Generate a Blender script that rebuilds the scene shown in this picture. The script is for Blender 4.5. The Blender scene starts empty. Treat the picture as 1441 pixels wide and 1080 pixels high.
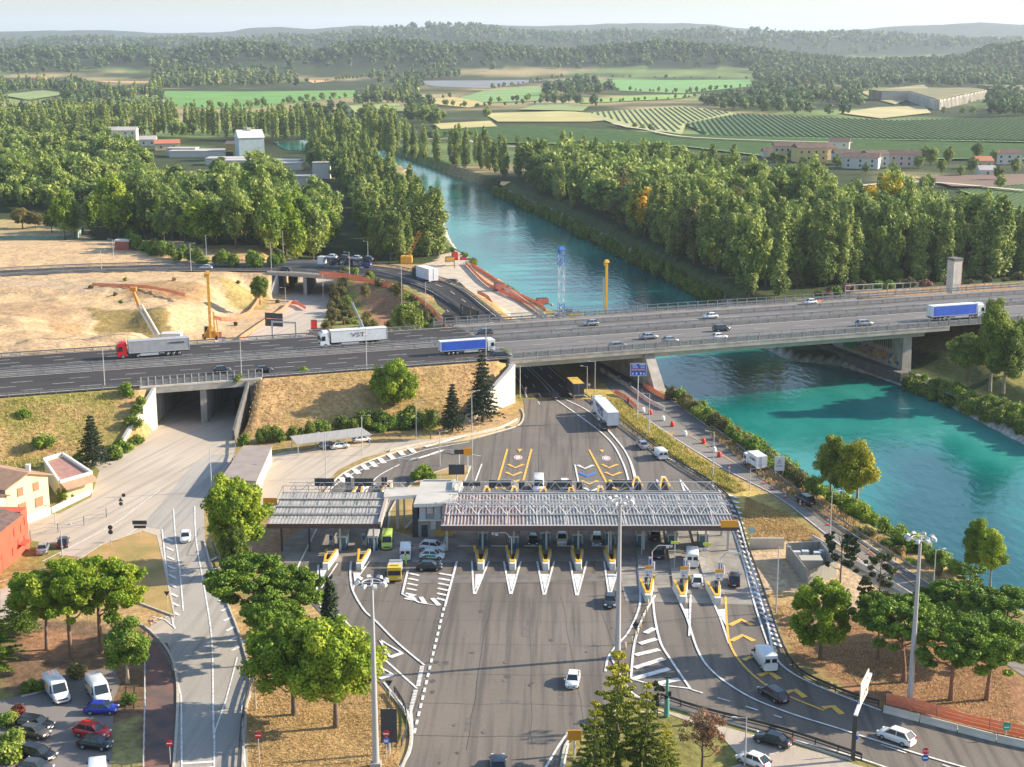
import bpy, bmesh, math, random
import numpy as np
from mathutils import Vector, Matrix
R=math.radians
S=bpy.context.scene; COL=S.collection
random.seed(7); NR=np.random.RandomState(7)
# ---------------- camera / world / sun / exposure ----------------
CAMH=82.0; F=2087.0; PITCH=math.atan(490/F)
cam=bpy.data.cameras.new("camera"); cam.sensor_width=36; cam.lens=F/1441*36; cam.clip_start=1; cam.clip_end=60000
co=bpy.data.objects.new("camera",cam); COL.objects.link(co); co.location=(0,0,CAMH); co.rotation_euler=(math.pi/2-PITCH,0,0); S.camera=co
SUN_EL=25.0; SD=Vector((27.5,5.2,0)).normalized(); SAZ=math.atan2(SD.x,SD.y)
W=bpy.data.worlds.new("World"); S.world=W; W.use_nodes=True
nt=W.node_tree; bg=nt.nodes['Background']; sky=nt.nodes.new('ShaderNodeTexSky'); sky.sky_type='NISHITA'; sky.sun_disc=False
sky.sun_elevation=R(SUN_EL); sky.sun_rotation=SAZ; sky.air_density=1.0; sky.dust_density=.7; sky.ozone_density=2.5; sky.altitude=80
# hazy cream sky low down: slightly warm tint and a dimmer band at the horizon
tcw=nt.nodes.new('ShaderNodeTexCoord'); sx_=nt.nodes.new('ShaderNodeSeparateXYZ'); nt.links.new(tcw.outputs['Generated'],sx_.inputs[0])
rw=nt.nodes.new('ShaderNodeValToRGB'); rw.color_ramp.elements[0].position=0.0; rw.color_ramp.elements[0].color=(.56,.545,.49,1); rw.color_ramp.elements[1].position=.30; rw.color_ramp.elements[1].color=(1,.97,.92,1)
nt.links.new(sx_.outputs[2],rw.inputs[0]); mw_=nt.nodes.new('ShaderNodeMix'); mw_.data_type='RGBA'; mw_.blend_type='MULTIPLY'; mw_.inputs[0].default_value=1
nt.links.new(sky.outputs[0],mw_.inputs[6]); nt.links.new(rw.outputs[0],mw_.inputs[7]); nt.links.new(mw_.outputs[2],bg.inputs[0]); bg.inputs[1].default_value=0.15
sl=bpy.data.lights.new("sun",'SUN'); sl.energy=5.0; sl.angle=R(0.55); sl.color=(1.0,0.88,0.70)
so=bpy.data.objects.new("sun",sl); COL.objects.link(so)
sd=Vector((SD.x*math.cos(R(SUN_EL)),SD.y*math.cos(R(SUN_EL)),math.sin(R(SUN_EL))))
so.rotation_euler=sd.to_track_quat('Z','Y').to_euler(); so.location=(200,100,150)
S.view_settings.view_transform='Standard'; S.view_settings.look='None'; S.view_settings.gamma=1; S.view_settings.exposure=1.08
S.cycles.use_denoising=True; S.cycles.max_bounces=5; S.cycles.diffuse_bounces=3; S.cycles.glossy_bounces=2
S.cycles.transmission_bounces=2; S.cycles.volume_bounces=0; S.cycles.transparent_max_bounces=4
S.cycles.use_adaptive_sampling=False
# ---------------- mapping from the survey picture to ground points ----------------
CP,SP_=math.cos(PITCH),math.sin(PITCH)
def P(x,y,z=0.0):
    u=(x-720.5)/F; v=-(y-540)/F
    t=(z-CAMH)/(-SP_+v*CP)
    return Vector((u*t,(CP+v*SP_)*t,z))
def PX(px,py_,z):   # inverse: world -> picture
    d=Vector((px,py_,z-CAMH)); w=d.y*CP-d.z*SP_; v=d.y*SP_+d.z*CP
    return (720.5+F*d.x/w, 540-F*v/w)
def PL(pts,z=0.0): return [P(p[0],p[1],p[2] if len(p)>2 else z) for p in pts]
def hz(px,py,Y):    # height of the point seen at py standing at distance Y
    v=-(py-540)/F; return CAMH+Y*(-SP_+v*CP)/(CP+v*SP_)
MO=P(720,506,9); ME=Vector((.9433,.332,0)); MU=Vector((-.332,.9433,0)); MZ=9.0
def mw(s,u,z=MZ): q=MO+ME*s+MU*u; return Vector((q.x,q.y,z))
def su(x,y): return ((x-MO.x)*ME.x+(y-MO.y)*ME.y, (x-MO.x)*MU.x+(y-MO.y)*MU.y)
def pxs(px,py,z=MZ): q=P(px,py,z); return su(q.x,q.y)
# ---------------- objects ----------------
def tag(o,label=None,cat=None,group=None,kind=None):
    if label: o['label']=label
    if cat: o['category']=cat
    if group: o['group']=group
    if kind: o['kind']=kind
    return o
def empty(name,loc,rz=0,label=None,cat=None,group=None,kind=None):
    o=bpy.data.objects.new(name,None); COL.objects.link(o); o.location=loc; o.rotation_euler=(0,0,rz); o.empty_display_size=.3
    return tag(o,label,cat,group,kind)
class MB:
    def __init__(s): s.v=[]; s.f=[]; s.m=[]; s.sm=[]
    def add(s,vs,fs,m=0,smooth=False):
        b=len(s.v); s.v+= [tuple(v) for v in vs]; s.f+=[tuple(i+b for i in f) for f in fs]; s.m+=[m]*len(fs); s.sm+=[smooth]*len(fs); return s
    def box(s,c,d,rz=0,m=0,taper=1.0,ty=None):
        cx,cy,cz=c; a,b,h=d[0]/2,d[1]/2,d[2]/2; ca,sa=math.cos(rz),math.sin(rz); vs=[]
        ty=taper if ty is None else ty
        for z,t,t2 in ((-h,1,1),(h,taper,ty)):
            for x,y in ((-a,-b),(a,-b),(a,b),(-a,b)):
                X,Y=x*t,y*t2; vs.append((cx+X*ca-Y*sa,cy+X*sa+Y*ca,cz+z))
        return s.add(vs,[(3,2,1,0),(4,5,6,7),(0,1,5,4),(1,2,6,5),(2,3,7,6),(3,0,4,7)],m)
    def bar(s,p,q,w,h=None,m=0):
        p=Vector(p); q=Vector(q); h=h or w; d=(q-p)
        if d.length<1e-6: return s
        d.normalize(); up=Vector((0,0,1)) if abs(d.z)<.95 else Vector((0,1,0))
        r=d.cross(up).normalized(); n=r.cross(d); vs=[]
        for c in (p,q):
            for a,b in ((-1,-1),(1,-1),(1,1),(-1,1)): vs.append(c+r*(a*w/2)+n*(b*h/2))
        return s.add(vs,[(0,1,2,3),(7,6,5,4),(0,4,5,1),(1,5,6,2),(2,6,7,3),(3,7,4,0)],m)
    def tube(s,p,q,r0,r1=None,n=8,m=0,caps=True):
        p=Vector(p); q=Vector(q); r1=r0 if r1 is None else r1; d=(q-p).normalized()
        up=Vector((0,0,1)) if abs(d.z)<.95 else Vector((1,0,0)); a=d.cross(up).normalized(); b=a.cross(d); vs=[]
        for c,r in ((p,r0),(q,r1)):
            for i in range(n):
                t=2*math.pi*i/n; vs.append(c+a*(math.cos(t)*r)+b*(math.sin(t)*r))
        s.add(vs,[(i,(i+1)%n,n+(i+1)%n,n+i) for i in range(n)],m,True)
        if caps: s.add(vs,[tuple(range(n-1,-1,-1)),tuple(range(n,2*n))],m)
        return s
    def lathe(s,c,prof,n=12,m=0):
        vs=[];fs=[]
        for r,z in prof:
            for i in range(n):
                t=2*math.pi*i/n; vs.append((c[0]+r*math.cos(t),c[1]+r*math.sin(t),c[2]+z))
        for k in range(len(prof)-1):
            for i in range(n): fs.append((k*n+i,k*n+(i+1)%n,(k+1)*n+(i+1)%n,(k+1)*n+i))
        return s.add(vs,fs,m,True)
    def prism(s,poly,z0,z1,m=0,mt=None):
        poly=[(p[0],p[1]) for p in poly]
        a=sum(poly[i][0]*poly[(i+1)%len(poly)][1]-poly[(i+1)%len(poly)][0]*poly[i][1] for i in range(len(poly)))
        if a<0: poly=poly[::-1]
        n=len(poly); vs=[(x,y,z0) for x,y in poly]+[(x,y,z1) for x,y in poly]
        s.add(vs,[(i,(i+1)%n,n+(i+1)%n,n+i) for i in range(n)],m)
        s.add(vs,[tuple(range(n-1,-1,-1))],m); s.add(vs,[tuple(range(n,2*n))],m if mt is None else mt)
        return s
    def quad(s,a,b,c,d,m=0): return s.add([a,b,c,d],[(0,1,2,3)],m)
    def extr(s,prof,y0,y1,m=0,T=None):   # profile in x,z swept along y
        n=len(prof); vs=[(x,y0,z) for x,z in prof]+[(x,y1,z) for x,z in prof]
        if T: vs=[T(v) for v in vs]
        return s.add(vs,[(i,(i+1)%n,n+(i+1)%n,n+i) for i in range(n)]+[tuple(range(n-1,-1,-1)),tuple(range(n,2*n))],m)
    def strip(s,L,Rr,m=0):  # ribbon between two 3D polylines
        n=len(L); return s.add(list(L)+list(Rr),[(i,i+1,n+i+1,n+i) for i in range(n-1)],m)
    def mesh(s,name,mats):
        me=bpy.data.meshes.new(name); me.from_pydata(s.v,[],s.f)
        if not isinstance(mats,(list,tuple)): mats=[mats]
        for k in mats: me.materials.append(k)
        if any(s.m): me.polygons.foreach_set('material_index',s.m)
        if any(s.sm): me.polygons.foreach_set('use_smooth',s.sm)
        me.update(); return me
    def build(s,name,mats,parent=None,fix=False):
        me=s.mesh(name,mats)
        if fix:
            b=bmesh.new(); b.from_mesh(me); bmesh.ops.recalc_face_normals(b,faces=b.faces); b.to_mesh(me); b.free()
        o=bpy.data.objects.new(name,me); COL.objects.link(o); o.parent=parent; return o
def copy_tree(o,parent=None):
    c=o.copy(); COL.objects.link(c); c.parent=parent
    for ch in o.children: copy_tree(ch,c)
    return c
def struct(o): o['kind']='structure'; return o
def flat_poly(name,pts,mat,kind='structure'):
    """crisp flat sheet from a concave outline"""
    b=bmesh.new(); vs=[b.verts.new(p) for p in pts]; f=b.faces.new(vs)
    if f.normal.z<0 or True:
        f.normal_update()
        if f.normal.z<0: f.normal_flip()
    bmesh.ops.triangulate(b,faces=[f],ngon_method='EAR_CLIP')
    me=bpy.data.meshes.new(name); b.to_mesh(me); b.free(); me.materials.append(mat)
    o=bpy.data.objects.new(name,me); COL.objects.link(o)
    if kind: o['kind']=kind
    return o
# ---------------- materials ----------------
MC={}
def mat(name,c,r=.7,metal=0,c2=None,sc=1.0,bump=0,bsc=None,spec=None,det=4,stretch=None,emit=None,lo=.35,hi=.65,coat=0):
    if name in MC: return MC[name]
    m=bpy.data.materials.new(name); m.use_nodes=True; n=m.node_tree; p=n.nodes['Principled BSDF']
    p.inputs['Base Color'].default_value=(*c,1); p.inputs['Roughness'].default_value=r; p.inputs['Metallic'].default_value=metal
    if spec is not None: p.inputs['Specular IOR Level'].default_value=spec
    if coat: p.inputs['Coat Weight'].default_value=coat; p.inputs['Coat Roughness'].default_value=.08
    if c2 or bump:
        g=n.nodes.new('ShaderNodeTexCoord'); mp=n.nodes.new('ShaderNodeMapping'); n.links.new(g.outputs['Object'],mp.inputs[0])
        if stretch: mp.inputs['Scale'].default_value=stretch
        if c2:
            t=n.nodes.new('ShaderNodeTexNoise'); t.inputs['Scale'].default_value=sc; t.inputs['Detail'].default_value=det
            n.links.new(mp.outputs[0],t.inputs[0]); mr=n.nodes.new('ShaderNodeMapRange'); mr.inputs[1].default_value=lo; mr.inputs[2].default_value=hi
            n.links.new(t.outputs[0],mr.inputs[0]); mx=n.nodes.new('ShaderNodeMix'); mx.data_type='RGBA'
            mx.inputs[6].default_value=(*c,1); mx.inputs[7].default_value=(*c2,1); n.links.new(mr.outputs[0],mx.inputs[0]); n.links.new(mx.outputs[2],p.inputs['Base Color'])
        if bump:
            t=n.nodes.new('ShaderNodeTexNoise'); t.inputs['Scale'].default_value=bsc or sc*4; t.inputs['Detail'].default_value=3
            n.links.new(mp.outputs[0],t.inputs[0]); b=n.nodes.new('ShaderNodeBump'); b.inputs['Strength'].default_value=1; b.inputs['Distance'].default_value=bump
            n.links.new(t.outputs[0],b.inputs['Height']); n.links.new(b.outputs[0],p.inputs['Normal'])
    MC[name]=m; return m
def asphalt(name,c1,c2,c3,streak=(0,1)):
    """large patches + tyre streaks along a travel direction + fine grain"""
    m=bpy.data.materials.new(name); m.use_nodes=True; n=m.node_tree; p=n.nodes['Principled BSDF']; p.inputs['Roughness'].default_value=.85; p.inputs['Specular IOR Level'].default_value=.3
    g=n.nodes.new('ShaderNodeTexCoord'); L=n.links.new
    def noise(scale,det,sc3=None,rot=0):
        mp=n.nodes.new('ShaderNodeMapping'); L(g.outputs['Object'],mp.inputs[0]); mp.inputs['Rotation'].default_value=(0,0,rot)
        if sc3:
            m2=n.nodes.new('ShaderNodeMapping'); L(mp.outputs[0],m2.inputs[0]); m2.inputs['Scale'].default_value=sc3; mp=m2
        t=n.nodes.new('ShaderNodeTexNoise'); t.inputs['Scale'].default_value=scale; t.inputs['Detail'].default_value=det; L(mp.outputs[0],t.inputs[0])
        return t.outputs[0]
    def mr(o,a,b,c=0,d=1):
        k=n.nodes.new('ShaderNodeMapRange'); k.inputs[1].default_value=a;k.inputs[2].default_value=b;k.inputs[3].default_value=c;k.inputs[4].default_value=d; L(o,k.inputs[0]); return k.outputs[0]
    def mix(f,a,b,bt='MIX'):
        k=n.nodes.new('ShaderNodeMix'); k.data_type='RGBA'; k.blend_type=bt
        if hasattr(f,'links'): L(f,k.inputs[0])
        else: k.inputs[0].default_value=f
        for i,q in ((6,a),(7,b)):
            if hasattr(q,'links'): L(q,k.inputs[i])
            else: k.inputs[i].default_value=(*q,1)
        return k.outputs[2]
    ang=math.atan2(streak[0],streak[1])
    base=mix(mr(noise(.04,4),.35,.65),c1,c2)
    st=mix(mr(noise(.9,3,(1,.035,1),ang),.46,.66,0,.85),base,c3)
    gr=mr(noise(6,5),.3,.7,.86,1.12)
    cmb=n.nodes.new('ShaderNodeCombineColor'); L(gr,cmb.inputs[0]);L(gr,cmb.inputs[1]);L(gr,cmb.inputs[2])
    L(mix(1.0,st,cmb.outputs[0],'MULTIPLY'),p.inputs['Base Color'])
    return m
def leafmat(name,c1,c2,c3,trans=.32,rnd=1.0):
    """foliage: tint per clump, slight per-tree variation"""
    m=bpy.data.materials.new(name); m.use_nodes=True; n=m.node_tree; p=n.nodes['Principled BSDF']; L=n.links.new
    a=n.nodes.new('ShaderNodeAttribute'); a.attribute_name='tint'
    cr=n.nodes.new('ShaderNodeValToRGB'); e=cr.color_ramp.elements; e[0].position=0; e[0].color=(*c1,1); e[1].position=1; e[1].color=(*c3,1)
    k=e.new(.5); k.color=(*c2,1)
    oi=n.nodes.new('ShaderNodeObjectInfo'); ma=n.nodes.new('ShaderNodeMath'); ma.operation='MULTIPLY_ADD'; ma.inputs[1].default_value=.5*rnd; ma.inputs[2].default_value=-.25*rnd
    L(oi.outputs['Random'],ma.inputs[0]); ad=n.nodes.new('ShaderNodeMath'); ad.operation='ADD'; L(a.outputs['Fac'],ad.inputs[0]); L(ma.outputs[0],ad.inputs[1]); L(ad.outputs[0],cr.inputs[0])
    L(cr.outputs[0],p.inputs['Base Color']); p.inputs['Roughness'].default_value=.6; p.inputs['Specular IOR Level'].default_value=.25
    tr=n.nodes.new('ShaderNodeBsdfTranslucent'); L(cr.outputs[0],tr.inputs[0]); ms=n.nodes.new('ShaderNodeMixShader'); ms.inputs[0].default_value=trans
    L(p.outputs[0],ms.inputs[1]); L(tr.outputs[0],ms.inputs[2]); L(ms.outputs[0],n.nodes['Material Output'].inputs[0]); return m
M_ASPH=asphalt('plaza_asphalt',(.15,.127,.104),(.19,.16,.133),(.098,.084,.072),(0.03,1))
M_MWAY=asphalt('motorway_asphalt',(.040,.035,.033),(.055,.048,.045),(.030,.027,.026),(.9433,.332))
M_LOCAL=asphalt('worn_asphalt',(.33,.30,.26),(.41,.37,.32),(.27,.245,.21),(.08,1))
M_OLD=asphalt('old_asphalt',(.20,.18,.155),(.27,.235,.20),(.16,.145,.13),(-.8,.6))
M_LOT=asphalt('lot_asphalt',(.42,.35,.275),(.52,.44,.345),(.36,.30,.235),(.3,1))
M_WHITE=mat('road_white',(.74,.72,.68),.6,c2=(.36,.33,.30),sc=1.6,det=9,lo=.46,hi=.78)
M_YEL=mat('road_yellow',(.78,.44,.06),.6,c2=(.36,.25,.12),sc=1.6,det=9,lo=.46,hi=.78)
M_BLUE=mat('road_blue',(.03,.2,.7),.6)
M_CONC=mat('concrete',(.42,.38,.33),.85,c2=(.30,.27,.235),sc=.5,bump=.02,bsc=3)
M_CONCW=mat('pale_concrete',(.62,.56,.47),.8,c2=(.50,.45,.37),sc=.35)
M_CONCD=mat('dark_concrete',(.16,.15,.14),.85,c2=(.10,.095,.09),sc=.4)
M_KERB=mat('kerb_stone',(.55,.49,.40),.8,c2=(.42,.37,.30),sc=2)
M_STEEL=mat('galvanised_steel',(.23,.23,.23),.6,metal=.1,c2=(.15,.15,.155),sc=2)
M_LAMP=mat('lamp_grey',(.50,.49,.48),.5,metal=.1)
M_STEELD=mat('dark_steel',(.05,.05,.052),.55,metal=.2)
M_WSTEEL=mat('white_steel',(.56,.545,.53),.5)
M_BLACK=mat('black_rubber',(.02,.02,.021),.7)
M_GLASS=mat('dark_glass',(.02,.03,.035),.12,spec=.6)
M_CHROME=mat('silver_trim',(.5,.5,.5),.3,metal=.8)
M_ORMESH=mat('orange_netting',(.85,.18,.06),.8,c2=(.75,.28,.16),sc=1.5)
M_RED=mat('red_plastic',(.62,.03,.02),.45)
M_YELP=mat('yellow_paint',(.80,.42,.02),.45)
M_YELD=mat('machine_yellow',(.74,.40,.03),.5,c2=(.5,.25,.04),sc=2)
M_BARK=mat('bark',(.11,.08,.055),.9,c2=(.17,.13,.09),sc=3,bump=.03,bsc=8)
M_BARKR=mat('pine_bark',(.17,.09,.055),.9,c2=(.24,.14,.09),sc=3,bump=.03,bsc=8)
M_GRASSI=mat('dry_grass_turf',(.44,.27,.10),.95,c2=(.27,.21,.06),sc=.22,bump=.05,bsc=3,det=8)
M_SAND=mat('sand',(.62,.44,.27),.95,c2=(.46,.31,.19),sc=.15,bump=.08,bsc=1)
M_EARTH=mat('brown_earth',(.30,.16,.085),.95,c2=(.20,.12,.07),sc=.3,bump=.05,bsc=2)
# ================= TERRAIN =================
RL=PL([(520,196),(500,212),(528,226),(565,242),(600,272),(622,305),(634,338),(655,368),(695,392),(735,415),(765,436),(800,455),(860,470),(905,512),(945,552),(1000,595),(1060,636),(1110,670),(1200,730),(1330,803),(1441,866),(1600,960)],-5)
RR=PL([(545,190),(535,203),(560,218),(620,240),(700,268),(780,302),(850,338),(900,368),(960,402),(1010,424),(1060,450),(1078,492),(1110,508),(1180,515),(1230,530),(1290,551),(1340,574),(1441,626),(1600,705)],-5)
LLX=-1
def seg_dist(X,Y,pts):
    """signed-ish distance to polyline, sign>0 on the right-hand (+x) side"""
    best=np.full(X.shape,1e9); sg=np.zeros(X.shape)
    for a,b in zip(pts[:-1],pts[1:]):
        dx,dy=b.x-a.x,b.y-a.y; L2=dx*dx+dy*dy
        t=np.clip(((X-a.x)*dx+(Y-a.y)*dy)/L2,0,1); d=np.hypot(X-(a.x+t*dx),Y-(a.y+t*dy))
        cr=(dx*(Y-a.y)-dy*(X-a.x)); k=d<best; best=np.where(k,d,best); sg=np.where(k,np.sign(cr),sg)
    return best*sg
def inpoly(X,Y,poly):
    r=np.zeros(X.shape,bool); n=len(poly)
    for i in range(n):
        x0,y0=poly[i][0],poly[i][1]; x1,y1=poly[(i+1)%n][0],poly[(i+1)%n][1]
        if y0==y1: continue
        c=((y0>Y)!=(y1>Y))&(X<(x1-x0)*(Y-y0)/(y1-y0)+x0); r^=c
    return r
VT={}
def vnoise(X,Y,sc,seed=0):
    """cheap value noise"""
    T=VT.get(seed)
    if T is None: T=VT[seed]=np.random.RandomState(seed).rand(257,257)
    x=X/sc; y=Y/sc; xi=np.floor(x).astype(int); yi=np.floor(y).astype(int); fx=x-xi; fy=y-yi
    fx=fx*fx*(3-2*fx); fy=fy*fy*(3-2*fy); g=lambda a,b:T[a%257,b%257]
    return (g(xi,yi)*(1-fx)+g(xi+1,yi)*fx)*(1-fy)+(g(xi,yi+1)*(1-fx)+g(xi+1,yi+1)*fx)*fy
def fbm(X,Y,sc,seed=0,o=4):
    r=0;a=.5
    for k in range(o): r=r+a*vnoise(X,Y,sc/2**k,seed+k*13); a/=2
    return r
def sstep(a,b,x): t=np.clip((x-a)/(b-a),0,1); return t*t*(3-2*t)
RIVP=[(p.x,p.y) for p in RL]+[(p.x,p.y) for p in RR[::-1]]
# the slip-road ramp (left edge, right edge): picture x,y and level
RAMPN=[(737,560,0),(731,545,0),(722,530,0),(707,514,0),(690,500,.0),(668,484,.5),(645,470,1),(622,452,1.8),(607,437,2.5),(585,421,3.6),(555,407,5),(520,397,6.2),(480,390,6.9),(440,386,7),(400,383,7),(300,382,7),(200,382.5,7),(100,385,7),(0,390,7),(-60,392,7)]
RAMPF=[(832,560,0),(815,549,0),(800,538,0),(782,523,0),(764,505,.0),(748,487,.5),(735,475,1),(716,458,1.8),(700,444,2.5),(680,428,3.6),(652,407,5),(615,392,6.2),(560,378,6.9),(500,371,7),(440,369,7),(320,370,7),(210,373,7),(100,376,7),(0,381,7),(-60,383,7)]
RN=[P(*p) for p in RAMPN]; RF=[P(*p) for p in RAMPF]
RC=[(a+b)/2 for a,b in zip(RN,RF)]; RCW=[(a-b).length/2 for a,b in zip(RN,RF)]
CX0,CX1=-76.6,-57.2
WA=P(725,567,0); WB=P(660,594,0)
s_r=pxs(1305,462)[0]       # where the right-bank embankment starts
def height(X,Y):
    s=(X-MO.x)*ME.x+(Y-MO.y)*ME.y; u=(X-MO.x)*MU.x+(Y-MO.y)*MU.y
    h=np.zeros(X.shape)+ (fbm(X,Y,30,3)-.47)*.25
    # motorway embankment
    fr=np.clip((u+15.5)/15.0,0,1); bk=np.clip((60-u)/16.5,0,1); tp=8.85*np.minimum(fr,bk)
    wing=((WB.x-WA.x)*(Y-WA.y)-(WB.y-WA.y)*(X-WA.x))>-2.6*24   # right side of the wing wall
    emb=np.where((s<-1.9)&~((u<0)&wing&(s>-30)),tp,0)
    right=8.85*np.clip((s-s_r-4)/14,0,1)*np.minimum(np.clip((u+22)/15,0,1),1)
    right=np.where(u>43.5,right*.8*np.clip((92-u)/28,0,1)+0*u,right)
    emb=np.maximum(emb,right)
    # plateau left behind the motorway, berms and mounds of the building site
    f=sstep(0,26,u-40)*sstep(-82,-98,X)*sstep(620,540,Y)
    q=7.0*f
    pit=np.exp(-(((X+95)/30)**2+((Y-398)/17)**2)**2)*4.6+np.exp(-(((X+88)/9)**2+((Y-420)/12)**2)**2)*.5
    bench=-1.6*sstep(448,440,Y)*sstep(380,384,Y)*f
    mound=2.3*np.exp(-((X+128)**2/150+(Y-396)**2/30))+1.6*np.exp(-((X+150)**2/500+(Y-386)**2/40))+3.4*np.exp(-((X+100)**2/60+(Y-412)**2/45))
    q=q-pit*f+bench+mound*f+(fbm(X,Y,9,9)-.47)*2.6*f*sstep(446,440,Y)
    q=q+f*(fbm(X,Y,2.6,19)-.47)*.8+f*np.clip(np.sin(X*1.9+fbm(X,Y,8,4)*9),-1,1)*.28*np.exp(-((Y-441)/5.5)**2)+f*np.sin((X+Y*.9)*1.3)*.16*sstep(382,374,Y)*sstep(-95,-105,X)
    q=np.where(X>-98,np.maximum(q,7.0*sstep(-77,-93,X)*sstep(446,462,Y)*sstep(620,540,Y)),q)
    # ramp embankment
    d=np.full(X.shape,1e9); zr=np.zeros(X.shape)
    for i in range(len(RC)-1):
        a,b=RC[i],RC[i+1]; dx,dy=b.x-a.x,b.y-a.y; t=np.clip(((X-a.x)*dx+(Y-a.y)*dy)/(dx*dx+dy*dy),0,1)
        w=RCW[i]*(1-t)+RCW[i+1]*t; dd=np.hypot(X-(a.x+t*dx),Y-(a.y+t*dy))-w*(.95 if i>2 else .6); k=dd<d; d=np.where(k,dd,d); zr=np.where(k,a.z*(1-t)+b.z*t,zr)
    rm=np.clip(zr-.25-np.maximum(d-1.5,0)*.55,0,10)
    q=np.maximum(q,rm); q=np.where((d<0),np.minimum(q,np.maximum(zr-.25,0)),q)
    h=np.maximum(np.maximum(h,emb),q)
    # local-road corridor through both
    cor=(X>CX0-.3)&(X<CX1+.3)&(Y>280)&(Y<640)
    cor|=(X>CX0-1.2)&(X<CX1+1.2)&(Y>280)&(Y<400)
    rz=sstep(330,300,Y)
    h=np.where(cor,-.02,h)
    # trough where the main road passes under the motorway
    h=np.where((s>-1.2)&(s<50)&(u>-3)&(u<50),np.minimum(h,0.0),h)
    # river
    ins=inpoly(X,Y,RIVP); dl=np.abs(seg_dist(X,Y,RL)); dr=np.abs(seg_dist(X,Y,RR)); dm=np.minimum(dl,dr)
    bank=-5+np.where(dl<dr,dm*.72,dm*.62)
    low=(dr<=dl)&(Y<425)&(X>60); bank=np.where(low,-5+np.minimum(dm*.75,2.55)+np.maximum(dm-9,0)*.4,bank)
    h=np.where(ins,-5.3-np.minimum(dm*.4,3),np.where(bank<h,np.minimum(h,bank+(fbm(X,Y,3,5)-.45)*np.where(low,.25,.9)),h))
    return h
def hgt(x,y): return float(height(np.array([float(x)]),np.array([float(y)]))[0])
# colour zones of the ground (real surface colours)
C_DRY=(.42,.27,.115); C_GRN=(.13,.16,.035); C_SAND=(.53,.36,.20); C_BR=(.32,.17,.09); C_SOIL=(.19,.12,.07); C_ROCK=(.42,.38,.32); C_OLIVE=(.22,.20,.06); C_FOREST=(.045,.06,.02)
GZ=[]  # (polygon in world, colour, feather noise)
def gz(pts,c,z=0): GZ.append(([(p.x,p.y) for p in PL(pts,z)],c))
gz([(-60,470),(250,470),(330,470),(400,440),(640,440),(640,380),(600,372),(-60,372)],C_DRY,0)
gz([(-60,600),(-60,340),(250,335),(310,372),(420,390),(400,430),(345,480),(280,510),(-60,520)],C_SAND,5)
gz([(-60,412),(160,418),(350,438),(345,420),(250,405),(-60,400)],(.47,.34,.21),5)
gz([(150,405),(250,400),(300,405),(280,420),(180,418)],(.40,.25,.12),6)
gz([(-20,430),(80,425),(120,440),(90,452),(0,450)],(.44,.29,.16),5)
gz([(60,455),(110,450),(140,470),(100,480)],(.40,.26,.13),5)
gz([(300,395),(380,395),(370,410),(320,408)],(.36,.27,.10),6)
gz([(120,440),(235,445),(250,480),(180,478),(140,460)],(.26,.19,.07),4)
gz([(-20,300),(118,300),(128,330),(60,345),(-20,345)],(.40,.30,.14),3)
gz([(-20,318),(118,318),(128,330),(60,340),(-20,340)],(.45,.33,.18),3)
gz([(420,485),(440,420),(470,388),(560,402),(600,430),(620,470),(560,475),(500,480)],C_OLIVE,2)
gz([(500,405),(570,420),(605,450),(608,472),(560,470),(520,430)],C_BR,4)
gz([(600,372),(640,352),(660,375),(700,400),(760,440),(830,470),(740,480),(690,420),(650,392),(615,392)],(.52,.42,.30),0)
gz([(640,340),(660,350),(700,392),(770,440),(740,445),(660,385)],(.50,.34,.20),0)
gz([(848,540),(905,585),(1050,690),(1140,745),(1150,760),(1060,745),(1020,690),(930,630),(850,580),(810,550)],(.46,.34,.10),0)
gz([(1060,760),(1300,850),(1441,930),(1441,1080),(1250,1000),(1120,930),(1090,890)],C_BR,0)
gz([(1060,740),(1230,760),(1260,800),(1300,840),(1200,860),(1100,870),(1060,800)],(.50,.36,.22),0)
gz([(1080,830),(1160,840),(1160,900),(1100,900)],C_DRY,0)
gz([(1440,400),(1441,440),(1100,440),(1040,420),(1080,405)],(.36,.22,.11),7)
gz([(1010,400),(1040,410),(1090,430),(1060,432),(1000,412)],(.35,.30,.24),0)
gz([(640,575),(740,570),(735,600),(680,615),(600,625)],(.50,.33,.16),0)
gz([(350,870),(560,980),(590,1100),(340,1100),(335,960),(315,860),(300,800)],C_DRY,0)
gz([(0,880),(205,880),(240,920),(245,1100),(150,1100),(0,1000)],C_SOIL,0)
gz([(155,1010),(205,1000),(205,1100),(150,1100)],(.30,.26,.10),0)
gz([(30,895),(120,890),(130,930),(40,935)],C_BR,0)
gz([(380,735),(460,735),(400,830),(330,790)],(.38,.22,.12),0)
gz([(560,690),(645,655),(660,665),(650,700),(560,770)],(.50,.35,.18),0)
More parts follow.
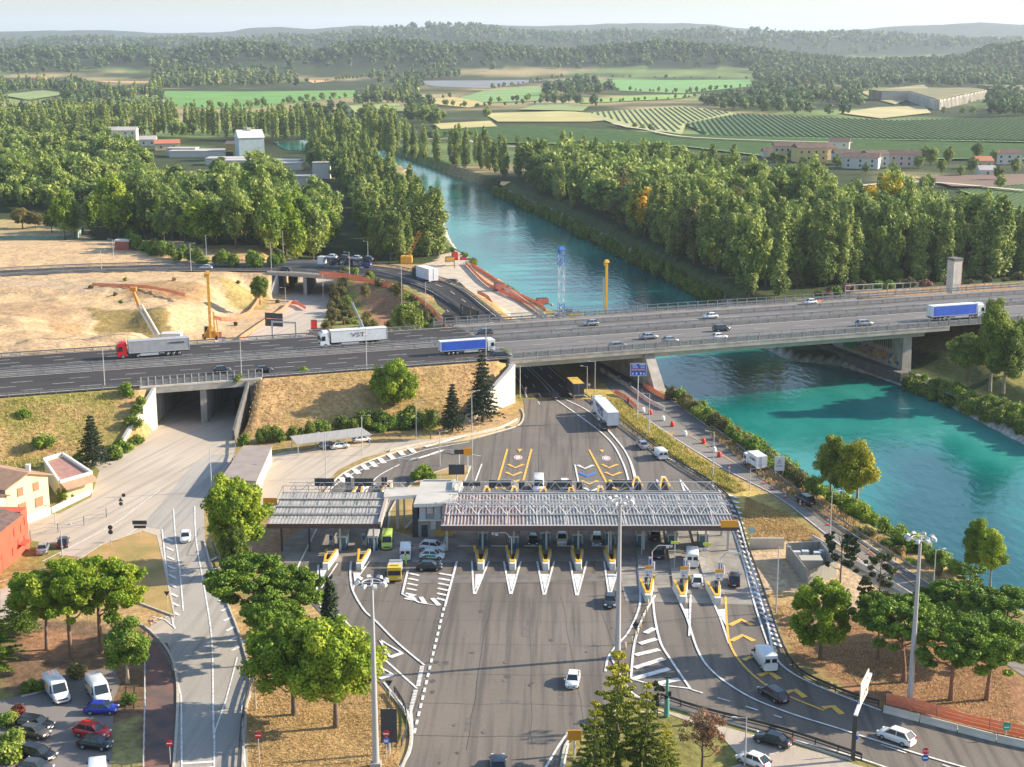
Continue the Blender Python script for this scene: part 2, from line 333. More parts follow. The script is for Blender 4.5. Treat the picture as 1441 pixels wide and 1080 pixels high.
def gcolor(X,Y,H):
    n=X.shape; c=np.zeros(n+(3,)); base=np.array(C_OLIVE)
    m=fbm(X,Y,25,21)[...,None]; c[:]=base*(1-np.clip((m-.35)*3,0,1))+np.array(C_DRY)*np.clip((m-.35)*3,0,1)
    jx=(fbm(X,Y,5,31)-.47)*5; jy=(fbm(X,Y,5,37)-.47)*7
    far=(Y>470)&(X>-500); c[far]=np.array(C_FOREST)
    for poly,col in GZ: c[inpoly(X+jx,Y+jy,poly)]=col
    s=(X-MO.x)*ME.x+(Y-MO.y)*ME.y; u=(X-MO.x)*MU.x+(Y-MO.y)*MU.y
    e=(u<1)&(u>-17)&(s<0)
    slope=np.array((.45,.28,.125)); gm=np.clip((fbm(X,Y,9,41)-.42)*5,0,1)[...,None]*np.where(X<-80,1,.45)[...,None]
    es=slope*(1-gm)+np.array((.25,.22,.06))*gm; c[e]=es[e]
    rr=(H<-.8)&(Y<900)&(H>-7); c[rr]=np.array((.09,.11,.035))
    d=np.abs(seg_dist(X,Y,RR)); dl=np.abs(seg_dist(X,Y,RL)); rk=(np.minimum(d,dl)<1.7); c[rk]=np.array((.45,.41,.35))
    bk=(d>1.7)&(d<16)&(X>20)&(Y<480); c[bk]=np.array((.06,.08,.025))
    k=(fbm(X,Y,3,51)-.47)[...,None]; return np.clip(c*(1+k*.6),0.01,1)
# far fields (picture outlines on the plain), name, colour
FIELDS=[([(228,128),(340,129),(430,128),(500,127),(497,137),(430,143),(350,153),(300,152),(240,150)],(.13,.30,.045)),
([(112,101),(205,103),(212,117),(150,116),(115,112)],(.62,.36,.14)),([(75,96),(130,86),(210,82),(210,90),(110,101)],(.30,.34,.11)),
([(410,104),(450,97),(480,92),(520,97),(515,109),(440,117)],(.68,.40,.16)),([(625,98),(750,95),(748,102),(630,104)],(.55,.33,.17)),
([(585,115),(820,99),(800,108),(690,125),(610,122)],(.20,.21,.22)),([(640,140),(680,128),(760,122),(768,142),(690,145)],(.20,.33,.09)),
([(580,140),(640,137),(688,146),(660,152),(620,148)],(.52,.40,.14)),([(860,112),(1055,112),(1060,122),(960,132),(870,128)],(.16,.34,.08)),
([(840,108),(1050,103),(1058,112),(860,112)],(.50,.33,.19)),([(815,142),(900,135),(985,133),(960,139),(820,146)],(.24,.38,.07)),
([(680,160),(800,157),(900,166),(830,172),(700,172)],(.48,.42,.16)),([(820,160),(960,150),(1040,160),(1035,168),(965,176),(960,190),(930,186),(880,180)],(.40,.40,.15)),
([(965,176),(1040,162),(1260,172),(1441,168),(1500,170),(1500,204),(1441,201),(1200,197),(1000,193)],(.16,.25,.075)),
([(600,185),(740,178),(940,190),(1200,199),(1500,206),(1500,226),(1100,224),(960,207),(700,202),(610,194)],(.17,.27,.065)),
([(1290,250),(1500,245),(1500,266),(1340,264)],(.20,.12,.08)),([(1350,270),(1500,258),(1500,320),(1425,295)],(.18,.28,.07)),
([(1180,160),(1235,152),(1300,150),(1310,160),(1240,168)],(.50,.42,.19)),([(1210,130),(1300,120),(1310,128),(1260,148),(1230,140)],(.40,.33,.12)),
([(985,80),(1140,62),(1260,72),(1240,80),(1080,84)],(.50,.42,.22)),
([(820,104),(910,98),(1010,97),(1010,101),(850,107)],(.4,.3,.17)),([(330,92),(400,90),(415,100),(340,102)],(.33,.36,.13)),([(1120,92),(1240,95),(1230,101),(1130,99)],(.36,.36,.14)),
([(0,135),(60,128),(100,133),(40,142)],(.25,.32,.10)),([(490,150),(560,147),(575,158),(500,160)],(.3,.34,.1)),([(610,176),(690,172),(700,180),(620,184)],(.5,.42,.16)),
([(760,148),(830,150),(820,158),(730,156)],(.25,.32,.10))]
FW=[]
for i,(pp,c) in enumerate(FIELDS):
    pts=[P(x,y,.5) for x,y in pp]; FW.append([(p.x,p.y) for p in pts])
# ridges: distance, half width, skyline as (picture x, picture y)
RIDGE=[(3700,420,[(-80,80),(0,76),(60,69),(130,67),(200,69),(240,80),(280,68),(330,63),(400,67),(440,76),(480,64),(540,58),(600,60),(680,62),(740,72),(800,76),(860,68),(930,64),(1000,67),(1100,77),(1200,88),(1350,84),(1395,68),(1441,62),(1520,60)]),
(6300,700,[(-80,58),(0,60),(300,58),(450,52),(590,43),(680,41),(780,49),(900,52),(1000,46),(1100,52),(1300,56),(1441,58),(1520,56)]),
(10500,1500,[(-80,42),(0,43),(100,42),(250,43),(430,40),(500,39),(600,34),(680,30),(780,32),(900,31),(960,30),(1000,34),(1080,41),(1200,41),(1260,37),(1340,34),(1441,32),(1520,32)])]
def farheight(X,Y):
    px=720.5+F*X/(Y*CP+CAMH*SP_); h=np.zeros(X.shape)
    for D,w,prof in RIDGE:
        pr=[hz(a,b,D) for a,b in prof]; z=np.interp(px,[a for a,b in prof],pr)-8
        z=z+(fbm(px*D/F,Y,D*.06,int(D))-.47)*D*.008
        h=np.maximum(h,z*np.exp(-((Y-D)/w)**2))
    far=sstep(12500,16000,Y); return h*(1-far)+20*far
def build_ground():
    V=[];Fc=[];Cc=[]
    def grid(X,Y,H,C):
        b=sum(len(v) for v in V); n,m=X.shape; V.append(np.stack([X,Y,H],-1).reshape(-1,3)); Cc.append(C.reshape(-1,3))
        i=np.arange(n*m).reshape(n,m); Fc.append(np.stack([i[:-1,:-1],i[:-1,1:],i[1:,1:],i[1:,:-1]],-1).reshape(-1,4)+b)
    xs=np.concatenate([np.arange(-700,-330,12),np.arange(-330,331,1.5),np.arange(331,700,12)]); ys=np.concatenate([np.arange(90,520,1.4),np.arange(520,861,2.5)])
    X,Y=np.meshgrid(xs,ys); H=height(X,Y); grid(X,Y,H,gcolor(X,Y,H))
    yb=np.concatenate([np.arange(858,1500,7),np.arange(1500,2600,22),np.arange(2600,7500,80),np.arange(7500,16000,300),[18000,24000,32000]])
    tx=(np.concatenate([np.arange(-1100,-170,30),np.arange(-170,1620,7),np.arange(1620,2600,30)])-720.5)/F; T,Y=np.meshgrid(tx,yb); X=T*(Y*CP+CAMH*SP_)
    H=farheight(X,Y); ins=inpoly(X,Y,RIVP); dm=np.minimum(np.abs(seg_dist(X,Y,RL)),np.abs(seg_dist(X,Y,RR)))
    H=np.where(ins,-6-np.minimum(dm*.2,3),H); C=np.zeros(X.shape+(3,)); f=np.clip((fbm(X,Y,160,61)-.40)*6,0,1)[...,None]
    g=fbm(X,Y,420,71)[...,None]
    C[:]=np.array(C_FOREST)*(1-f)+np.where(g>.5,np.array((.34,.27,.13)),np.array((.17,.23,.07)))*f
    C[(H>14)]=np.array((.035,.052,.022)); k=(fbm(X,Y,60,81)-.47)[...,None]; C=np.clip(C*(1+k*.9),.01,1)
    grid(X,Y,H,C)
    # side aprons so that the sheet has no visible edge
    V=np.concatenate(V); Fq=np.concatenate(Fc); C=np.concatenate(Cc)
    me=bpy.data.meshes.new('ground'); me.vertices.add(len(V)); me.vertices.foreach_set('co',V.astype(np.float32).ravel())
    me.loops.add(Fq.size); me.loops.foreach_set('vertex_index',Fq.ravel().astype(np.int32)); me.polygons.add(len(Fq))
    me.polygons.foreach_set('loop_start',np.arange(0,Fq.size,4,dtype=np.int32)); me.update(); me.validate()
    a=me.color_attributes.new('soil','FLOAT_COLOR','POINT'); a.data.foreach_set('color',np.concatenate([C,np.ones((len(C),1))],1).astype(np.float32).ravel())
    me.polygons.foreach_set('use_smooth',np.ones(len(Fq),bool))
    m=bpy.data.materials.new('ground_soil_and_grass'); m.use_nodes=True; n=m.node_tree; p=n.nodes['Principled BSDF']; L=n.links.new; p.inputs['Roughness'].default_value=.95; p.inputs['Specular IOR Level'].default_value=.15
    at=n.nodes.new('ShaderNodeAttribute'); at.attribute_name='soil'; tc=n.nodes.new('ShaderNodeTexCoord')
    t=n.nodes.new('ShaderNodeTexNoise'); t.inputs['Scale'].default_value=.9; t.inputs['Detail'].default_value=8; t.inputs['Roughness'].default_value=.65; L(tc.outputs['Object'],t.inputs[0])
    mr=n.nodes.new('ShaderNodeMapRange'); mr.inputs[1].default_value=.3; mr.inputs[2].default_value=.7; mr.inputs[3].default_value=.6; mr.inputs[4].default_value=1.35; L(t.outputs[0],mr.inputs[0])
    vm=n.nodes.new('ShaderNodeVectorMath'); vm.operation='SCALE'; L(at.outputs['Color'],vm.inputs[0]); L(mr.outputs[0],vm.inputs['Scale']); L(vm.outputs[0],p.inputs['Base Color'])
    b=n.nodes.new('ShaderNodeBump'); b.inputs['Distance'].default_value=.25; L(t.outputs[0],b.inputs['Height']); L(b.outputs[0],p.inputs['Normal'])
    me.materials.append(m); o=bpy.data.objects.new('ground',me); COL.objects.link(o); struct(o)
build_ground()
# water
def water():
    m=bpy.data.materials.new('river_water'); m.use_nodes=True; n=m.node_tree; p=n.nodes['Principled BSDF']; L=n.links.new
    p.inputs['Roughness'].default_value=.12; p.inputs['IOR'].default_value=1.33; p.inputs['Specular IOR Level'].default_value=.42
    tc=n.nodes.new('ShaderNodeTexCoord'); mp=n.nodes.new('ShaderNodeMapping'); L(tc.outputs['Object'],mp.inputs[0]); mp.inputs['Scale'].default_value=(1,.45,1)
    t=n.nodes.new('ShaderNodeTexNoise'); t.inputs['Scale'].default_value=.03; t.inputs['Detail'].default_value=5; L(mp.outputs[0],t.inputs[0])
    cr=n.nodes.new('ShaderNodeValToRGB'); e=cr.color_ramp.elements; e[0].position=.34; e[0].color=(.0,.07,.075,1); e[1].position=.66; e[1].color=(.04,.27,.225,1); k=e.new(.5); k.color=(.005,.16,.138,1); L(t.outputs[0],cr.inputs[0]); L(cr.outputs[0],p.inputs['Base Color'])
    w=n.nodes.new('ShaderNodeTexNoise'); w.inputs['Scale'].default_value=.55; w.inputs['Detail'].default_value=4; L(mp.outputs[0],w.inputs[0])
    w2=n.nodes.new('ShaderNodeTexNoise'); w2.inputs['Scale'].default_value=.08; w2.inputs['Detail'].default_value=2; L(mp.outputs[0],w2.inputs[0])
    a=n.nodes.new('ShaderNodeMath'); a.operation='MULTIPLY_ADD'; a.inputs[1].default_value=.6; L(w2.outputs[0],a.inputs[0]); L(w.outputs[0],a.inputs[2])
    b=n.nodes.new('ShaderNodeBump'); b.inputs['Distance'].default_value=.16; b.inputs['Strength'].default_value=.9; L(a.outputs[0],b.inputs['Height']); L(b.outputs[0],p.inputs['Normal'])
    c=[Vector((0,0,0))]; pts=[Vector((a.x-(6),a.y,-5)) for a in RL]+[Vector((a.x+10,a.y+4,-5)) for a in RR[::-1]]
    pts=[Vector((a.x,a.y,-5)) for a in pts]; o=flat_poly('river_water',pts,m)
water()
for i,(pp,c) in enumerate(FIELDS):
    m=mat('field_soil_%d'%i,tuple(v*.78 for v in c),.95,c2=c,sc=.02,det=6)
    flat_poly('field',[Vector((x,y,.3+.06*i)) for x,y in FW[i]],m)
# ================= ROADS, DECKS, MARKINGS =================
def poly(name,pts,m,z): return flat_poly(name,[Vector((p.x,p.y,z)) for p in PL(pts,z)],m)
def mwstrip(name,s0,s1,u0,u1,z,m):
    b=MB(); n=max(1,int((s1-s0)/40)); b.strip([mw(s0+(s1-s0)*i/n,u0,z) for i in range(n+1)],[mw(s0+(s1-s0)*i/n,u1,z) for i in range(n+1)]); return struct(b.build(name,m))
poly('local_road',[(203,612),(207,604),(210,548),(345,478),(400,430),(415,405),(425,385),(470,385),(472,405),(462,425),(455,470),(330,560),(331,640),(322,668),(300,697),(287,715),(288,760),(300,800),(318,840),(338,890),(352,940),(354,975),(347,1000),(350,1110),(350,1280),(240,1280),(243,1110),(250,990),(247,945),(236,915),(212,888),(186,870),(176,858),(120,840),(60,860),(0,880),(-60,900),(-60,830),(0,814),(60,785),(30,800),(0,805),(-40,810),(-40,760),(40,728),(85,722),(128,700),(140,662),(125,650),(160,620)],M_LOT,.02)
poly('local_road',[(300,640),(322,640),(318,668),(298,697),(286,715),(288,760),(300,800),(318,840),(338,890),(352,940),(354,975),(347,1000),(350,1110),(350,1280),(243,1280),(246,1110),(250,990),(247,945),(237,915),(248,870),(228,745),(200,740),(235,700),(270,655)],M_LOCAL,.045)
poly('car_park',[(385,640),(420,632),(520,624),(590,618),(640,618),(560,632),(510,645),(475,662),(452,690),(440,712),(372,716),(330,690),(340,660)],M_LOT,.035)
PLZ=[(737,562),(738,577),(736,590),(725,600),(700,609),(660,621),(620,627),(570,635),(520,649),(482,668),(457,697),(445,720),(430,745),(405,775),(398,800),(425,835),(455,868),(490,908),(520,945),(548,978),(566,1000),(575,1020),(576,1050),(566,1080),(556,1112),(535,1280),(760,1280),(772,1112),(786,1075),(797,1045),(830,1020),(870,975),(890,975),(930,990),(985,1006),(1080,1030),(1200,1066),(1290,1093),(1360,1118),(1700,1215),(1700,1122),(1500,1070),(1400,1042),(1300,1013),(1240,996),(1200,984),(1160,968),(1125,950),(1107,927),(1094,895),(1086,868),(1070,820),(1052,770),(1040,730),(1026,702),(1004,683),(985,671),(950,650),(920,630),(880,600),(850,575),(832,562)]
poly('toll_plaza',PLZ,M_ASPH,.06)
poly('concrete_lane_slabs',[(1000,742),(1035,742),(1056,800),(1075,852),(880,846),(868,790),(400,792),(395,770),(425,742)],mat('lane_concrete',(.30,.27,.23),.85,c2=(.19,.17,.15),sc=.35,det=6),.085)
poly('asphalt_patch',[(395,812),(865,807),(866,818),(395,824)],mat('lane_patch',(.17,.15,.13),.9,c2=(.12,.105,.095),sc=.6),.09)
poly('access_road',[(900,990),(985,1013),(1080,1040),(1170,1064),(1235,1086),(1250,1112),(1000,1112),(1045,1070),(1010,1030),(960,1012)],M_LOT,.055)
poly('parking_lot',[(-20,1000),(0,985),(50,975),(80,950),(160,940),(170,960),(160,985),(156,1110),(-40,1110)],mat('parking_asphalt',(.22,.19,.17),.9,c2=(.155,.135,.12),sc=.12,det=8),.04)
poly('footpath',[(204,905),(236,905),(248,940),(250,975),(246,1010),(248,1110),(200,1110),(204,1000)],mat('red_paving',(.23,.11,.08),.9,c2=(.085,.07,.065),sc=.22,det=8),.05)
# riverside road
RVL=[(800,500),(850,540),(900,585),(960,625),(1020,662),(1080,692),(1110,712),(1160,752),(1220,798),(1290,852),(1360,900),(1500,990)]
RVR=[(850,500),(890,527),(940,560),(1000,603),(1060,648),(1100,680),(1131,702),(1180,738),(1240,778),(1330,836),(1400,880),(1520,960)]
poly('riverside_road',RVL+RVR[::-1],M_OLD,.05)
mid=[((a[0]*.45+b[0]*.55),(a[1]*.45+b[1]*.55)) for a,b in zip(RVL,RVR)]
poly('riverside_lane',RVR[0:]+mid[::-1],mat('lane_tarmac',(.115,.10,.09),.85,c2=(.15,.13,.115),sc=.3),.085)
poly('riverside_path',[(640,352),(660,362),(668,385),(700,410),(738,432),(772,455),(810,462),(850,475),(850,500),(800,500),(745,470),(700,432),(665,415),(648,398),(615,388),(600,372),(640,378)],mat('gravel_track',(.55,.46,.35),.95,c2=(.42,.35,.26),sc=.3),.12)
poly('river_footpath',[(1278,530),(1292,526),(1350,548),(1440,588),(1500,618),(1490,628),(1420,594),(1340,557)],mat('path_dust',(.30,.235,.18),.9),-2.2)
# motorway surface
sL,sW=-270,0.2; sB=s_r+6; sE=420
M_BRD=asphalt('bridge_asphalt',(.15,.138,.13),(.18,.168,.158),(.12,.11,.104),(.9433,.332))
mwstrip('motorway_surface',sL,sW,.2,42.6,9.02,M_MWAY); mwstrip('motorway_surface',sW,sE,.2,42.6,9.02,M_BRD)
mwstrip('gap_shade_strip',1,sE,20.6,24.9,9.075,mat('painted_gap_shade',(.05,.048,.046),.9,c2=(.10,.095,.09),sc=1.5,stretch=(.2,1,1))); mwstrip('gap_shade_strip',1,sE,34.2,35.3,9.075,MC['painted_gap_shade'])  # dark strips on the solid deck, shade of open gaps put into the colour
mwstrip('median_strip',sL,sE,20,25.6,9.06,mat('median_gravel',(.22,.205,.19),.95,c2=(.14,.13,.12),sc=.6))
def slab(name,s0,s1,u0,u1,z0,z1,m,kind=None):
    b=MB(); q=[mw(s0,u0),mw(s1,u0),mw(s1,u1),mw(s0,u1)]; b.prism(q,z0,z1); return b.build(name,m)
br=empty('motorway_bridge',mw(0,0,0)); tag(br,'long concrete and steel motorway bridge carrying the carriageways over the toll road and river','bridge')
def under(b_,name,m): o=b_.build(name,m,br); o.matrix_parent_inverse=Matrix.Translation(-br.location); return o
b=MB(); b.prism([mw(-.8,-.9),mw(sB,-.9),mw(sB,43.4),mw(-.8,43.4)],8.15,9.0); under(b,'deck_slab',M_CONC)
b=MB(); b.prism([mw(-.8,-.95),mw(sB,-.95),mw(sB,-.2),mw(-.8,-.2)],8.98,9.35); b.prism([mw(-.8,42.9),mw(sB,42.9),mw(sB,43.5),mw(-.8,43.5)],8.98,9.35); under(b,'kerb_beam',mat('stained_concrete',(.36,.33,.29),.85,c2=(.24,.22,.20),sc=.5))
for u in (1.2,12.5,28,40.5):
    b=MB(); b.prism([mw(.6,u),mw(sB-6,u),mw(sB-6,u+1.3),mw(.6,u+1.3)],6.7,8.15); under(b,'girder',mat('girder_paint',(.45,.45,.38),.7,c2=(.36,.37,.32),sc=.3))
# abutment + wing wall on the plaza side
b=MB(); b.prism([(WA.x,WA.y),mw(.7,43)[:2],mw(-.9,43)[:2],mw(-1.2,.2)[:2]],-.3,8.15); b.build('abutment',M_CONCW,br).matrix_parent_inverse=Matrix.Translation(-br.location)
def wingwall(name,A,B,zA,zB,th,m,label=None):
    A=Vector((A[0],A[1],0)); B=Vector((B[0],B[1],0)); d=(B-A).normalized(); n=Vector((-d.y,d.x,0))*th
    b=MB(); vs=[A-Vector((0,0,.5)),B-Vector((0,0,.5)),B+Vector((0,0,zB)),A+Vector((0,0,zA))]; vs+=[v+n for v in vs]
    b.add(vs,[(0,1,2,3),(7,6,5,4),(0,4,5,1),(1,5,6,2),(2,6,7,3),(3,7,4,0)]); o=b.build(name,m,fix=True)
    if label: tag(o,label,'retaining wall')
    return o
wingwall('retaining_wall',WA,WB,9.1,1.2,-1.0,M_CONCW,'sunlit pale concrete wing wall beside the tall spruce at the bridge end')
# river piers (leaning wall piers)
def pier(pa,z0,label=None,th=2.4):
    a=P(*pa,z0); ua=su(a.x,a.y); s0=ua[0]; r=empty('bridge_pier',(a.x,a.y,0)); r.parent=None
    b=MB(); u0=ua[1]; u1=41
    vs=[mw(s0-th*.3,u0,z0-2),mw(s0+th*.9,u0,z0-2),mw(s0+th*.9,u1,z0-2),mw(s0-th*.3,u1,z0-2),mw(s0-th*.3,max(.8,u0),8.1),mw(s0+th*.7,max(.8,u0),8.1),mw(s0+th*.7,u1,8.1),mw(s0-th*.3,u1,8.1)]
    b.add(vs,[(3,2,1,0),(4,5,6,7),(0,1,5,4),(1,2,6,5),(2,3,7,6),(3,0,4,7)]); COL.objects.unlink(r); bpy.data.objects.remove(r)
    o=b.build('bridge_pier',M_CONC,br); o.matrix_parent_inverse=Matrix.Translation(-br.location); return o,s0,u0
p1=pier((930,553),0); p2=pier((1272,526),-2.8)
# sprayed lettering and colour on the far pier face (faces the water)
def text(body,size,loc,rot,m,parent=None,ext=.01,name='lettering',sx=1):
    c=bpy.data.curves.new(name,'FONT'); c.body=body; c.size=size; c.align_x='CENTER'; c.align_y='CENTER'; c.extrude=ext; c.materials.append(m)
    tmp=bpy.data.objects.new('tmp',c); COL.objects.link(tmp); me=bpy.data.meshes.new_from_object(tmp); bpy.data.objects.remove(tmp); me.name=name
    o=bpy.data.objects.new(name,me); COL.objects.link(o); o.location=loc; o.rotation_euler=rot; o.scale=(sx,1,1); o.parent=parent; return o
s2,u2=p2[1],p2[2]; face=s2-2.4*.3-.05; az=math.atan2(MU.y,MU.x)
gr=MB(); rs=random.Random(3)
b=MB()
G=[mat('spray_%d'%i,c,.8) for i,c in enumerate([(.05,.25,.10),(.45,.25,.06),(.5,.10,.06),(.06,.12,.30),(.55,.5,.4),(.12,.07,.16)])]
b.m=[]
for k in range(150):
    t=rs.random(); u=u2+1.5+t*26; z=-1.2+rs.random()*(2.6-t*.4); w=rs.uniform(.5,1.9); h=rs.uniform(.3,1.1); ci=0 if t>.72 else rs.choice([1,1,2,3,4,5])
    dd=.002*(k+1); q=[mw(face-dd,u+rs.uniform(-.3,.3),z),mw(face-dd,u+w,z+rs.uniform(-.2,.3)),mw(face-dd,u+w*rs.uniform(.6,1),z+h),mw(face-dd,u-rs.uniform(0,.3),z+h*rs.uniform(.7,1.1))]
    b.add(q,[(3,2,1,0)],ci)
g=b.build('graffiti',G,br); g.matrix_parent_inverse=Matrix.Translation(-br.location)
q=mw(face-.4,u2+16,4.1)-br.location
text('AUTAN IIIIIIIII',4.1,q,(math.pi/2,0,az+math.pi),mat('graffiti_black',(.05,.05,.055),.8),br,.02,'graffiti_lettering',.95)
b=MB(); a=mw(s2-5,u2-2,-2.2); b.prism([mw(s2-3,u2-3),mw(s2-.5,u2-3),mw(s2-.5,40),mw(s2-4.5,40)],-4.5,-1.9); o=b.build('pier_footing',M_CONCD,br); o.matrix_parent_inverse=Matrix.Translation(-br.location)
# underpass 1 (beneath the motorway)
up=empty('motorway_underpass',(-66.9,310,0)); tag(up,'twin concrete underpass below the motorway beside the dry embankment','underpass')
def uch(b_,name,m): o=b_.build(name,m,up); o.matrix_parent_inverse=Matrix.Translation(-up.location); return o
def yAt(x,u): return MO.y+(u/ .9433)+(x-MO.x)*.352 if False else (MO.y+ (u+ (x-MO.x)*.332)/.9433)
def xwall(x0,x1,u0,u1,z0,z1): return [(x0,yAt(x0,u0)),(x1,yAt(x1,u0)),(x1,yAt(x1,u1)),(x0,yAt(x0,u1))],z0,z1
M_UND=mat('streaked_concrete',(.40,.36,.31),.85,c2=(.22,.20,.17),sc=1.0,stretch=(1,1,.12))
for x0,x1 in ((CX0-1.6,CX0),(CX1,CX1+1.6)): b=MB(); b.prism(*xwall(x0,x1,-.4,43.6,-.2,8.0)); uch(b,'side_wall',M_UND)
b=MB(); b.prism(*xwall(-67.4,-66.2,-.2,42.8,-.2,8.0)); uch(b,'centre_wall',M_UND)
b=MB(); b.prism(*xwall(CX0-2.5,CX1+2.5,-.9,43.4,7.6,8.98)); uch(b,'deck_slab',M_CONC)
b=MB(); b.prism(*xwall(CX0-2.5,CX1+2.5,-.95,-.3,8.9,9.3)); uch(b,'parapet_beam',M_CONCW)
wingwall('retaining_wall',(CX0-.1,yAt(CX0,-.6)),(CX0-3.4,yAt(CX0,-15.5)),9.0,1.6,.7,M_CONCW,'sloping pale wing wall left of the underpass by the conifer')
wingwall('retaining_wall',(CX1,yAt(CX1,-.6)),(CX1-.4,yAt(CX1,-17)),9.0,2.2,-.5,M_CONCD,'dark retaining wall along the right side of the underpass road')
# ramp (slip road) surface + its little bridge
def off(p,z): return Vector((p.x,p.y,p.z+z))
b=MB(); b.strip([off(p,.07) for p in RN],[off(p,.07) for p in RF]); struct(b.build('slip_road',M_MWAY))
rb=empty('slip_road_bridge',(-68,470,0)); tag(rb,'short concrete bridge of the curving slip road over the local road','bridge')
def rch(b_,name,m): o=b_.build(name,m,rb); o.matrix_parent_inverse=Matrix.Translation(-rb.location); return o
def rampY(px,near=True):
    L=RN if near else RF
    for a,c in zip(L[:-1],L[1:]):
        if min(a.x,c.x)<=px<=max(a.x,c.x) and abs(a.x-c.x)>.01: t=(px-a.x)/(c.x-a.x); return a.y+(c.y-a.y)*t
    return L[-1].y
xs=[CX0-3,CX0+5,-66.9,CX1-5,CX1+3]
for nm,z0,z1,m,e in (('deck_slab',5.9,6.93,M_CONC,1.0),('parapet_beam',6.9,7.35,M_CONCW,1.1)):
    b=MB()
    if nm=='deck_slab': b.prism([(x,rampY(x)-e) for x in xs]+[(x,rampY(x,False)+e) for x in xs[::-1]],z0,z1)
    else:
        b.prism([(x,rampY(x)-e) for x in xs]+[(x,rampY(x)-e+.5) for x in xs[::-1]],z0,z1); rch(b,nm,m); b=MB(); b.prism([(x,rampY(x,False)+e) for x in xs]+[(x,rampY(x,False)+e-.5) for x in xs[::-1]],z0,z1)
    rch(b,nm,m)
for x0,x1 in ((CX0-1.6,CX0),(CX1,CX1+1.6),(-67.6,-66.4)): b=MB(); b.prism([(x0,rampY(x0)-.8),(x1,rampY(x1)-.8),(x1,rampY(x1,False)+.8),(x0,rampY(x0,False)+.8)],-.2,5.95); rch(b,'abutment_wall' if x0!=-67.6 else 'centre_wall',M_UND)
wingwall('retaining_wall',(CX0,rampY(CX0)-.8),(CX0-1.5,rampY(CX0)-9),6.5,1.0,.6,M_CONCW,'grey wing wall under the slip road bridge beside the orange netting')
# ---------- markings ----------
def ribbon(b,pts,w,m=0,z=None,dash=None):
    pts=[Vector(p) for p in pts]
    if dash:
        on,of=dash; seg=[];L=0; acc=[0]
        for a,c in zip(pts[:-1],pts[1:]): acc.append(acc[-1]+(c-a).length)
        def at(d):
            for i in range(len(pts)-1):
                if acc[i+1]>=d: t=(d-acc[i])/max(1e-6,acc[i+1]-acc[i]); return pts[i].lerp(pts[i+1],t)
            return pts[-1]
        d=0
        while d<acc[-1]-.2: ribbon(b,[at(d),at(min(acc[-1],d+on))],w,m); d+=on+of
        return
    L=[];Rr=[]
    for i,p in enumerate(pts):
        t=(pts[min(i+1,len(pts)-1)]-pts[max(i-1,0)]); t.z=0; t.normalize(); n=Vector((-t.y,t.x,0))*w/2; L.append(p+n); Rr.append(p-n)
    b.strip(Rr,L,m)
def smooth(pts,n=6):
    out=[]
    for i in range(len(pts)-1):
        p0=pts[max(i-1,0)];p1=pts[i];p2=pts[i+1];p3=pts[min(i+2,len(pts)-1)]
        for k in range(n):
            t=k/n; out.append(0.5*((2*p1)+(p2-p0)*t+(2*p0-5*p1+4*p2-p3)*t*t+(3*p1-p0-3*p2+p3)*t**3))
    return out+[pts[-1]]
ZM=.115
mk=MB(); MZI=[0]
def ln(pts,w=.28,m=0,z=ZM,dash=None,sm=False):
    MZI[0]+=1; q=PL(pts,z+(MZI[0]%24)*.0025); q=smooth(q) if sm else q; ribbon(mk,q,w,m,dash=dash)
def pg(pts,m=0,z=ZM): MZI[0]+=1; q=PL(pts,z+(MZI[0]%24)*.0025); mk.add(q,[tuple(range(len(q)))],m)
# V tips downstream of the five left booths islands
for x0,x1,xt,yt,yb in ((664,688,668,836,790),(709,733,719,836,790),(756,780,766,837,790),(802,826,812,838,790),(850,874,858,836,790)):
    ln([(x0,yb),(xt-1,yt)],.3); ln([(x1,yb),(xt+1,yt)],.3); pg([(x0+5,808),(x1-7,808),(xt+.5,yt-5)])
ln([(630,740),(618,800)],.3); 
for x0,x1,xt,yt in ((447,471,455,870),(494,519,500,845)):
    pass
ln([(448,795),(446,830),(450,845)],.3); ln([(475,793),(452,828)],.25); ln([(449,842),(452,856),(458,868)],.25,dash=(.8,.8))
ln([(494,790),(493,810),(497,832),(512,858),(528,873),(560,905),(597,936)],.3,sm=True); ln([(520,790),(500,818),(497,830)],.25)
pg([(450,800),(461,800),(452,820)]); pg([(497,806),(507,806),(499,822)])
ln([(476,864),(523,912),(587,969)],.3); 
for k in range(16):
    t=k/16; a=(597-6*t,938+29*t); ln([a,(a[0]-6,a[1]-.2)],.28)
for k in range(20):
    t=k/20; a=(588-11*t,972+42*t); ln([a,(a[0]-6,a[1]-.2)],.3)
ln([(625,855),(582,1036)],.35,dash=(1.3,1.0))
# give-way triangles
for T in ([(534,900),(566,919),(549,925)],[(530,936),(553,949),(534,955)]):
    ln(T+[T[0]],.32); ln([T[1],T[2]],.8)
ln([(578,996),(580,1030),(576,1060),(560,1085),(545,1120)],.3,sm=True); ln([(540,960),(560,985),(575,1005),(577,1030)],.25,sm=True)
# hatched box next to the yard
ln([(574,803),(566,836),(590,848),(626,854),(643,790)],.35,sm=False)
for k in range(6):
    y=807+k*7; ln([(576-k*1.3,y),(590-k*1.2,y+3)],.55)
    ln([(618-k*.7,y),(636-k*1.8,y+3)],.6)
for a,c in (((577,837),(584,845)),((592,840),(598,849)),((608,842),(618,852))): ln([a,c],.7)
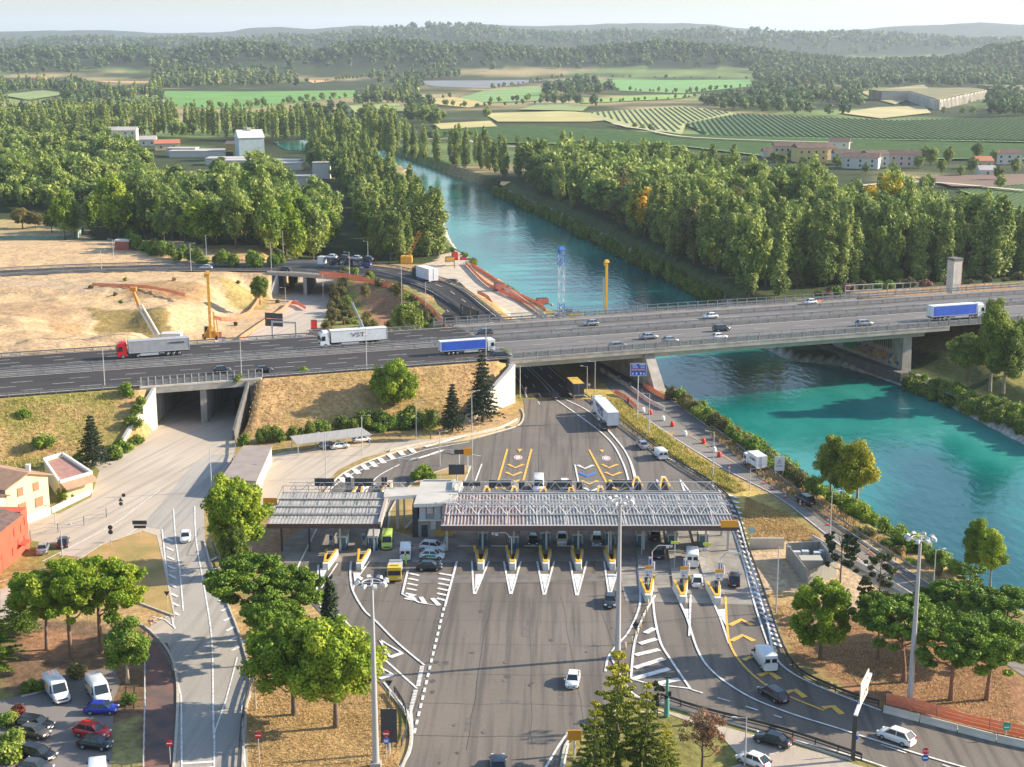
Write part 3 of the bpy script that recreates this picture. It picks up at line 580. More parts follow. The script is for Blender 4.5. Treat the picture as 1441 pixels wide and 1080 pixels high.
# right hand lane edges
ln([(898,800),(901,838),(898,860),(884,890),(868,908),(856,925),(852,945)],.32,sm=True)
ln([(922,838),(905,868),(893,905),(888,953)],.32,sm=True); ln([(919,845),(922,872),(930,905),(945,930),(972,970)],.32,sm=True)
ln([(888,955),(912,962),(972,969)],.3)
for a,c in (((908,891),(921,884)),((900,906),(924,899)),((894,922),(928,914)),((893,940),(934,927)),((889,956),(942,941)),((920,963),(956,956))): ln([a,c],.95)
ln([(946,826),(966,868),(982,915),(1003,945),(1050,978),(1110,1003),(1180,1025),(1290,1060),(1400,1092)],.3,sm=True)
ln([(972,836),(970,895)],.3); ln([(996,830),(1013,868),(1026,906)],.3); ln([(1021,838),(1022,880)],.3); pg([(960,857),(970,857),(969,880)]); pg([(1009,858),(1020,857),(1021,880)])
ln([(1021,838),(1023,878),(1028,908),(1045,935),(1075,962),(1110,980),(1160,1000)],.34,1,sm=True)
for cx,cy,k in ((1044,874,0),(1046,896,0),(1061,925,6),(1082,948,9),(1118,973,12),(1170,996,16)):
    s=17; ln([(cx-s+k*.3,cy+6-k*.35),(cx-1+k*.2,cy-2),(cx+s-2,cy+6+k*.2)],.9,1)
ln([(1040,735),(1058,800),(1078,868),(1088,915),(1105,940),(1150,965),(1240,1000)],.3,sm=True)
for k in range(30):
    t=k/29; x=1023+ (1083-1023)*t; y=696+(905-696)*t; x+=-10*math.sin(math.pi*t)*.4+ (4 if t>.8 else 0); ln([(x+1,y),(x+15,y+5)],.75 if k%1==0 else .5)
ln([(1012,700),(1040,770),(1062,850),(1082,910)],.28,sm=True)
ln([(972,970),(1100,1010)],.25,dash=(1.8,2.2)); ln([(860,925),(890,975),(935,990)],.28,sm=True)
ln([(860,1000),(930,1003)],.2); ln([(970,1000),(1060,1027),(1180,1058),(1300,1098)],.28,sm=True); ln([(1240,1048),(1400,1100)],.2,dash=(3.2,4.5))
ln([(1000,1090),(1120,1050)],.15)
# bottom centre splitter
ln([(765,1085),(786,1050),(800,1030)],.3); ln([(792,1085),(800,1046)],.25)
# upstream of the canopy
ln([(714,632),(698,688)],.42,1); ln([(748,632),(736,678)],.42,1); ln([(829,633),(856,684)],.42,1)
def chev(cx,cy,m,s=11,d=3.4): ln([(cx-s,cy-1.5),(cx-s*.1,cy+d),(cx+s,cy-1.5)],.75,m)
for k,(cx,cy) in enumerate(((726,655),(723,666),(720,677),(718,688))): chev(cx,cy,1)
for cx,cy in ((858,655),(863,666),(868,677),(873,687)): chev(cx,cy,1,11)
chev(824,656,0,11); chev(827,667,2,11); chev(830,678,1,11); chev(833,688,0,11)
ln([(809,654),(816,688)],.3)
pg([(728,632),(735,632),(731,637)],1); pg([(843,633),(850,633),(848,637)],1)
for cx,cy in ((729,644),(853,645)):
    c=P(cx,cy,ZM+.004)
    for r,m,dz in ((.85,0,0),(.70,3,.003),(.52,0,.006)): mk.add([(c.x+r*math.cos(t*math.pi/8),c.y+2.0*r*math.sin(t*math.pi/8),c.z+dz) for t in range(16)],[tuple(range(16))],m)
ln([(820,560),(832,590),(860,640),(884,672),(890,690)],.3,sm=True) if False else None
ln([(782,562),(850,612),(876,650),(888,692)],.34,sm=True); ln([(795,562),(830,580),(862,612),(885,645),(897,692)],.34,sm=True)
ln([(850,600),(872,625),(888,650),(901,693)],.22,sm=True)
ln([(737,548),(783,572)],.2,dash=(2.2,4.5)) if False else None
ln([(757,565),(763,575)],.2,dash=(3,4))
ln([(678,653),(664,690)],.3); ln([(665,640),(677,642)],.2)
# far noses
for x in (924,957): ln([(x,675),(x+6,692)],.3); ln([(x,675),(x+20,700)],.3); pg([(x+2,680),(x+5,684),(x+6,692),(x+9,692)])
ln([(990,668),(1012,690),(1030,715)],.28,sm=True); ln([(935,642),(985,668),(1005,685)],.25)
# exit lanes upper-left: kerbside blocks
ln([(452,705),(470,684),(500,665),(540,650),(575,641),(600,633),(660,622)],.3,sm=True)
for x,y in ((484,676),(492,670),(503,664),(515,658),(527,654),(539,649),(552,643),(566,638),(581,634)): ln([(x-5,y-4.0),(x+2,y+3)],1.1)
ln([(598,629),(660,612),(700,602)],1.0,sm=True); ln([(468,697),(500,672),(540,655),(563,653)],.2) if False else None
ln([(513,696),(530,672),(562,654)],.28,sm=True); ln([(575,649),(588,644)],.22); ln([(602,642),(617,638)],.22); ln([(510,690),(527,680)],.8)
ln([(438,745),(455,712)],.3); ln([(418,800),(450,735)],.28)
# local road lines
ln([(228,745),(234,800),(243,875),(246,885)],.24,0,.075); ln([(274,712),(276,760),(288,830),(298,900),(300,1000),(301,1040)],.22,0,.075,sm=True)
ln([(244,716),(247,760),(253,800),(258,860)],.22,0,.075); ln([(245,940),(255,980),(256,1110)],.2,0,.075); ln([(334,925),(318,985),(302,1030),(301,1110)],.2,0,.075)
ln([(340,985),(342,1040),(348,1110)],.2,0,.075)
for k in range(9): ln([(232+k*1.4,757+k*13),(243+k*1.2,762+k*13)],.5,0,.076)
for k in range(10): ln([(294+k*3.5,790+k*14),(306+k*3.5,784+k*14)],.5,0,.076)
ln([(60,790),(115,762),(160,738),(200,708),(225,690)],.18,0,.075,sm=True); ln([(100,796),(155,768),(196,742)],.18,0,.075); ln([(70,742),(117,741)],.15,0,.075); ln([(215,868),(232,872),(247,884)],.2,0,.075); ln([(256,1075),(300,1072)],.5,0,.076); ln([(256,1083),(300,1080)],.5,0,.076)
ln([(0,819),(60,800),(110,790)],.15,0,.075)
for k in range(4): ln([(216+k*8,872-k*1.5),(221+k*8,871-k*1.5)],.3,0,.076)
ln([(210,872),(223,876),(214,879),(210,872)],.16,0,.075)
# riverside road lines
ln([(960,606),(1040,655),(1100,690),(1190,750),(1290,825)],.15,1,.1); ln(RVR[1:-1],.15,0,.1); ln([(x+3,y) for x,y in RVL[2:-1]],.15,0,.1)
# motorway
def ml(s0,s1,u,w=.22,dash=None,m=0,z=9.065): ribbon(mk,[mw(s0,u,z),mw(s1,u,z)],w,m,dash=dash)
for u in (1.6,19.2,26.4,41.4): ml(sL,sE,u,.25)
for u in (5.0,9.2,13.4): ml(sL+ (u*3)%9,sE,u,.17,dash=(4.5,7.5))
for u in (30.3,34.0,37.8): ml(sL+(u*5)%7,sW if u>33 else sE,u,.17,dash=(4.5,7.5))
ml(5,sE,34.9,.2)
# slip road lines
def rl(t,w=.2,dash=None,i0=0,i1=None):
    pts=[off(a.lerp(c,t),.09) for a,c in zip(RN,RF)][i0:i1]; ribbon(mk,smooth(pts,4),w,0,dash=dash)
rl(.05); rl(.95); rl(.46,.16); rl(.54,.16); rl(.26,.16,(4,6)); rl(.75,.16,(4,6))
M_REDP=mat('road_red',(.6,.05,.05),.6)
# tar seams, repair strips and worn wheel paths on the plaza
sm=MB()
SR=random.Random(21)
def seam(pts,w=.1,m=0): MZI[0]+=1; ribbon(sm,PL(pts,.072+(MZI[0]%8)*.002),w,m)
for y in (612,640,668,820,845,872,905,948,990,1035): 
    x0=560 if y>900 else 500 if y>830 else 690; x1=980 if y<700 else 1010; xs_=[x0+(x1-x0)*k/12 for k in range(13)]; seam([(x,y+SR.uniform(-1.2,1.2)+ (x-x0)*.01) for x in xs_],SR.choice([.05,.07,.1]))
for x in (640,692,745,790,838): seam([(x+SR.uniform(-2,2)+(x-740)*.0035*(y-840),y) for y in range(840,1080,24)],.05)
for x in (705,760,800): seam([(x+(y-560)*(x-770)*.002,y) for y in range(600,690,15)],.07)
for x,y,w,h in ((618,930,14,7),(735,880,10,16),(792,905,6,30),(705,985,26,6),(655,1010,10,20),(760,625,16,5),(712,600,9,8),(955,640,10,5),(840,700-70,8,9)): MZI[0]+=1; q=PL([(x,y),(x+w,y+.6),(x+w-1.5,y+h),(x-1.2,y+h-.5)],.068+(MZI[0]%8)*.002); sm.add(q,[(0,1,2,3)],1)
for k in range(40):
    x=SR.uniform(600,900); y=SR.uniform(835,1075); c=P(x,y,.070+(k%20)*.002); r0=SR.uniform(.12,.45); sm.add([(c.x+r0*math.cos(t*.785)*SR.uniform(.6,1.2),c.y+r0*1.5*math.sin(t*.785)*SR.uniform(.6,1.2),c.z) for t in range(8)],[tuple(range(8))],0 if k%3 else 1)
struct(sm.build('road_seams',[mat('tar_seam',(.085,.073,.063),.8),mat('asphalt_repair',(.115,.10,.088),.9,c2=(.15,.13,.115),sc=1.2)]))
struct(mk.build('road_markings',[M_WHITE,M_YEL,M_BLUE,M_REDP]))
# ---------- raised islands and kerbs ----------
def island(name,pts,m,h=.16,kind='structure'):
    q=PL(pts,.05); b=MB(); b.prism(q,.0,h+.05,0,0); o=b.build(name,m); struct(o)
    k=MB(); loop=q+[q[0]]; 
    for a,c in zip(loop[:-1],loop[1:]): k.bar((a.x,a.y,h*.5+.05),(c.x,c.y,h*.5+.05),.28,h+.06)
    struct(k.build('kerb',M_KERB))
island('traffic_island',[(144,767),(200,748),(222,755),(230,790),(238,830),(246,868),(192,848),(168,842),(120,815),(92,800)],M_GRASSI)
island('traffic_island',[(662,657),(640,657),(605,668),(580,682),(560,700),(548,722),(546,748),(575,756),(640,752),(644,706),(655,675)],M_GRASSI)
def kerb(pts,w=.3,h=.22,m=M_KERB,z=0,sm=True):
    q=PL(pts,z+h/2+.03); q=smooth(q,4) if sm else q; b=MB()
    for a,c in zip(q[:-1],q[1:]): b.bar(a,c,w,h)
    struct(b.build('kerb',m))
kerb([(733,575),(737,585),(730,598),(700,608),(650,620),(600,627),(550,638),(505,655),(475,672),(455,696)]); kerb([(728,590),(700,603),(650,614),(600,623),(548,634)],.25,.5)
kerb([(243,1100),(250,990),(247,945),(236,915),(212,888),(186,872)],.3,.2); kerb([(340,1100),(346,1000),(352,975),(350,940),(336,890),(316,840),(298,800),(287,760)],.25,.25)
kerb([(548,975),(566,997),(577,1020),(577,1050),(566,1080),(556,1110)],.3,.2); kerb([(870,975),(935,992),(1080,1033),(1200,1070)],.3,.2); kerb([(786,1110),(795,1050),(815,1030)],.25,.2)
kerb([(125,655),(150,640),(178,625),(205,605)],.3,.3); kerb([(30,980),(60,972),(85,955)],.2,.2)
kerb([(300,640),(292,700),(283,740)],.3,.3) if False else None
# ================= VEGETATION =================
def leafcloud(cent,rad,n,size,rs,flat=.6,squash=1.0,tints=None,out=.55):
    """n leaf quads spread through a set of clumps; returns verts (4n,3), tint (n)"""
    cent=np.array(cent); rad=np.array(rad); K=len(cent); w=rad**2; idx=rs.choice(K,n,p=w/w.sum())
    d=rs.normal(size=(n,3)); d/=np.linalg.norm(d,axis=1)[:,None]; r=rad[idx]*(rs.rand(n)**.28)*rs.uniform(.85,1.12,n)
    p=cent[idx]+d*r[:,None]*np.array([1,1,squash])
    nr=d*out+rs.normal(size=(n,3))*flat*.6+np.array([0,0,.25]); nr/=np.linalg.norm(nr,axis=1)[:,None]
    t=rs.normal(size=(n,3)); a=np.cross(nr,t); a/=np.linalg.norm(a,axis=1)[:,None]; b=np.cross(nr,a); s=size*rs.uniform(.6,1.25,n)[:,None]*.5
    q=np.stack([p-a*s-b*s*.7,p+a*s-b*s*.5,p+a*s*.8+b*s,p-a*s*.9+b*s*.8],1)
    ct=rs.rand(K) if tints is None else np.array(tints); tint=np.clip(ct[idx]*.75+rs.rand(n)*.4-.05,0,1)
    return q.reshape(-1,3),tint
def mesh_np(name,V,tint,m,core=None):
    n=len(tint); me=bpy.data.meshes.new(name); me.vertices.add(len(V)); me.vertices.foreach_set('co',V.astype(np.float32).ravel())
    me.loops.add(4*n); me.loops.foreach_set('vertex_index',np.arange(4*n,dtype=np.int32)); me.polygons.add(n); me.polygons.foreach_set('loop_start',np.arange(0,4*n,4,dtype=np.int32))
    me.update(); a=me.attributes.new('tint','FLOAT','FACE'); a.data.foreach_set('value',tint.astype(np.float32)); me.materials.append(m); return me
def sph(K,rs,a,b,c,z0,inner=.55):
    out=[]
    while len(out)<K:
        d=rs.normal(size=3); d/=np.linalg.norm(d); r=rs.uniform(inner,1)
        if d[2]<-.75: continue
        out.append((d[0]*a*r,d[1]*b*r,z0+d[2]*c*r))
    return out
def trunk_mesh(name,h,r,m,limbs=5,rs=None,spread=2.5,lh=.45,lean=0,top=None):
    b=MB(); rs=rs or np.random.RandomState(1); top=top or h; pts=[Vector((lean*(k/4.0)**1.5+rs.uniform(-.1,.1)*k*.3,rs.uniform(-.1,.1)*k*.3,top*k/4-(.3 if k==0 else 0))) for k in range(5)]
    for k in range(4): b.tube(pts[k],pts[k+1],r*(1-.18*k)*(1.25 if k==0 else 1),r*(1-.18*(k+1)),7,caps=False)
    for k in range(limbs):
        t=lh+(.95-lh)*k/max(1,limbs); i=min(3,int(t*4)); p=pts[i].lerp(pts[i+1],t*4-i); a=k*2.4+rs.rand(); q=p+Vector((math.cos(a)*spread,math.sin(a)*spread,spread*rs.uniform(.5,.9))); mid_=(p+q)/2+Vector((0,0,-.15*spread))
        b.tube(p,mid_,r*.42,r*.3,5,caps=False); b.tube(mid_,q,r*.3,r*.1,5,caps=False)
    return b.mesh(name,m)
L_FAR=leafmat('leaves_far_wood',(.05,.095,.04),(.105,.165,.065),(.20,.25,.10))
L_BRIGHT=leafmat('leaves_bright',(.10,.17,.012),(.22,.32,.022),(.40,.46,.04))
L_MID=leafmat('leaves_mid',(.08,.125,.018),(.17,.23,.03),(.31,.35,.055))
L_FOREST=leafmat('leaves_forest',(.11,.165,.04),(.24,.315,.065),(.43,.47,.12),rnd=1.3)
L_POP=leafmat('leaves_poplar',(.11,.16,.04),(.22,.285,.065),(.40,.44,.12),rnd=1.1)
L_PINE=leafmat('needles_pine',(.06,.12,.012),(.14,.23,.02),(.28,.38,.04),.12,.5)
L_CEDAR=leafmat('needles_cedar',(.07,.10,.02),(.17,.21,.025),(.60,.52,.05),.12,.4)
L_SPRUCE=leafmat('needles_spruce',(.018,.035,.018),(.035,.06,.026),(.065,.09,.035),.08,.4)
L_YEL=leafmat('leaves_yellow',(.17,.23,.02),(.46,.41,.03),(.78,.45,.04),.3,.3)
L_BROWN=leafmat('leaves_brown',(.16,.08,.04),(.26,.14,.08),(.36,.22,.13),.2,.3)
L_BUSH=leafmat('leaves_bush',(.09,.16,.02),(.18,.28,.03),(.32,.38,.07),rnd=1.2)
L_OLIVE=leafmat('leaves_olive',(.10,.10,.03),(.19,.17,.05),(.32,.26,.09),rnd=1.2)
L_RUST=leafmat('leaves_rust',(.12,.03,.02),(.22,.06,.04),(.3,.12,.06),.2,.3)
TM={}
def variant(kind,i):
    """returns crown mesh, trunk mesh, at nominal height (m)"""
    k=(kind,i)
    if k in TM: return TM[k]
    rs=np.random.RandomState(hash(kind)%1 + sum(map(ord,kind))*7+i*31); tr=None
    if kind=='forest':   # nominal 15 high, 10 wide
        a=rs.uniform(4.2,5.6); c=sph(52,rs,a,a*.95,5.8,8.8,.45)+[(0,0,z) for z in (5,8,11)]; r=[rs.uniform(.7,1.9) for _ in range(52)]+[2.6,3,2.4]
        V,t=leafcloud(c,r,4800,.60,rs); m=L_FOREST; tr=trunk_mesh('trunk',11,.28,M_BARK,3,rs)
    elif kind=='poplar':  # 22 high, 5 wide
        c=[];r=[]
        for k2 in range(26):
            z=2.5+19*k2/25; w=1.75*math.sin(math.pi*min(1,(z+1)/23)**.8)**.6*rs.uniform(.7,1.15); an=rs.rand()*6.28; c.append((math.cos(an)*w*.65,math.sin(an)*w*.65,z)); r.append(max(.7,w*.95+.25))
        V,t=leafcloud(c,r,4200,.56,rs,squash=1.3); m=L_POP; tr=trunk_mesh('trunk',14,.25,M_BARK,0,rs)
    elif kind in('maple','ash'):   # near big broadleaf: 11 high
        a=4.6 if kind=='maple' else 4.9; c=sph(150,rs,a*.92,a*.86,4.4 if kind=='maple' else 4.0,6.6 if kind=='maple' else 6.8,.4)+[(0,0,5),(0,0,8)]; r=[rs.uniform(.3,1.15) for _ in range(150)]+[2.2,2.0]
        V,t=leafcloud(c,r,26000,.27,rs); m=L_BRIGHT if kind=='maple' else L_MID; tr=trunk_mesh('trunk',8.5,.26,M_BARK,7,rs,2.8,.3)
    elif kind=='feather':  # bright airy tree, 10 high
        c=[];r=[]
        for k2 in range(46):
            z=rs.uniform(2.6,10); w=3.6*math.sin(math.pi*(z-1.2)/10)**.7; an=rs.rand()*6.28; q=rs.uniform(.3,1)*w; c.append((math.cos(an)*q,math.sin(an)*q,z)); r.append(rs.uniform(.5,1.15))
        V,t=leafcloud(c,r,17000,.25,rs,out=.3); m=L_BRIGHT; tr=trunk_mesh('trunk',8,.24,M_BARK,6,rs,2.2,.3)
    elif kind=='platan':   # tall egg 13 high
        c=sph(44,rs,3.1,3.1,5.2,7.6,.45)+[(0,0,6),(0,0,9)]; r=[rs.uniform(.7,1.4) for _ in range(44)]+[2,1.8]
        V,t=leafcloud(c,r,17000,.30,rs); m=L_MID; tr=trunk_mesh('trunk',9,.3,mat('plane_bark',(.35,.29,.21),.9,c2=(.2,.16,.11),sc=2),5,rs,1.8,.35)
    elif kind=='platanyel':
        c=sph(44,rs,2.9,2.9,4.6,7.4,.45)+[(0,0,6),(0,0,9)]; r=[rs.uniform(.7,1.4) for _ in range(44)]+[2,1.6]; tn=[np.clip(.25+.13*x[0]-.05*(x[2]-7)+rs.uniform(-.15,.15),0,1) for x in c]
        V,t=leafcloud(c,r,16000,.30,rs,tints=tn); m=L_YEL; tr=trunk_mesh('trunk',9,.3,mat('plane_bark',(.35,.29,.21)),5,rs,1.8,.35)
    elif kind=='pine':    # umbrella pine 11 high, 9 wide
        c=[];r=[];
        for k2 in range(95):
            an=rs.rand()*6.28; q=math.sqrt(rs.rand())*4.7; z=9.3-q*q*.08+rs.uniform(-1.0,.9); c.append((math.cos(an)*q,math.sin(an)*q,z)); r.append(rs.uniform(.35,.95))
        for k2 in range(26):
            an=rs.rand()*6.28; q=rs.uniform(1.2,4.2); c.append((math.cos(an)*q,math.sin(an)*q,rs.uniform(5.2,8))); r.append(rs.uniform(.5,.9))
        V,t=leafcloud(c,r,30000,.21,rs,squash=.62,flat=1.0,out=.3); m=L_PINE; tr=trunk_mesh('trunk',9,.27,M_BARKR,9,rs,3.0,.45,lean=rs.uniform(-1.2,1.2))
    elif kind=='thinpine':
        c=[];r=[]
        for k2 in range(34):
            z=rs.uniform(2.8,9.2); q=rs.uniform(.3,1)*(3.2-.22*abs(z-5.5)); an=rs.rand()*6.28; c.append((math.cos(an)*q,math.sin(an)*q,z)); r.append(rs.uniform(.35,.8))
        V,t=leafcloud(c,r,4600,.3,rs,squash=.6,flat=1.1,out=.2); m=leafmat('needles_thin',(.05,.06,.025),(.10,.115,.04),(.18,.18,.07),.12,.5); tr=trunk_mesh('trunk',9.4,.17,M_BARK,12,rs,2.2,.25)
    elif kind in('cedar','spruce'):
        H=12.5 if kind=='cedar' else 13.5; W0=4.7 if kind=='cedar' else 4.4; c=[];r=[];tn=[]
        nl=9 if kind=='cedar' else 15
        for l in range(nl):
            z=1.8+(H-2.2)*l/(nl-1); w=W0*(1-(l/(nl))**1.15)+.25; nb=max(3,int(3+w*(1.5 if kind=='cedar' else 2.2)))
            for j in range(nb):
                an=j*6.283/nb+l*1.1+rs.uniform(-.25,.25); ww=w*rs.uniform(.65,1.12)
                for t_ in np.arange(.3,1.01,.17 if kind=='cedar' else .2):
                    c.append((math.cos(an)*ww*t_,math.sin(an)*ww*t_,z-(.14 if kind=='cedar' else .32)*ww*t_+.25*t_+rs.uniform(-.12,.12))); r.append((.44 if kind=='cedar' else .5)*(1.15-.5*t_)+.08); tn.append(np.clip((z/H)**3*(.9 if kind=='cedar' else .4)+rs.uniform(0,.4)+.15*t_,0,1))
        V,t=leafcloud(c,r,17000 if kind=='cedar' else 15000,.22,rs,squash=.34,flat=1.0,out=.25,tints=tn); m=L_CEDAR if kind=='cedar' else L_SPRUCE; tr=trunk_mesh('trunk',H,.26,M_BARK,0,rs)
    elif kind=='cypress':
        c=[(rs.uniform(-.25,.25),rs.uniform(-.25,.25),.6+7*k2/22) for k2 in range(23)]; r=[.95*math.sin(math.pi*min(1,.18+.80*k2/22))**.7+.12 for k2 in range(23)]
        V,t=leafcloud(c,r,5200,.24,rs,squash=1.2); m=L_SPRUCE; tr=trunk_mesh('trunk',5,.15,M_BARK,0,rs)
    elif kind=='willow':
        c=[];r=[]
        for k2 in range(60):
            an=rs.rand()*6.28; q=rs.uniform(.2,1)*3.6; zt=7-q*q*.18
            for z in np.arange(zt,max(1.0,zt-4.5),-.8): c.append((math.cos(an)*q*1.05,math.sin(an)*q*1.05,z)); r.append(.5)
        V,t=leafcloud(c,r,9500,.36,rs,squash=1.5); m=leafmat('leaves_willow',(.16,.22,.03),(.27,.32,.06),(.40,.42,.10),.3,.3); tr=trunk_mesh('trunk',5.5,.3,M_BARK,4,rs,2)
    elif kind=='dry':
        c=sph(60,rs,3.0,3.0,3.4,5.4,.2); r=[rs.uniform(.3,.7) for _ in range(60)]
        V,t=leafcloud(c,r,3600,.2,rs,out=.1,flat=1.2); m=L_BROWN; tr=trunk_mesh('trunk',7.5,.2,M_BARK,16,rs,2.4,.25)
    elif kind=='bush':    # nominal 2.4 high, 3.4 wide
        c=sph(14,rs,1.2,1.2,.8,1.1,.3); r=[rs.uniform(.5,.85) for _ in range(14)]
        V,t=leafcloud(c,r,1500,.26,rs); m=L_BUSH; tr=trunk_mesh('stem',1.4,.09,M_BARK,3,rs,.6)
    elif kind=='midtree':
        c=sph(24,rs,4.6,4.4,5.6,8.8,.5)+[(0,0,6),(0,0,10)]; r=[rs.uniform(.9,2.0) for _ in range(24)]+[2.8,2.6]; V,t=leafcloud(c,r,1000,1.05,rs); m=L_FOREST
    elif kind=='midpoplar':
        c=[(0,0,z) for z in (3,5,7,9,11,13,15,17,19)]; r=[1.2,1.5,1.7,1.8,1.8,1.7,1.5,1.2,.8]; V,t=leafcloud(c,r,620,.85,rs,squash=1.3); m=L_POP
    elif kind=='fartree':
        c=sph(7,rs,3.6,3.6,4.6,7.5,.5); r=[rs.uniform(2,3.2) for _ in range(7)]; V,t=leafcloud(c,r,130,2.3,rs); m=L_FOREST
    elif kind=='farpoplar':
        c=[(0,0,z) for z in (4,8,12,16,19)]; r=[1.5,1.9,2,1.7,1.1]; V,t=leafcloud(c,r,110,1.9,rs,squash=1.4); m=L_POP
    if kind=='magnolia': pass
    cm=mesh_np('crown',V,t,m); TM[k]=(cm,tr,V,t); return TM[k]
def recolor(cm,m):
    c=cm.copy(); c.materials.clear(); c.materials.append(m); return c
RC_={}
def tree(kind,x,y,z,sc=1.0,label=None,group=None,name='broadleaf_tree',cat='tree',mat_=None,i=None,scz=None,rz=None):
    i=random.randrange(7 if kind=='forest' else 4) if i is None else i; cm,tr,_,_=variant(kind,i)
    if mat_:
        key=(kind,i,mat_.name)
        if key not in RC_: RC_[key]=recolor(cm,mat_)
        cm=RC_[key]
    o=empty(name,(x,y,z),random.uniform(0,6.28) if rz is None else rz,label,cat,group); o.scale=(sc,sc,scz or sc)
    c=bpy.data.objects.new('crown' if cat!='shrub' else 'foliage',cm); COL.objects.link(c); c.parent=o
    t=bpy.data.objects.new('trunk' if cat!='shrub' else 'stem',tr); COL.objects.link(t); t.parent=o
    return o
def tpx(kind,px,py,topy,z=0,nom=11,width=None,**k):
    p=P(px,py,z); H=hz(px,topy,p.y)-z; s=H/nom; return tree(kind,p.x,p.y,z,(width or 1)*s,scz=s,**k)
poly('farm_basin_water',[(384,200),(440,197),(500,202),(522,210),(470,215),(400,211)],bpy.data.materials['river_water'],.35)
for tr_ in ([(862,174),(912,183),(960,192),(1060,197),(1200,201)],[(540,196),(640,196),(700,205),(800,208)],[(1200,262),(1300,256),(1441,268)],[(0,173),(60,172),(120,176)]): 
    tb=MB(); ribbon(tb,smooth(PL(tr_,2.6),4),5); struct(tb.build('farm_track',mat('track_dust',(.50,.42,.32),.95)))
# --- individual trees near the plaza ---
def pine(px,py,topy,label,w=1.0,i=0,z=0): return tpx('pine',px,py,topy,z,10.4,w*1.22,label=label,name='pine_tree',group='umbrella pines',i=i)
tpx('maple',337,797,664,0,11.2,.86,label='round bright green tree between the local road and the smaller canopy',i=0,rz=0)
tpx('maple',331,812,742,0,11.2,.8,label='small dark leafy tree at the foot of the round bright tree',mat_=L_MID,i=3)
pine(358,902,785,'dark umbrella pine at the road edge left of the twin leafy trees',.9,0); pine(412,900,796,'umbrella pine behind the cypress and the twin leafy trees',.72,1)
pine(385,935,838,'low umbrella pine leaning over the local road verge',.7,2)
tpx('ash',414,1006,862,0,10.8,1.02,label='large leafy tree on the dry verge, left one of the pair',mat_=L_BRIGHT,i=0)
tpx('ash',473,1024,874,0,10.8,1.02,label='large leafy tree on the dry verge, right one nearer the tall mast',mat_=L_BRIGHT,i=1)
tpx('cypress',465,888,808,0,8,1.0,label='narrow dark cypress beside the exit lane',name='cypress_tree')
for a,b,c in ((487,905,884),(500,918,895)): tpx('bush',a,b,c,0,2.4,1.1,label='dark red shrub beside the exit lane behind the leafy trees',name='shrub',cat='shrub',group='red shrubs',mat_=L_RUST)
tpx('bush',440,905,870,0,2.4,1.2,label='green shrub under the umbrella pine by the cypress',name='shrub',cat='shrub',mat_=L_MID)
# bottom centre cedars
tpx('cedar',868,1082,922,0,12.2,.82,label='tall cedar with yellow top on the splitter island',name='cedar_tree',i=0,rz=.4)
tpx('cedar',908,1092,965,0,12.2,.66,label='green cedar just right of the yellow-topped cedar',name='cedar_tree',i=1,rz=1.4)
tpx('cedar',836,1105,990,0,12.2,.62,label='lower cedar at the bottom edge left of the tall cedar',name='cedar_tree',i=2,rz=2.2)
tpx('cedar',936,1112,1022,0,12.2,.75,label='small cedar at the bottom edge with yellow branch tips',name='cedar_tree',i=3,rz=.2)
tpx('thinpine',925,1010,962,0,9.4,.8,label='small dark conifer behind the green mast',name='pine_tree',i=1,mat_=L_SPRUCE)
tpx('dry',988,1085,996,0,8.6,.95,label='bare brown tree with withered leaves right of the cedars',name='withered_tree',i=0)
# right bank of the plaza
tpx('feather',1154,928,806,0,10.6,.95,label='bright green feathery tree on the grass right of the hatched kerb',i=0,rz=.3)
tpx('thinpine',1182,826,745,0,9.6,.95,label='dark open pine beside the fenced gas yard',name='pine_tree',i=0,mat_=L_SPRUCE)
tpx('thinpine',1236,865,780,0,9.6,.9,label='pale sparse pine behind the bright feathery tree',name='pine_tree',i=1); tpx('thinpine',1216,862,812,0,9.6,.8,label='thin spindly pine left of the pale sparse pine',name='pine_tree',i=2)
pine(1236,928,836,'umbrella pine with straight trunk left of the tall mast',.80,1)
pine(1272,960,842,'forked umbrella pine right behind the tall mast',.85,2)
pine(1338,985,868,'umbrella pine with straight dark trunk nearest the orange netting',.95,3)
pine(1388,985,872,'umbrella pine leaning at the right picture edge',.95,0); pine(1345,905,820,'broad umbrella pine at the riverside road end',1.0,1); pine(1405,925,830,'umbrella pine between the others by the river, at the far right',.95,2); pine(1300,900,832,'low umbrella pine behind the forked pine',.9,3)
tpx('thinpine',1362,850,796,0,9.6,1.3,label='dark spiky cedar top by the river below the two small plane trees',name='pine_tree',i=3,mat_=L_PINE)
# by the river
tpx('platan',1168,706,610,-1,13,.95,label='big dark green plane tree on the river edge',name='plane_tree',i=0); tpx('platan',1183,712,625,-1,13,.85,label='green plane tree squeezed between the dark one and the yellow one',name='plane_tree',i=2)
tpx('platanyel',1205,722,614,-1,12.4,.92,label='plane tree turning yellow and orange over the river',name='plane_tree',i=0,rz=0)
tpx('platan',1372,815,727,-1,13,.85,label='pointed yellow-green plane tree over the water at right',name='plane_tree',i=1,mat_=L_BRIGHT); tpx('platan',1393,828,752,-1,12,.85,label='round yellow-green plane tree over the water, rightmost',name='plane_tree',i=3,mat_=L_BRIGHT)
tpx('platan',1393,548,420,-1,13,.75,label='tall bright tree standing in front of the bridge end on the right bank',mat_=L_MID,i=0); tpx('platan',1412,552,455,-1,13,.95,label='broad green tree right of the tall bright tree',mat_=L_MID,i=1)
tpx('ash',1362,535,470,0,10.8,1.1,label='dark tree under the bridge end on the right bank',mat_=L_MID,i=1); tpx('ash',1436,530,450,0,10.8,1.1,label='dark tree at the right picture edge below the motorway',mat_=L_MID,i=2)
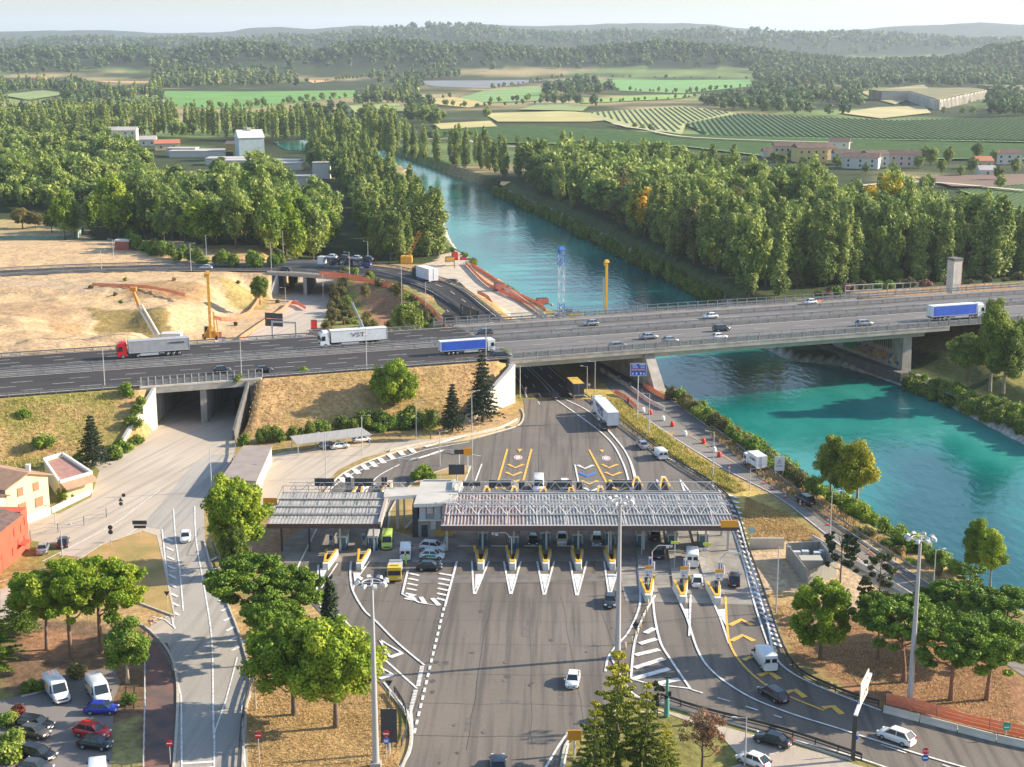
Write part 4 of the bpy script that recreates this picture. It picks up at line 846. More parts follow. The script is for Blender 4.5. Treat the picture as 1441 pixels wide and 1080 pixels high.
# embankment side
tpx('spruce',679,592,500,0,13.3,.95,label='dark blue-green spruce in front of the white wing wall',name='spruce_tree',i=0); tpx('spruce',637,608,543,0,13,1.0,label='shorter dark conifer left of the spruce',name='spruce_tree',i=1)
tpx('ash',555,590,507,0,10.8,.98,label='spreading yellow-green tree on the dry embankment',mat_=L_BRIGHT,i=2)
tpx('spruce',131,656,588,0,13,1.1,label='dark conifer behind the yellow house',name='spruce_tree',i=2)
tpx('ash',606,618,575,0,10.8,.6,label='small dark tree left of the short conifer',mat_=L_MID,i=3)
tpx('willow',572,470,428,3,7.2,1.0,label='pale weeping willow inside the slip road curve',name='willow_tree',i=0); tpx('forest',560,425,398,5,14,.8,label='olive green tree inside the slip road bend',i=2,mat_=L_OLIVE); tpx('forest',515,425,400,3,14,.8,label='dusty green tree between underpass road and slip road',i=1,mat_=L_OLIVE)
tpx('maple',366,428,388,3,11.2,.9,label='round green tree on the sand bank by the underpass road',i=2,mat_=L_MID)
# left foreground
def lp(px,py,topy,label,i,w=.95,m=None): return tpx('feather',px,py,topy,0,10.6,w,label=label,name='locust_tree',i=i,mat_=m)
tpx('pine',100,925,792,0,10.4,.95,label='light green airy pine over the dirt behind the white vans, left of two',name='pine_tree',i=0,mat_=L_BRIGHT)
tpx('pine',142,920,786,0,10.4,1.0,label='light green airy pine over the dirt behind the white vans, right of two',name='pine_tree',i=1,mat_=L_BRIGHT)
tpx('pine',66,915,806,0,10.4,.9,label='leaning pine at the left of the airy pines',name='pine_tree',i=2,mat_=L_BRIGHT)
tpx('spruce',30,893,808,0,13,1.0,label='dark green conifer behind the golden tree at left edge',name='spruce_tree',i=3,mat_=L_PINE)
tpx('cedar',-8,945,822,0,12.2,.85,label='golden green cedar cut by the left picture edge',name='cedar_tree',i=1,mat_=L_BRIGHT)
tpx('platan',180,962,872,0,13,1.25,label='dense glossy dark tree by the footpath fence',i=2,mat_=L_BUSH)
# shrubs -------------------------------------------------
NB=[0]
def bush(px,py,z=0,s=1.0,group='bushes',label='green bush',m=None,kind='bush',sz=None):
    p=P(px,py,z); o=tree('bush',p.x,p.y,z-.1,s*random.uniform(.85,1.2),name='shrub',cat='shrub',label=label,group=group,mat_=m,scz=(sz or s)*random.uniform(.8,1.2)); return o
UND={}
def brow(pts,step,s,group,label,m=None,z=None,jit=1.0,sz=None):
    stuff=any(k in group for k in ('undergrowth','scrub','right river bank'))
    for a,c in zip(pts[:-1],pts[1:]):
        A=P(*a,z or 0) if z is not None else P(*a); B=P(*c,z or 0) if z is not None else P(*c); n=max(1,int((B-A).length/step))
        for k in range(n):
            q=A.lerp(B,(k+random.random()*.6)/n); x=q.x+random.uniform(-jit,jit); y=q.y+random.uniform(-jit,jit); h=hgt(x,y)
            if stuff:
                cm,_,V_,t_=variant('bush',random.randrange(4)); mm=random.choice(m) if isinstance(m,list) else (m or L_BUSH); a=random.random()*6.28; q_=s*random.uniform(.7,1.3); qz=(sz or s)*random.uniform(.7,1.3); ca,sa=math.cos(a),math.sin(a)
                UND.setdefault((group,label),{}).setdefault(mm.name,[mm,[],[]]); e_=UND[(group,label)][mm.name]; e_[1].append(np.stack([(V_[:,0]*ca-V_[:,1]*sa)*q_+x,(V_[:,0]*sa+V_[:,1]*ca)*q_+y,V_[:,2]*qz+max(h,-4.9)-.2],1)); e_[2].append(t_); continue
            tree('bush',x,y,max(h,-4.9)-.2,s*random.uniform(.7,1.3),name='shrub',cat='shrub',label=label,group=group,mat_=random.choice(m) if isinstance(m,list) else m,scz=(sz or s)*random.uniform(.7,1.3))
brow([(950,560),(1005,598),(1065,640),(1115,672),(1155,698)],1.5,1.15,'bushes along the left river bank','green bush lining the river bank beside the riverside road',[L_BUSH,L_BUSH,L_OLIVE],0,1.3)
brow([(985,577),(1010,592),(1045,618),(1065,636),(1110,664)],1.6,1.3,'bushes along the left river bank','green bush lining the river bank beside the riverside road',None,-2)
brow([(1085,645),(1120,668),(1165,700),(1200,725),(1250,757),(1300,792),(1345,822)],1.6,1.2,'bushes along the left river bank','green bush lining the river bank beside the riverside road',[L_BUSH,L_BRIGHT,L_BUSH],-1.5,1.5)
brow([(1200,742),(1260,778),(1330,818)],3.5,.8,'bushes along the left river bank','green bush lining the river bank beside the riverside road',[L_BUSH,L_OLIVE],0,1.0)
brow([(635,350),(660,368),(672,378)],3,1.0,'bushes by the river track','green bush at the water edge beyond the slip road',None,-1,1)
brow([(1275,542),(1330,562),(1380,586),(1441,612),(1480,635)],1.5,1.3,'bushes along the right river bank below the bridge','dark bush on the right river bank below the bridge',[L_MID],-4.2,1.2)
brow([(1290,538),(1350,562),(1420,588),(1460,608)],1.8,1.2,'bushes along the right river bank below the bridge','dark bush on the right river bank below the bridge',[L_MID,L_BUSH],-3.4,1.0)
brow([(342,628),(420,618),(500,607),(600,604),(625,606)],2.1,1.15,'dark hedge bushes at the embankment foot','dense dark green bush at the foot of the embankment behind the carport',[L_MID,L_BUSH,L_MID],0,1.2,1.3)
brow([(500,602),(560,600),(610,602)],2.6,1.5,'dark hedge bushes at the embankment foot','dense dark green bush at the foot of the embankment behind the carport',[L_MID],0,1.5)
brow([(158,648),(185,625),(208,608)],2.2,1.05,'bushes by the left wing wall','green bush between the pale wing wall and the kerb',[L_BUSH,L_MID],0,1.0)
brow([(60,650),(100,652),(115,645)],3,1.0,'bushes behind the yellow house','green bush on the slope behind the yellow house',[L_BUSH],0,2)
for px,py,z,s,m in ((178,560,7.5,1.3,None),(35,592,5,1.1,None),(60,632,1,1.2,L_BUSH),(32,545,8,.5,None),(428,530,7.8,.9,L_BRIGHT),(707,505,8,1.0,L_MID),(598,672,.2,1.3,L_BRIGHT),(590,675,.2,1.0,L_BRIGHT),(608,680,.2,1.1,L_BRIGHT),(334,541,8,1.2,L_MID)):
    bush(px,py,z,s,None,{178:'round green bush beside the underpass parapet',35:'green bush halfway up the left dry slope',60:'leafy bush low on the left slope near the yellow house',32:'tiny bush under the left guardrail',428:'bright bush growing in a concrete box on the slope crest',707:'dark bush at the bridge abutment top',598:'bright shrub on the dry island, middle',590:'bright shrub on the dry island, leftmost',608:'bright shrub on the dry island, nearest the office roof',334:'dark bush on the right parapet end of the underpass'}[px],m)
for px,py,s,m,l in ((45,975,.9,L_MID,'dark round shrub on the dirt left of the first white van'),(108,955,.9,L_OLIVE,'brown round shrub behind the white vans'),(181,990,.75,L_BUSH,'small bright shrub on the verge by the blue car'),(12,1020,1.0,L_BUSH,'light shrub by the black car at the left edge'),(20,1052,1.2,L_BUSH,'pale shrub below the left edge parking'),(10,1075,1.3,L_BUSH,'green shrub at the bottom left corner'),(26,1008,.6,L_RUST,'reddish shrub beside the black car')): bush(px,py,0,s,None,l,m)
for k,(px,py) in enumerate(((162,415),(170,424),(128,410),(177,400),(245,400),(335,395),(330,430),(320,455),(390,400))): 
    p=P(px,py,6); tree('bush',p.x,p.y,hgt(p.x,p.y)-.1,.55,name='shrub',cat='shrub',label='scrubby green bush scattered over the sandy building ground',group='scrub on the building site',mat_=L_BRIGHT if k%2 else L_OLIVE)
brow([(470,400),(480,430),(470,460)],3,1.0,'scrub inside the slip road bend','olive scrub on the bank inside the slip road bend',[L_OLIVE],2,3); brow([(490,395),(560,415),(600,450),(600,465),(500,430),(480,405)],3.4,1.0,'scrub inside the slip road bend','olive scrub on the bank inside the slip road bend',[L_OLIVE,L_BUSH],4,3.5)
brow([(1100,410),(1200,402),(1300,398),(1441,390)],5,1.4,'scrub behind the bridge end','rusty dry bush on the strip behind the motorway on the right bank',[L_OLIVE,L_BROWN,L_OLIVE],7,3)
brow([(1090,418),(1180,408),(1290,400)],4,1.5,'scrub behind the bridge end','rusty dry bush on the strip behind the motorway on the right bank',[L_OLIVE,L_BUSH,L_BROWN],7,3)
tpx('maple',32,322,292,0,11.2,1.3,label='dark spreading olive tree in the left clearing',mat_=L_OLIVE,i=1); tpx('maple',50,322,298,0,11.2,1.2,label='second spreading olive tree in the left clearing',mat_=L_OLIVE,i=2)
tpx('maple',73,328,295,0,11.2,.95,label='yellow-green rounded tree in the left clearing',mat_=L_BRIGHT,i=3); tpx('maple',103,328,304,0,11.2,1.0,label='brown round tree beside the yellow-green one in the left clearing',mat_=L_BROWN,i=0); tpx('cypress',185,346,318,0,7.6,2.2,label='rounded green shrub-like tree by the red site cabin',mat_=L_BUSH,i=0)
brow([(1095,404),(1150,400),(1250,396),(1350,392),(1441,386)],3,1.9,'undergrowth at the far bank wood edge','green bush at the edge of the far bank wood',[L_BUSH,L_MID,L_OLIVE],0,2,2.0); brow([(700,262),(800,306),(860,337),(930,370),(1010,408)],2.0,1.5,'undergrowth at the far bank wood edge','green bush at the edge of the far bank wood',[L_MID,L_BUSH],0,2,2.0)
brow([(185,350),(260,372),(330,378),(420,376)],3.5,1.7,'undergrowth of the wood by the slip road','green bush at the wood edge beyond the slip road',[L_BUSH,L_MID],6.5,2,2)
for (g_,l_),dd in UND.items():
    for nm,(mm,VV,TT) in dd.items(): o=bpy.data.objects.new('undergrowth',mesh_np('undergrowth',np.concatenate(VV),np.concatenate(TT),mm)); COL.objects.link(o); tag(o,l_.replace('bush','bushes'),'undergrowth',g_,kind='stuff')
# ---------------- forests ----------------
def pip(x,y,poly):
    r=False;n=len(poly)
    for i in range(n):
        x0,y0=poly[i];x1,y1=poly[(i+1)%n]
        if (y0>y)!=(y1>y) and x<(x1-x0)*(y-y0)/(y1-y0)+x0: r=not r
    return r
ROADF=[(470,360),(492,360),(500,340),(482,300),(462,272),(455,250),(470,250),(490,290),(512,335),(520,366)]
EXC=[[(p.x,p.y) for p in PL(q)] for q in ([(-20,300),(118,300),(130,335),(60,345),(-20,345)],[(235,202),(405,202),(440,240),(420,262),(390,245),(240,225)],ROADF,[(395,262),(440,268),(452,300),(405,310)],[(400,196),(500,196),(500,224),(455,216),(405,212)],
 [(1100,214),(1300,214),(1330,262),(1240,262),(1110,240)],[(1310,220),(1500,222),(1500,268),(1340,266)],[(625,345),(680,345),(680,400),(600,400),(560,375),(610,372)],[(150,196),(245,196),(245,222),(150,222)])]
EXC+=FW
SIGHT=[f[0] for f in FIELDS[:24] if f[0][0][1]>100]+[[(205,200),(405,190),(410,222),(300,235),(205,225)],[(1100,205),(1300,218),(1300,245),(1100,230)],[(1310,225),(1441,222),(1441,262),(1340,262)],[(1238,118),(1390,120),(1390,148),(1300,152),(1240,140)]]
def place(polypx,step,tall,jit,kindf,z=0,group=None):
    poly_=[(p.x,p.y) for p in PL(polypx,z)]; xs=[p[0] for p in poly_]; ys=[p[1] for p in poly_]; out=[]
    y=min(ys); row=0; CX=[];CY=[]
    while y<max(ys):
        x=min(xs)+(row%2)*step/2
        while x<max(xs):
            X=x+random.uniform(-jit,jit)*step; Y=y+random.uniform(-jit,jit)*step
            CX.append(X); CY.append(Y); x+=step
        y+=step*.9; row+=1
    A_=np.array(CX); B_=np.array(CY); ok=inpoly(A_,B_,poly_)&~inpoly(A_,B_,RIVP)&(np.abs(A_)<.38*B_); A_=A_[ok]; B_=B_[ok]; ok=np.ones(len(A_),bool)
    for e in EXC: ok&=~inpoly(A_,B_,e)
    for hh_ in (5,11,16):   # keep sight lines to the fields, farm and village open: nothing tall right in front of them
        w_=B_*CP-(hh_-CAMH)*SP_; v_=B_*SP_+(hh_-CAMH)*CP; qx=720.5+F*A_/w_; qy=540-F*v_/w_
        for fp in SIGHT: ok&=~(inpoly(qx,qy,fp)&(B_>560))
    for X,Y in zip(A_[ok],B_[ok]):
        k=kindf(float(X),float(Y))
        if k: out.append((k[0],float(X),float(Y),k[1]*random.uniform(.8,1.2),group))
    return out
def k_right(X,Y):
    d=Y; f=fbm(np.array([X]),np.array([Y]),40,5)[0]
    return ('poplar',1.0) if (f>.53 and random.random()<.8) else ('forest',1.35)
def k_left(X,Y):
    f=fbm(np.array([X]),np.array([Y]),60,15)[0]; return ('forest',1.0+.35*(f>.5))
T=[]
RFp=[(735,248),(770,283),(830,315),(880,345),(925,368),(970,392),(1020,410),(1075,418),(1110,408),(1200,402),(1441,388),(1500,384),(1500,345),(1441,352),(1380,345),(1300,325),(1200,318),(1120,296),(1050,275),(960,258),(860,245),(790,238)]
T+=place(RFp,11.5,1,.32,k_right,0,'R')
T+=place([(-30,340),(0,338),(120,335),(170,343),(190,340),(262,368),(330,375),(430,372),(470,362),(450,275),(430,262),(395,258),(300,248),(240,240),(100,235),(-30,240)],11.5,1,.32,k_left,2,'L')
T+=place([(505,350),(530,372),(585,368),(612,358),(596,322),(572,292),(545,264),(520,246),(498,232),(470,224),(420,225),(460,262),(500,320)],9.5,1,.3,lambda X,Y:('poplar',.95) if random.random()<.45 else ('forest',1.05),1,'C')
# explicit poplar rows
def prow(pts,n,h,grp):
    q=PL(pts); acc=[0]
    for a,c in zip(q[:-1],q[1:]): acc.append(acc[-1]+(c-a).length)
    for k in range(n):
        d=acc[-1]*(k+random.uniform(-.2,.2))/max(1,n-1); 
        for i in range(len(q)-1):
            if acc[i+1]>=d or i==len(q)-2: t=(d-acc[i])/max(.1,acc[i+1]-acc[i]); p=q[i].lerp(q[i+1],t); T.append(('poplar',p.x+random.uniform(-3,3),p.y+random.uniform(-5,5),h*random.uniform(.85,1.15),grp)); break
prow([(495,250),(522,264),(550,300),(580,335),(610,358)],16,1.02,'C'); prow([(508,236),(524,248)],4,1.0,'C'); prow([(560,350),(590,358),(616,362)],7,1.2,'C')
prow([(620,230),(680,240),(725,252)],10,1.0,'R2'); prow([(515,213),(560,218)],8,1.35,'R2'); prow([(640,222),(700,240)],7,1.1,'R2'); prow([(565,222),(600,226)],4,1.0,'R2'); prow([(450,222),(500,240)],7,1.2,'C2')
prow([(0,195),(110,198),(240,192),(400,200)],42,1.25,'L2'); prow([(60,182),(240,180),(480,205)],36,1.2,'L2'); prow([(380,190),(500,205)],12,1.3,'L2'); prow([(960,395),(1010,412),(1060,418),(1085,415)],9,1.15,'R'); prow([(900,352),(960,388)],8,1.1,'R'); prow([(770,275),(850,318)],10,.9,'R'); prow([(830,318),(900,352),(960,384),(1020,404),(1070,412)],24,1.05,'R'); prow([(900,330),(1000,375),(1080,400),(1150,402)],20,1.2,'R'); prow([(1150,400),(1300,396),(1441,386)],16,1.15,'R')
# mid distance woods and hedgerows
def k_mid(X,Y):
    f=fbm(np.array([X]),np.array([Y]),110,25)[0]
    if f<.45 and Y>1150: return None
    return ('poplar',1.0) if (.52<f<.56) else ('forest',1.05)
T+=place([(-40,240),(-40,170),(120,150),(240,152),(350,155),(430,146),(500,140),(620,150),(600,180),(560,200),(500,208),(420,208),(400,235),(250,225)],17,1,.4,k_mid,0,'M')
T+=place([(-60,170),(-60,118),(60,122),(230,118),(230,150),(100,152)],24,1,.4,k_mid,0,'M'); T+=place([(200,126),(205,100),(420,112),(640,104),(700,128),(640,138),(560,146),(500,138),(500,124),(340,126)],26,1,.4,k_mid,0,'M')
T+=place([(570,176),(600,150),(700,170),(880,174),(930,188),(800,178),(640,184)],20,1,.4,lambda X,Y:('forest',1.1) if fbm(np.array([X]),np.array([Y]),70,7)[0]>.47 else None,0,'M')
T+=place([(760,150),(765,118),(860,114),(870,132),(960,138),(1040,128),(1180,140),(1240,160),(1160,166),(1040,158),(960,150),(850,152)],22,1,.4,lambda X,Y:('forest',1.2) if fbm(np.array([X]),np.array([Y]),90,8)[0]>.41 else None,0,'M')
T+=place([(1060,130),(1060,100),(1500,95),(1500,165),(1320,166),(1260,166),(1200,150),(1180,130)],26,1,.4,lambda X,Y:('forest',1.2) if fbm(np.array([X]),np.array([Y]),120,9)[0]>.40 else None,0,'M')
T+=place([(-80,120),(-80,103),(400,100),(800,97),(1080,99),(1500,99),(1500,112),(1060,112),(820,106),(500,110)],42,1,.4,lambda X,Y:('forest',1.3) if fbm(np.array([X]),np.array([Y]),200,11)[0]>.42 else None,0,'M')
for a in ([(1050,250),(1090,240),(1110,246),(1060,262)],[(1180,262),(1240,262),(1330,268),(1310,280),(1200,275)],[(1300,215),(1441,218),(1441,240),(1380,236)]): T+=place(a,13,1,.4,lambda X,Y:('forest',.7),0,'M')
LBL={('forest','R'):('leafy green tree in the dense wood on the far river bank','trees of the far bank wood'),('poplar','R'):('slender poplar rising from the wood on the far river bank','poplars of the far bank wood'),
('forest','L'):('green broadleaf tree in the wood behind the building site','trees of the wood behind the building site'),('poplar','L'):('poplar in the wood behind the building site','poplars behind the building site'),
('forest','C'):('broadleaf tree on the near river bank above the slip road','trees between the slip road and the river'),('poplar','C'):('dense poplar on the near river bank above the slip road','poplars between the slip road and the river'),
('poplar','R2'):('tall poplar on the far bank where the river bends away','poplars at the far river bend'),('poplar','L2'):('poplar in the long row behind the farm sheds','poplar row behind the farm sheds'),('poplar','C2'):('poplar clump beside the farm basin','poplars beside the farm basin'),
('forest','M'):('distant broadleaf tree among the fields','distant trees among the fields'),('poplar','M'):('distant poplar among the fields','distant poplars among the fields')}
T.sort(key=lambda t:t[2]-60*(t[3]-1)); nF=0;nP=0;rest={'fartree':[],'farpoplar':[],'midtree':[],'midpoplar':[]}
for k,X,Y,s,g in T:
    if abs(X)/Y>.375: continue
    z=hgt(X,Y)-.2 if Y<855 and abs(X)<328 else (float(farheight(np.array([X]),np.array([Y]))[0]))
    if Y<855 and abs(X)<328 and z<-1.5: continue
    if k=='forest' and nF<255:
        m=None
        rr=random.random()
        if g=='L' and rr<.5: m=L_BRIGHT if rr<.3 else L_BUSH
        if g=='R' and rr<.12: m=L_YEL if rr<.035 else L_OLIVE
        if g=='C': m=L_BUSH if rr<.4 else None
        l=LBL[(k,g)]; w=s*random.uniform(.85,1.1); tree('forest',X,Y,z,w*.95,label=l[0],group=l[1],mat_=m,scz=s*random.uniform(.75,1.3)); nF+=1
    elif k=='poplar' and nP<240:
        l=LBL[(k,g)]; tree('poplar',X,Y,z,s*random.uniform(.9,1.3),label=l[0],group=l[1],name='poplar_tree',scz=s); nP+=1
    else: rest[('mid' if Y<1500 else 'far')+('tree' if k=='forest' else 'poplar')].append((X,Y,z,s))
# hedgerows along field edges
for pts_,s_ in (([(690,146),(765,143)],.5),([(870,128),(960,133),(1055,123)],.45),([(610,193),(700,201),(760,203)],.4),([(1100,226),(1250,227),(1441,227)],.4),([(500,139),(580,141),(640,139)],.5),([(245,152),(350,154),(430,145),(497,139)],.55),([(820,147),(960,140),(1000,135)],.4),([(690,127),(790,110)],.5),([(620,149),(660,153),(760,147)],.4),([(840,110),(1055,113)],.45),([(880,181),(930,188)],.35),([(1310,162),(1441,166)],.5),([(1340,266),(1441,268)],.45),([(430,118),(520,110)],.5)):
    q=PL(pts_)
    for a,c in zip(q[:-1],q[1:]):
        L_=(c-a).length; n=int(L_/(9+L_*.02))
        for k in range(n):
            if random.random()<.7: p=a.lerp(c,(k+random.random())/n); rest['midtree'].append((p.x+random.uniform(-3,3),p.y+random.uniform(-6,6),0,s_*random.uniform(.6,1.5)))
# wooded ridges: crowns standing on the hill surfaces
RSG=np.random.RandomState(3)
for D,w,prof in RIDGE[:2]:
    n=1500 if D<5000 else 1300
    pxs_=RSG.uniform(-60,1500,n); Y=D+RSG.normal(0,.35,n)*w-w*.25; X=(pxs_-720.5)/F*(Y*CP+CAMH*SP_); H=farheight(X,Y)
    for a,b_,c in zip(X,Y,H):
        if c>4: rest['fartree'].append((a,b_,c-1,1.5 if D<5000 else 2.4))
for k,L_ in rest.items():
    if not L_: continue
    VV=[];TT=[]
    for X,Y,z,s in L_:
        cm,tr,V,t=variant(k,random.randrange(4)); n=len(t)
        if Y>2400: sel=RSG.choice(n,n//(2 if Y<5000 else 3),replace=False); V=V.reshape(-1,4,3)[sel]; V=((V-V.mean(1,keepdims=True))*1.5+V.mean(1,keepdims=True)).reshape(-1,3); t=t[sel]
        a=random.random()*6.28; ca,sa=math.cos(a),math.sin(a); sx=s*random.uniform(.85,1.2)
        Q=np.stack([(V[:,0]*ca-V[:,1]*sa)*sx+X,(V[:,0]*sa+V[:,1]*ca)*sx+Y,V[:,2]*s+z],1); VV.append(Q); TT.append(np.clip(t*.7+random.uniform(-.15,.4),0,1))
    me=mesh_np('distant_woodland',np.concatenate(VV),np.concatenate(TT),{'fartree':L_FAR,'midtree':L_FOREST}.get(k,L_POP))
    tr_=k.endswith('tree'); o=bpy.data.objects.new('distant_woodland' if tr_ else 'distant_poplars',me); COL.objects.link(o); tag(o,{'fartree':'far woods and hedgerows between the fields out to the hills','midtree':'deeper woods behind the front rows of trees','farpoplar':'far rows of slim poplars beyond the farm','midpoplar':'poplar clumps inside the deeper woods'}[k],'woodland' if tr_ else 'poplars',kind='stuff')
print('trees',len(T),nF,nP,{k:len(v) for k,v in rest.items()})
# vineyard rows: trained vines as low leafy ridges
def vines(px,dirpx,step,h,w,col,label):
    poly_=[(p.x,p.y) for p in PL(px)]; a,c=PL(dirpx); d=(c-a).normalized(); n=Vector((-d.y,d.x,0)); cx=sum(p[0] for p in poly_)/len(poly_); cy=sum(p[1] for p in poly_)/len(poly_)
    b=MB(); tv=[(p[0]-cx)*n.x+(p[1]-cy)*n.y for p in poly_]; t=min(tv)+step/2
    while t<max(tv):
        ss=[]
        for i in range(len(poly_)):
            x0,y0=poly_[i]; x1,y1=poly_[(i+1)%len(poly_)]; t0=(x0-cx)*n.x+(y0-cy)*n.y; t1=(x1-cx)*n.x+(y1-cy)*n.y
            if (t0>t)!=(t1>t): f=(t-t0)/(t1-t0); ss.append((x0+(x1-x0)*f-cx)*d.x+(y0+(y1-y0)*f-cy)*d.y)
        ss.sort()
        for i in range(0,len(ss)-1,2):
            p=Vector((cx,cy,.5))+n*t+d*ss[i]; q=Vector((cx,cy,.5))+n*t+d*ss[i+1]; u=Vector((0,0,h))
            b.add([p-n*w,q-n*w,q-n*w*.6+u,p-n*w*.6+u,p+n*w,q+n*w,q+n*w*.6+u,p+n*w*.6+u],[(0,1,2,3),(3,2,6,7),(7,6,5,4),(4,0,3,7),(1,5,6,2)])
        t+=step
    o=b.build('vineyard_rows',col); tag(o,label,'vineyard',kind='stuff')
mv=mat('vine_leaves',(.07,.12,.025),.9,c2=(.13,.18,.045),sc=.2)
vines([(965,176),(1040,162),(1260,172),(1441,168),(1500,170),(1500,204),(1441,201),(1200,197),(1000,193)],[(1040,165),(1075,194)],5.2,1.8,1.1,mv,'dark green vineyard rows running away beyond the village')
vines([(830,160),(960,152),(1030,160),(960,176),(955,188),(900,180)],[(960,153),(1010,185)],6,1.3,.7,mv,'young pale vineyard rows beside the white track')
vines([(600,185),(740,178),(940,190),(1200,199),(1500,206),(1500,226),(1100,224),(960,207),(700,202),(610,194)],[(700,200),(1441,222)],5,.9,1.2,mat('vine_leaves_low',(.10,.17,.035),.9,c2=(.16,.24,.06),sc=.1),'low green vine rows right behind the village')
vines([(1350,270),(1500,258),(1500,320),(1425,295)],[(1350,270),(1441,292)],3.2,1.0,.9,mv,'vineyard at the right picture edge behind the wood')
# ================= VEHICLES =================
def paint(name,c,metal=.0,r=.3): return mat('paint_'+name,c,r,metal,coat=.5)
PT={'white':paint('white',(.72,.72,.71)),'black':paint('black',(.012,.012,.014)),'darkblue':paint('darkblue',(.02,.03,.06)),'blue':paint('blue',(.02,.04,.35)),'red':paint('red',(.55,.01,.012)),
'silver':paint('silver',(.34,.35,.36),.5),'grey':paint('grey',(.09,.09,.095),.4),'dark':paint('dark',(.03,.032,.036)),'green':paint('hivis',(.45,.60,.08)),'yellow':paint('yellow',(.75,.5,.03)),'greenroof':paint('green',(.02,.35,.22)),'brown':paint('brown',(.10,.085,.075),.3),'lightgrey':paint('lightgrey',(.5,.51,.52)),'curtain':mat('grey_curtain',(.40,.39,.40),.6,c2=(.33,.32,.33),sc=.7),'bluecurtain':mat('blue_curtain',(.02,.09,.50),.5,c2=(.03,.12,.58),sc=.5),'box':mat('white_box',(.70,.70,.70),.5,c2=(.62,.62,.63),sc=.6)}
M_TAIL=mat('tail_lamp',(.45,.01,.01),.3); M_HEAD=mat('head_lamp',(.75,.77,.8),.15); M_RIM=mat('wheel_rim',(.42,.43,.44),.35,metal=.6)
def loft(mb,L,W,st,m=0,zb=.22):
    rings=[]
    for f,zt,wf in st:
        x=L/2-f*L; w=W/2*wf; h=zt; rings.append([(x,-w*.82,zb),(x,-w,zb+.16),(x,-w,zb+(h-zb)*.62),(x,-w*.95,h-.07),(x,-w*.84,h),(x,w*.84,h),(x,w*.95,h-.07),(x,w,zb+(h-zb)*.62),(x,w,zb+.16),(x,w*.82,zb)])
    vs=[v for r in rings for v in r]; n=10; fs=[]
    for k in range(len(rings)-1):
        for i in range(n): fs.append((k*n+i,k*n+(i+1)%n,(k+1)*n+(i+1)%n,(k+1)*n+i))
    mb.add(vs,fs,m,True); mb.add(vs,[tuple(range(n-1,-1,-1)),tuple(range((len(rings)-1)*n,len(rings)*n))],m)
VK={}
def wheelset(parts,xs,w,r=.33,tw=.22):
    t=MB(); t.tube((0,-tw/2,0),(0,tw/2,0),r,r,14); tm=t.mesh('tyre',M_BLACK)
    for x in xs:
        for s in (-1,1):
            i=len(parts); parts.append(['wheel',tm,(x,s*(w/2-tw/2+.01),r),-1,None,None])
            c=MB(); c.tube((0,s*(tw/2-.02),0),(0,s*(tw/2+.012),0),r*.62,r*.55,10); parts.append(['rim',c.mesh('rim',M_RIM),(0,0,0),i,None,None])
def lights(parts,L,W,zf,zr,hw=.35,x0=None,x1=None):
    for s in (-1,1):
        b=MB(); b.box((0,0,0),(.14,hw,.15),0,0,.9); parts.append(['headlight',b.mesh('headlight',M_HEAD),(x0 if x0 is not None else L/2-.09,s*(W/2-hw/2-.08),zf),-1,None,None])
        b=MB(); b.box((0,0,0),(.10,hw*.7,.22)); parts.append(['tail_light',b.mesh('tail_light',M_TAIL),(x1 if x1 is not None else -L/2+.05,s*(W/2-hw*.35-.06),zr),-1,None,None])
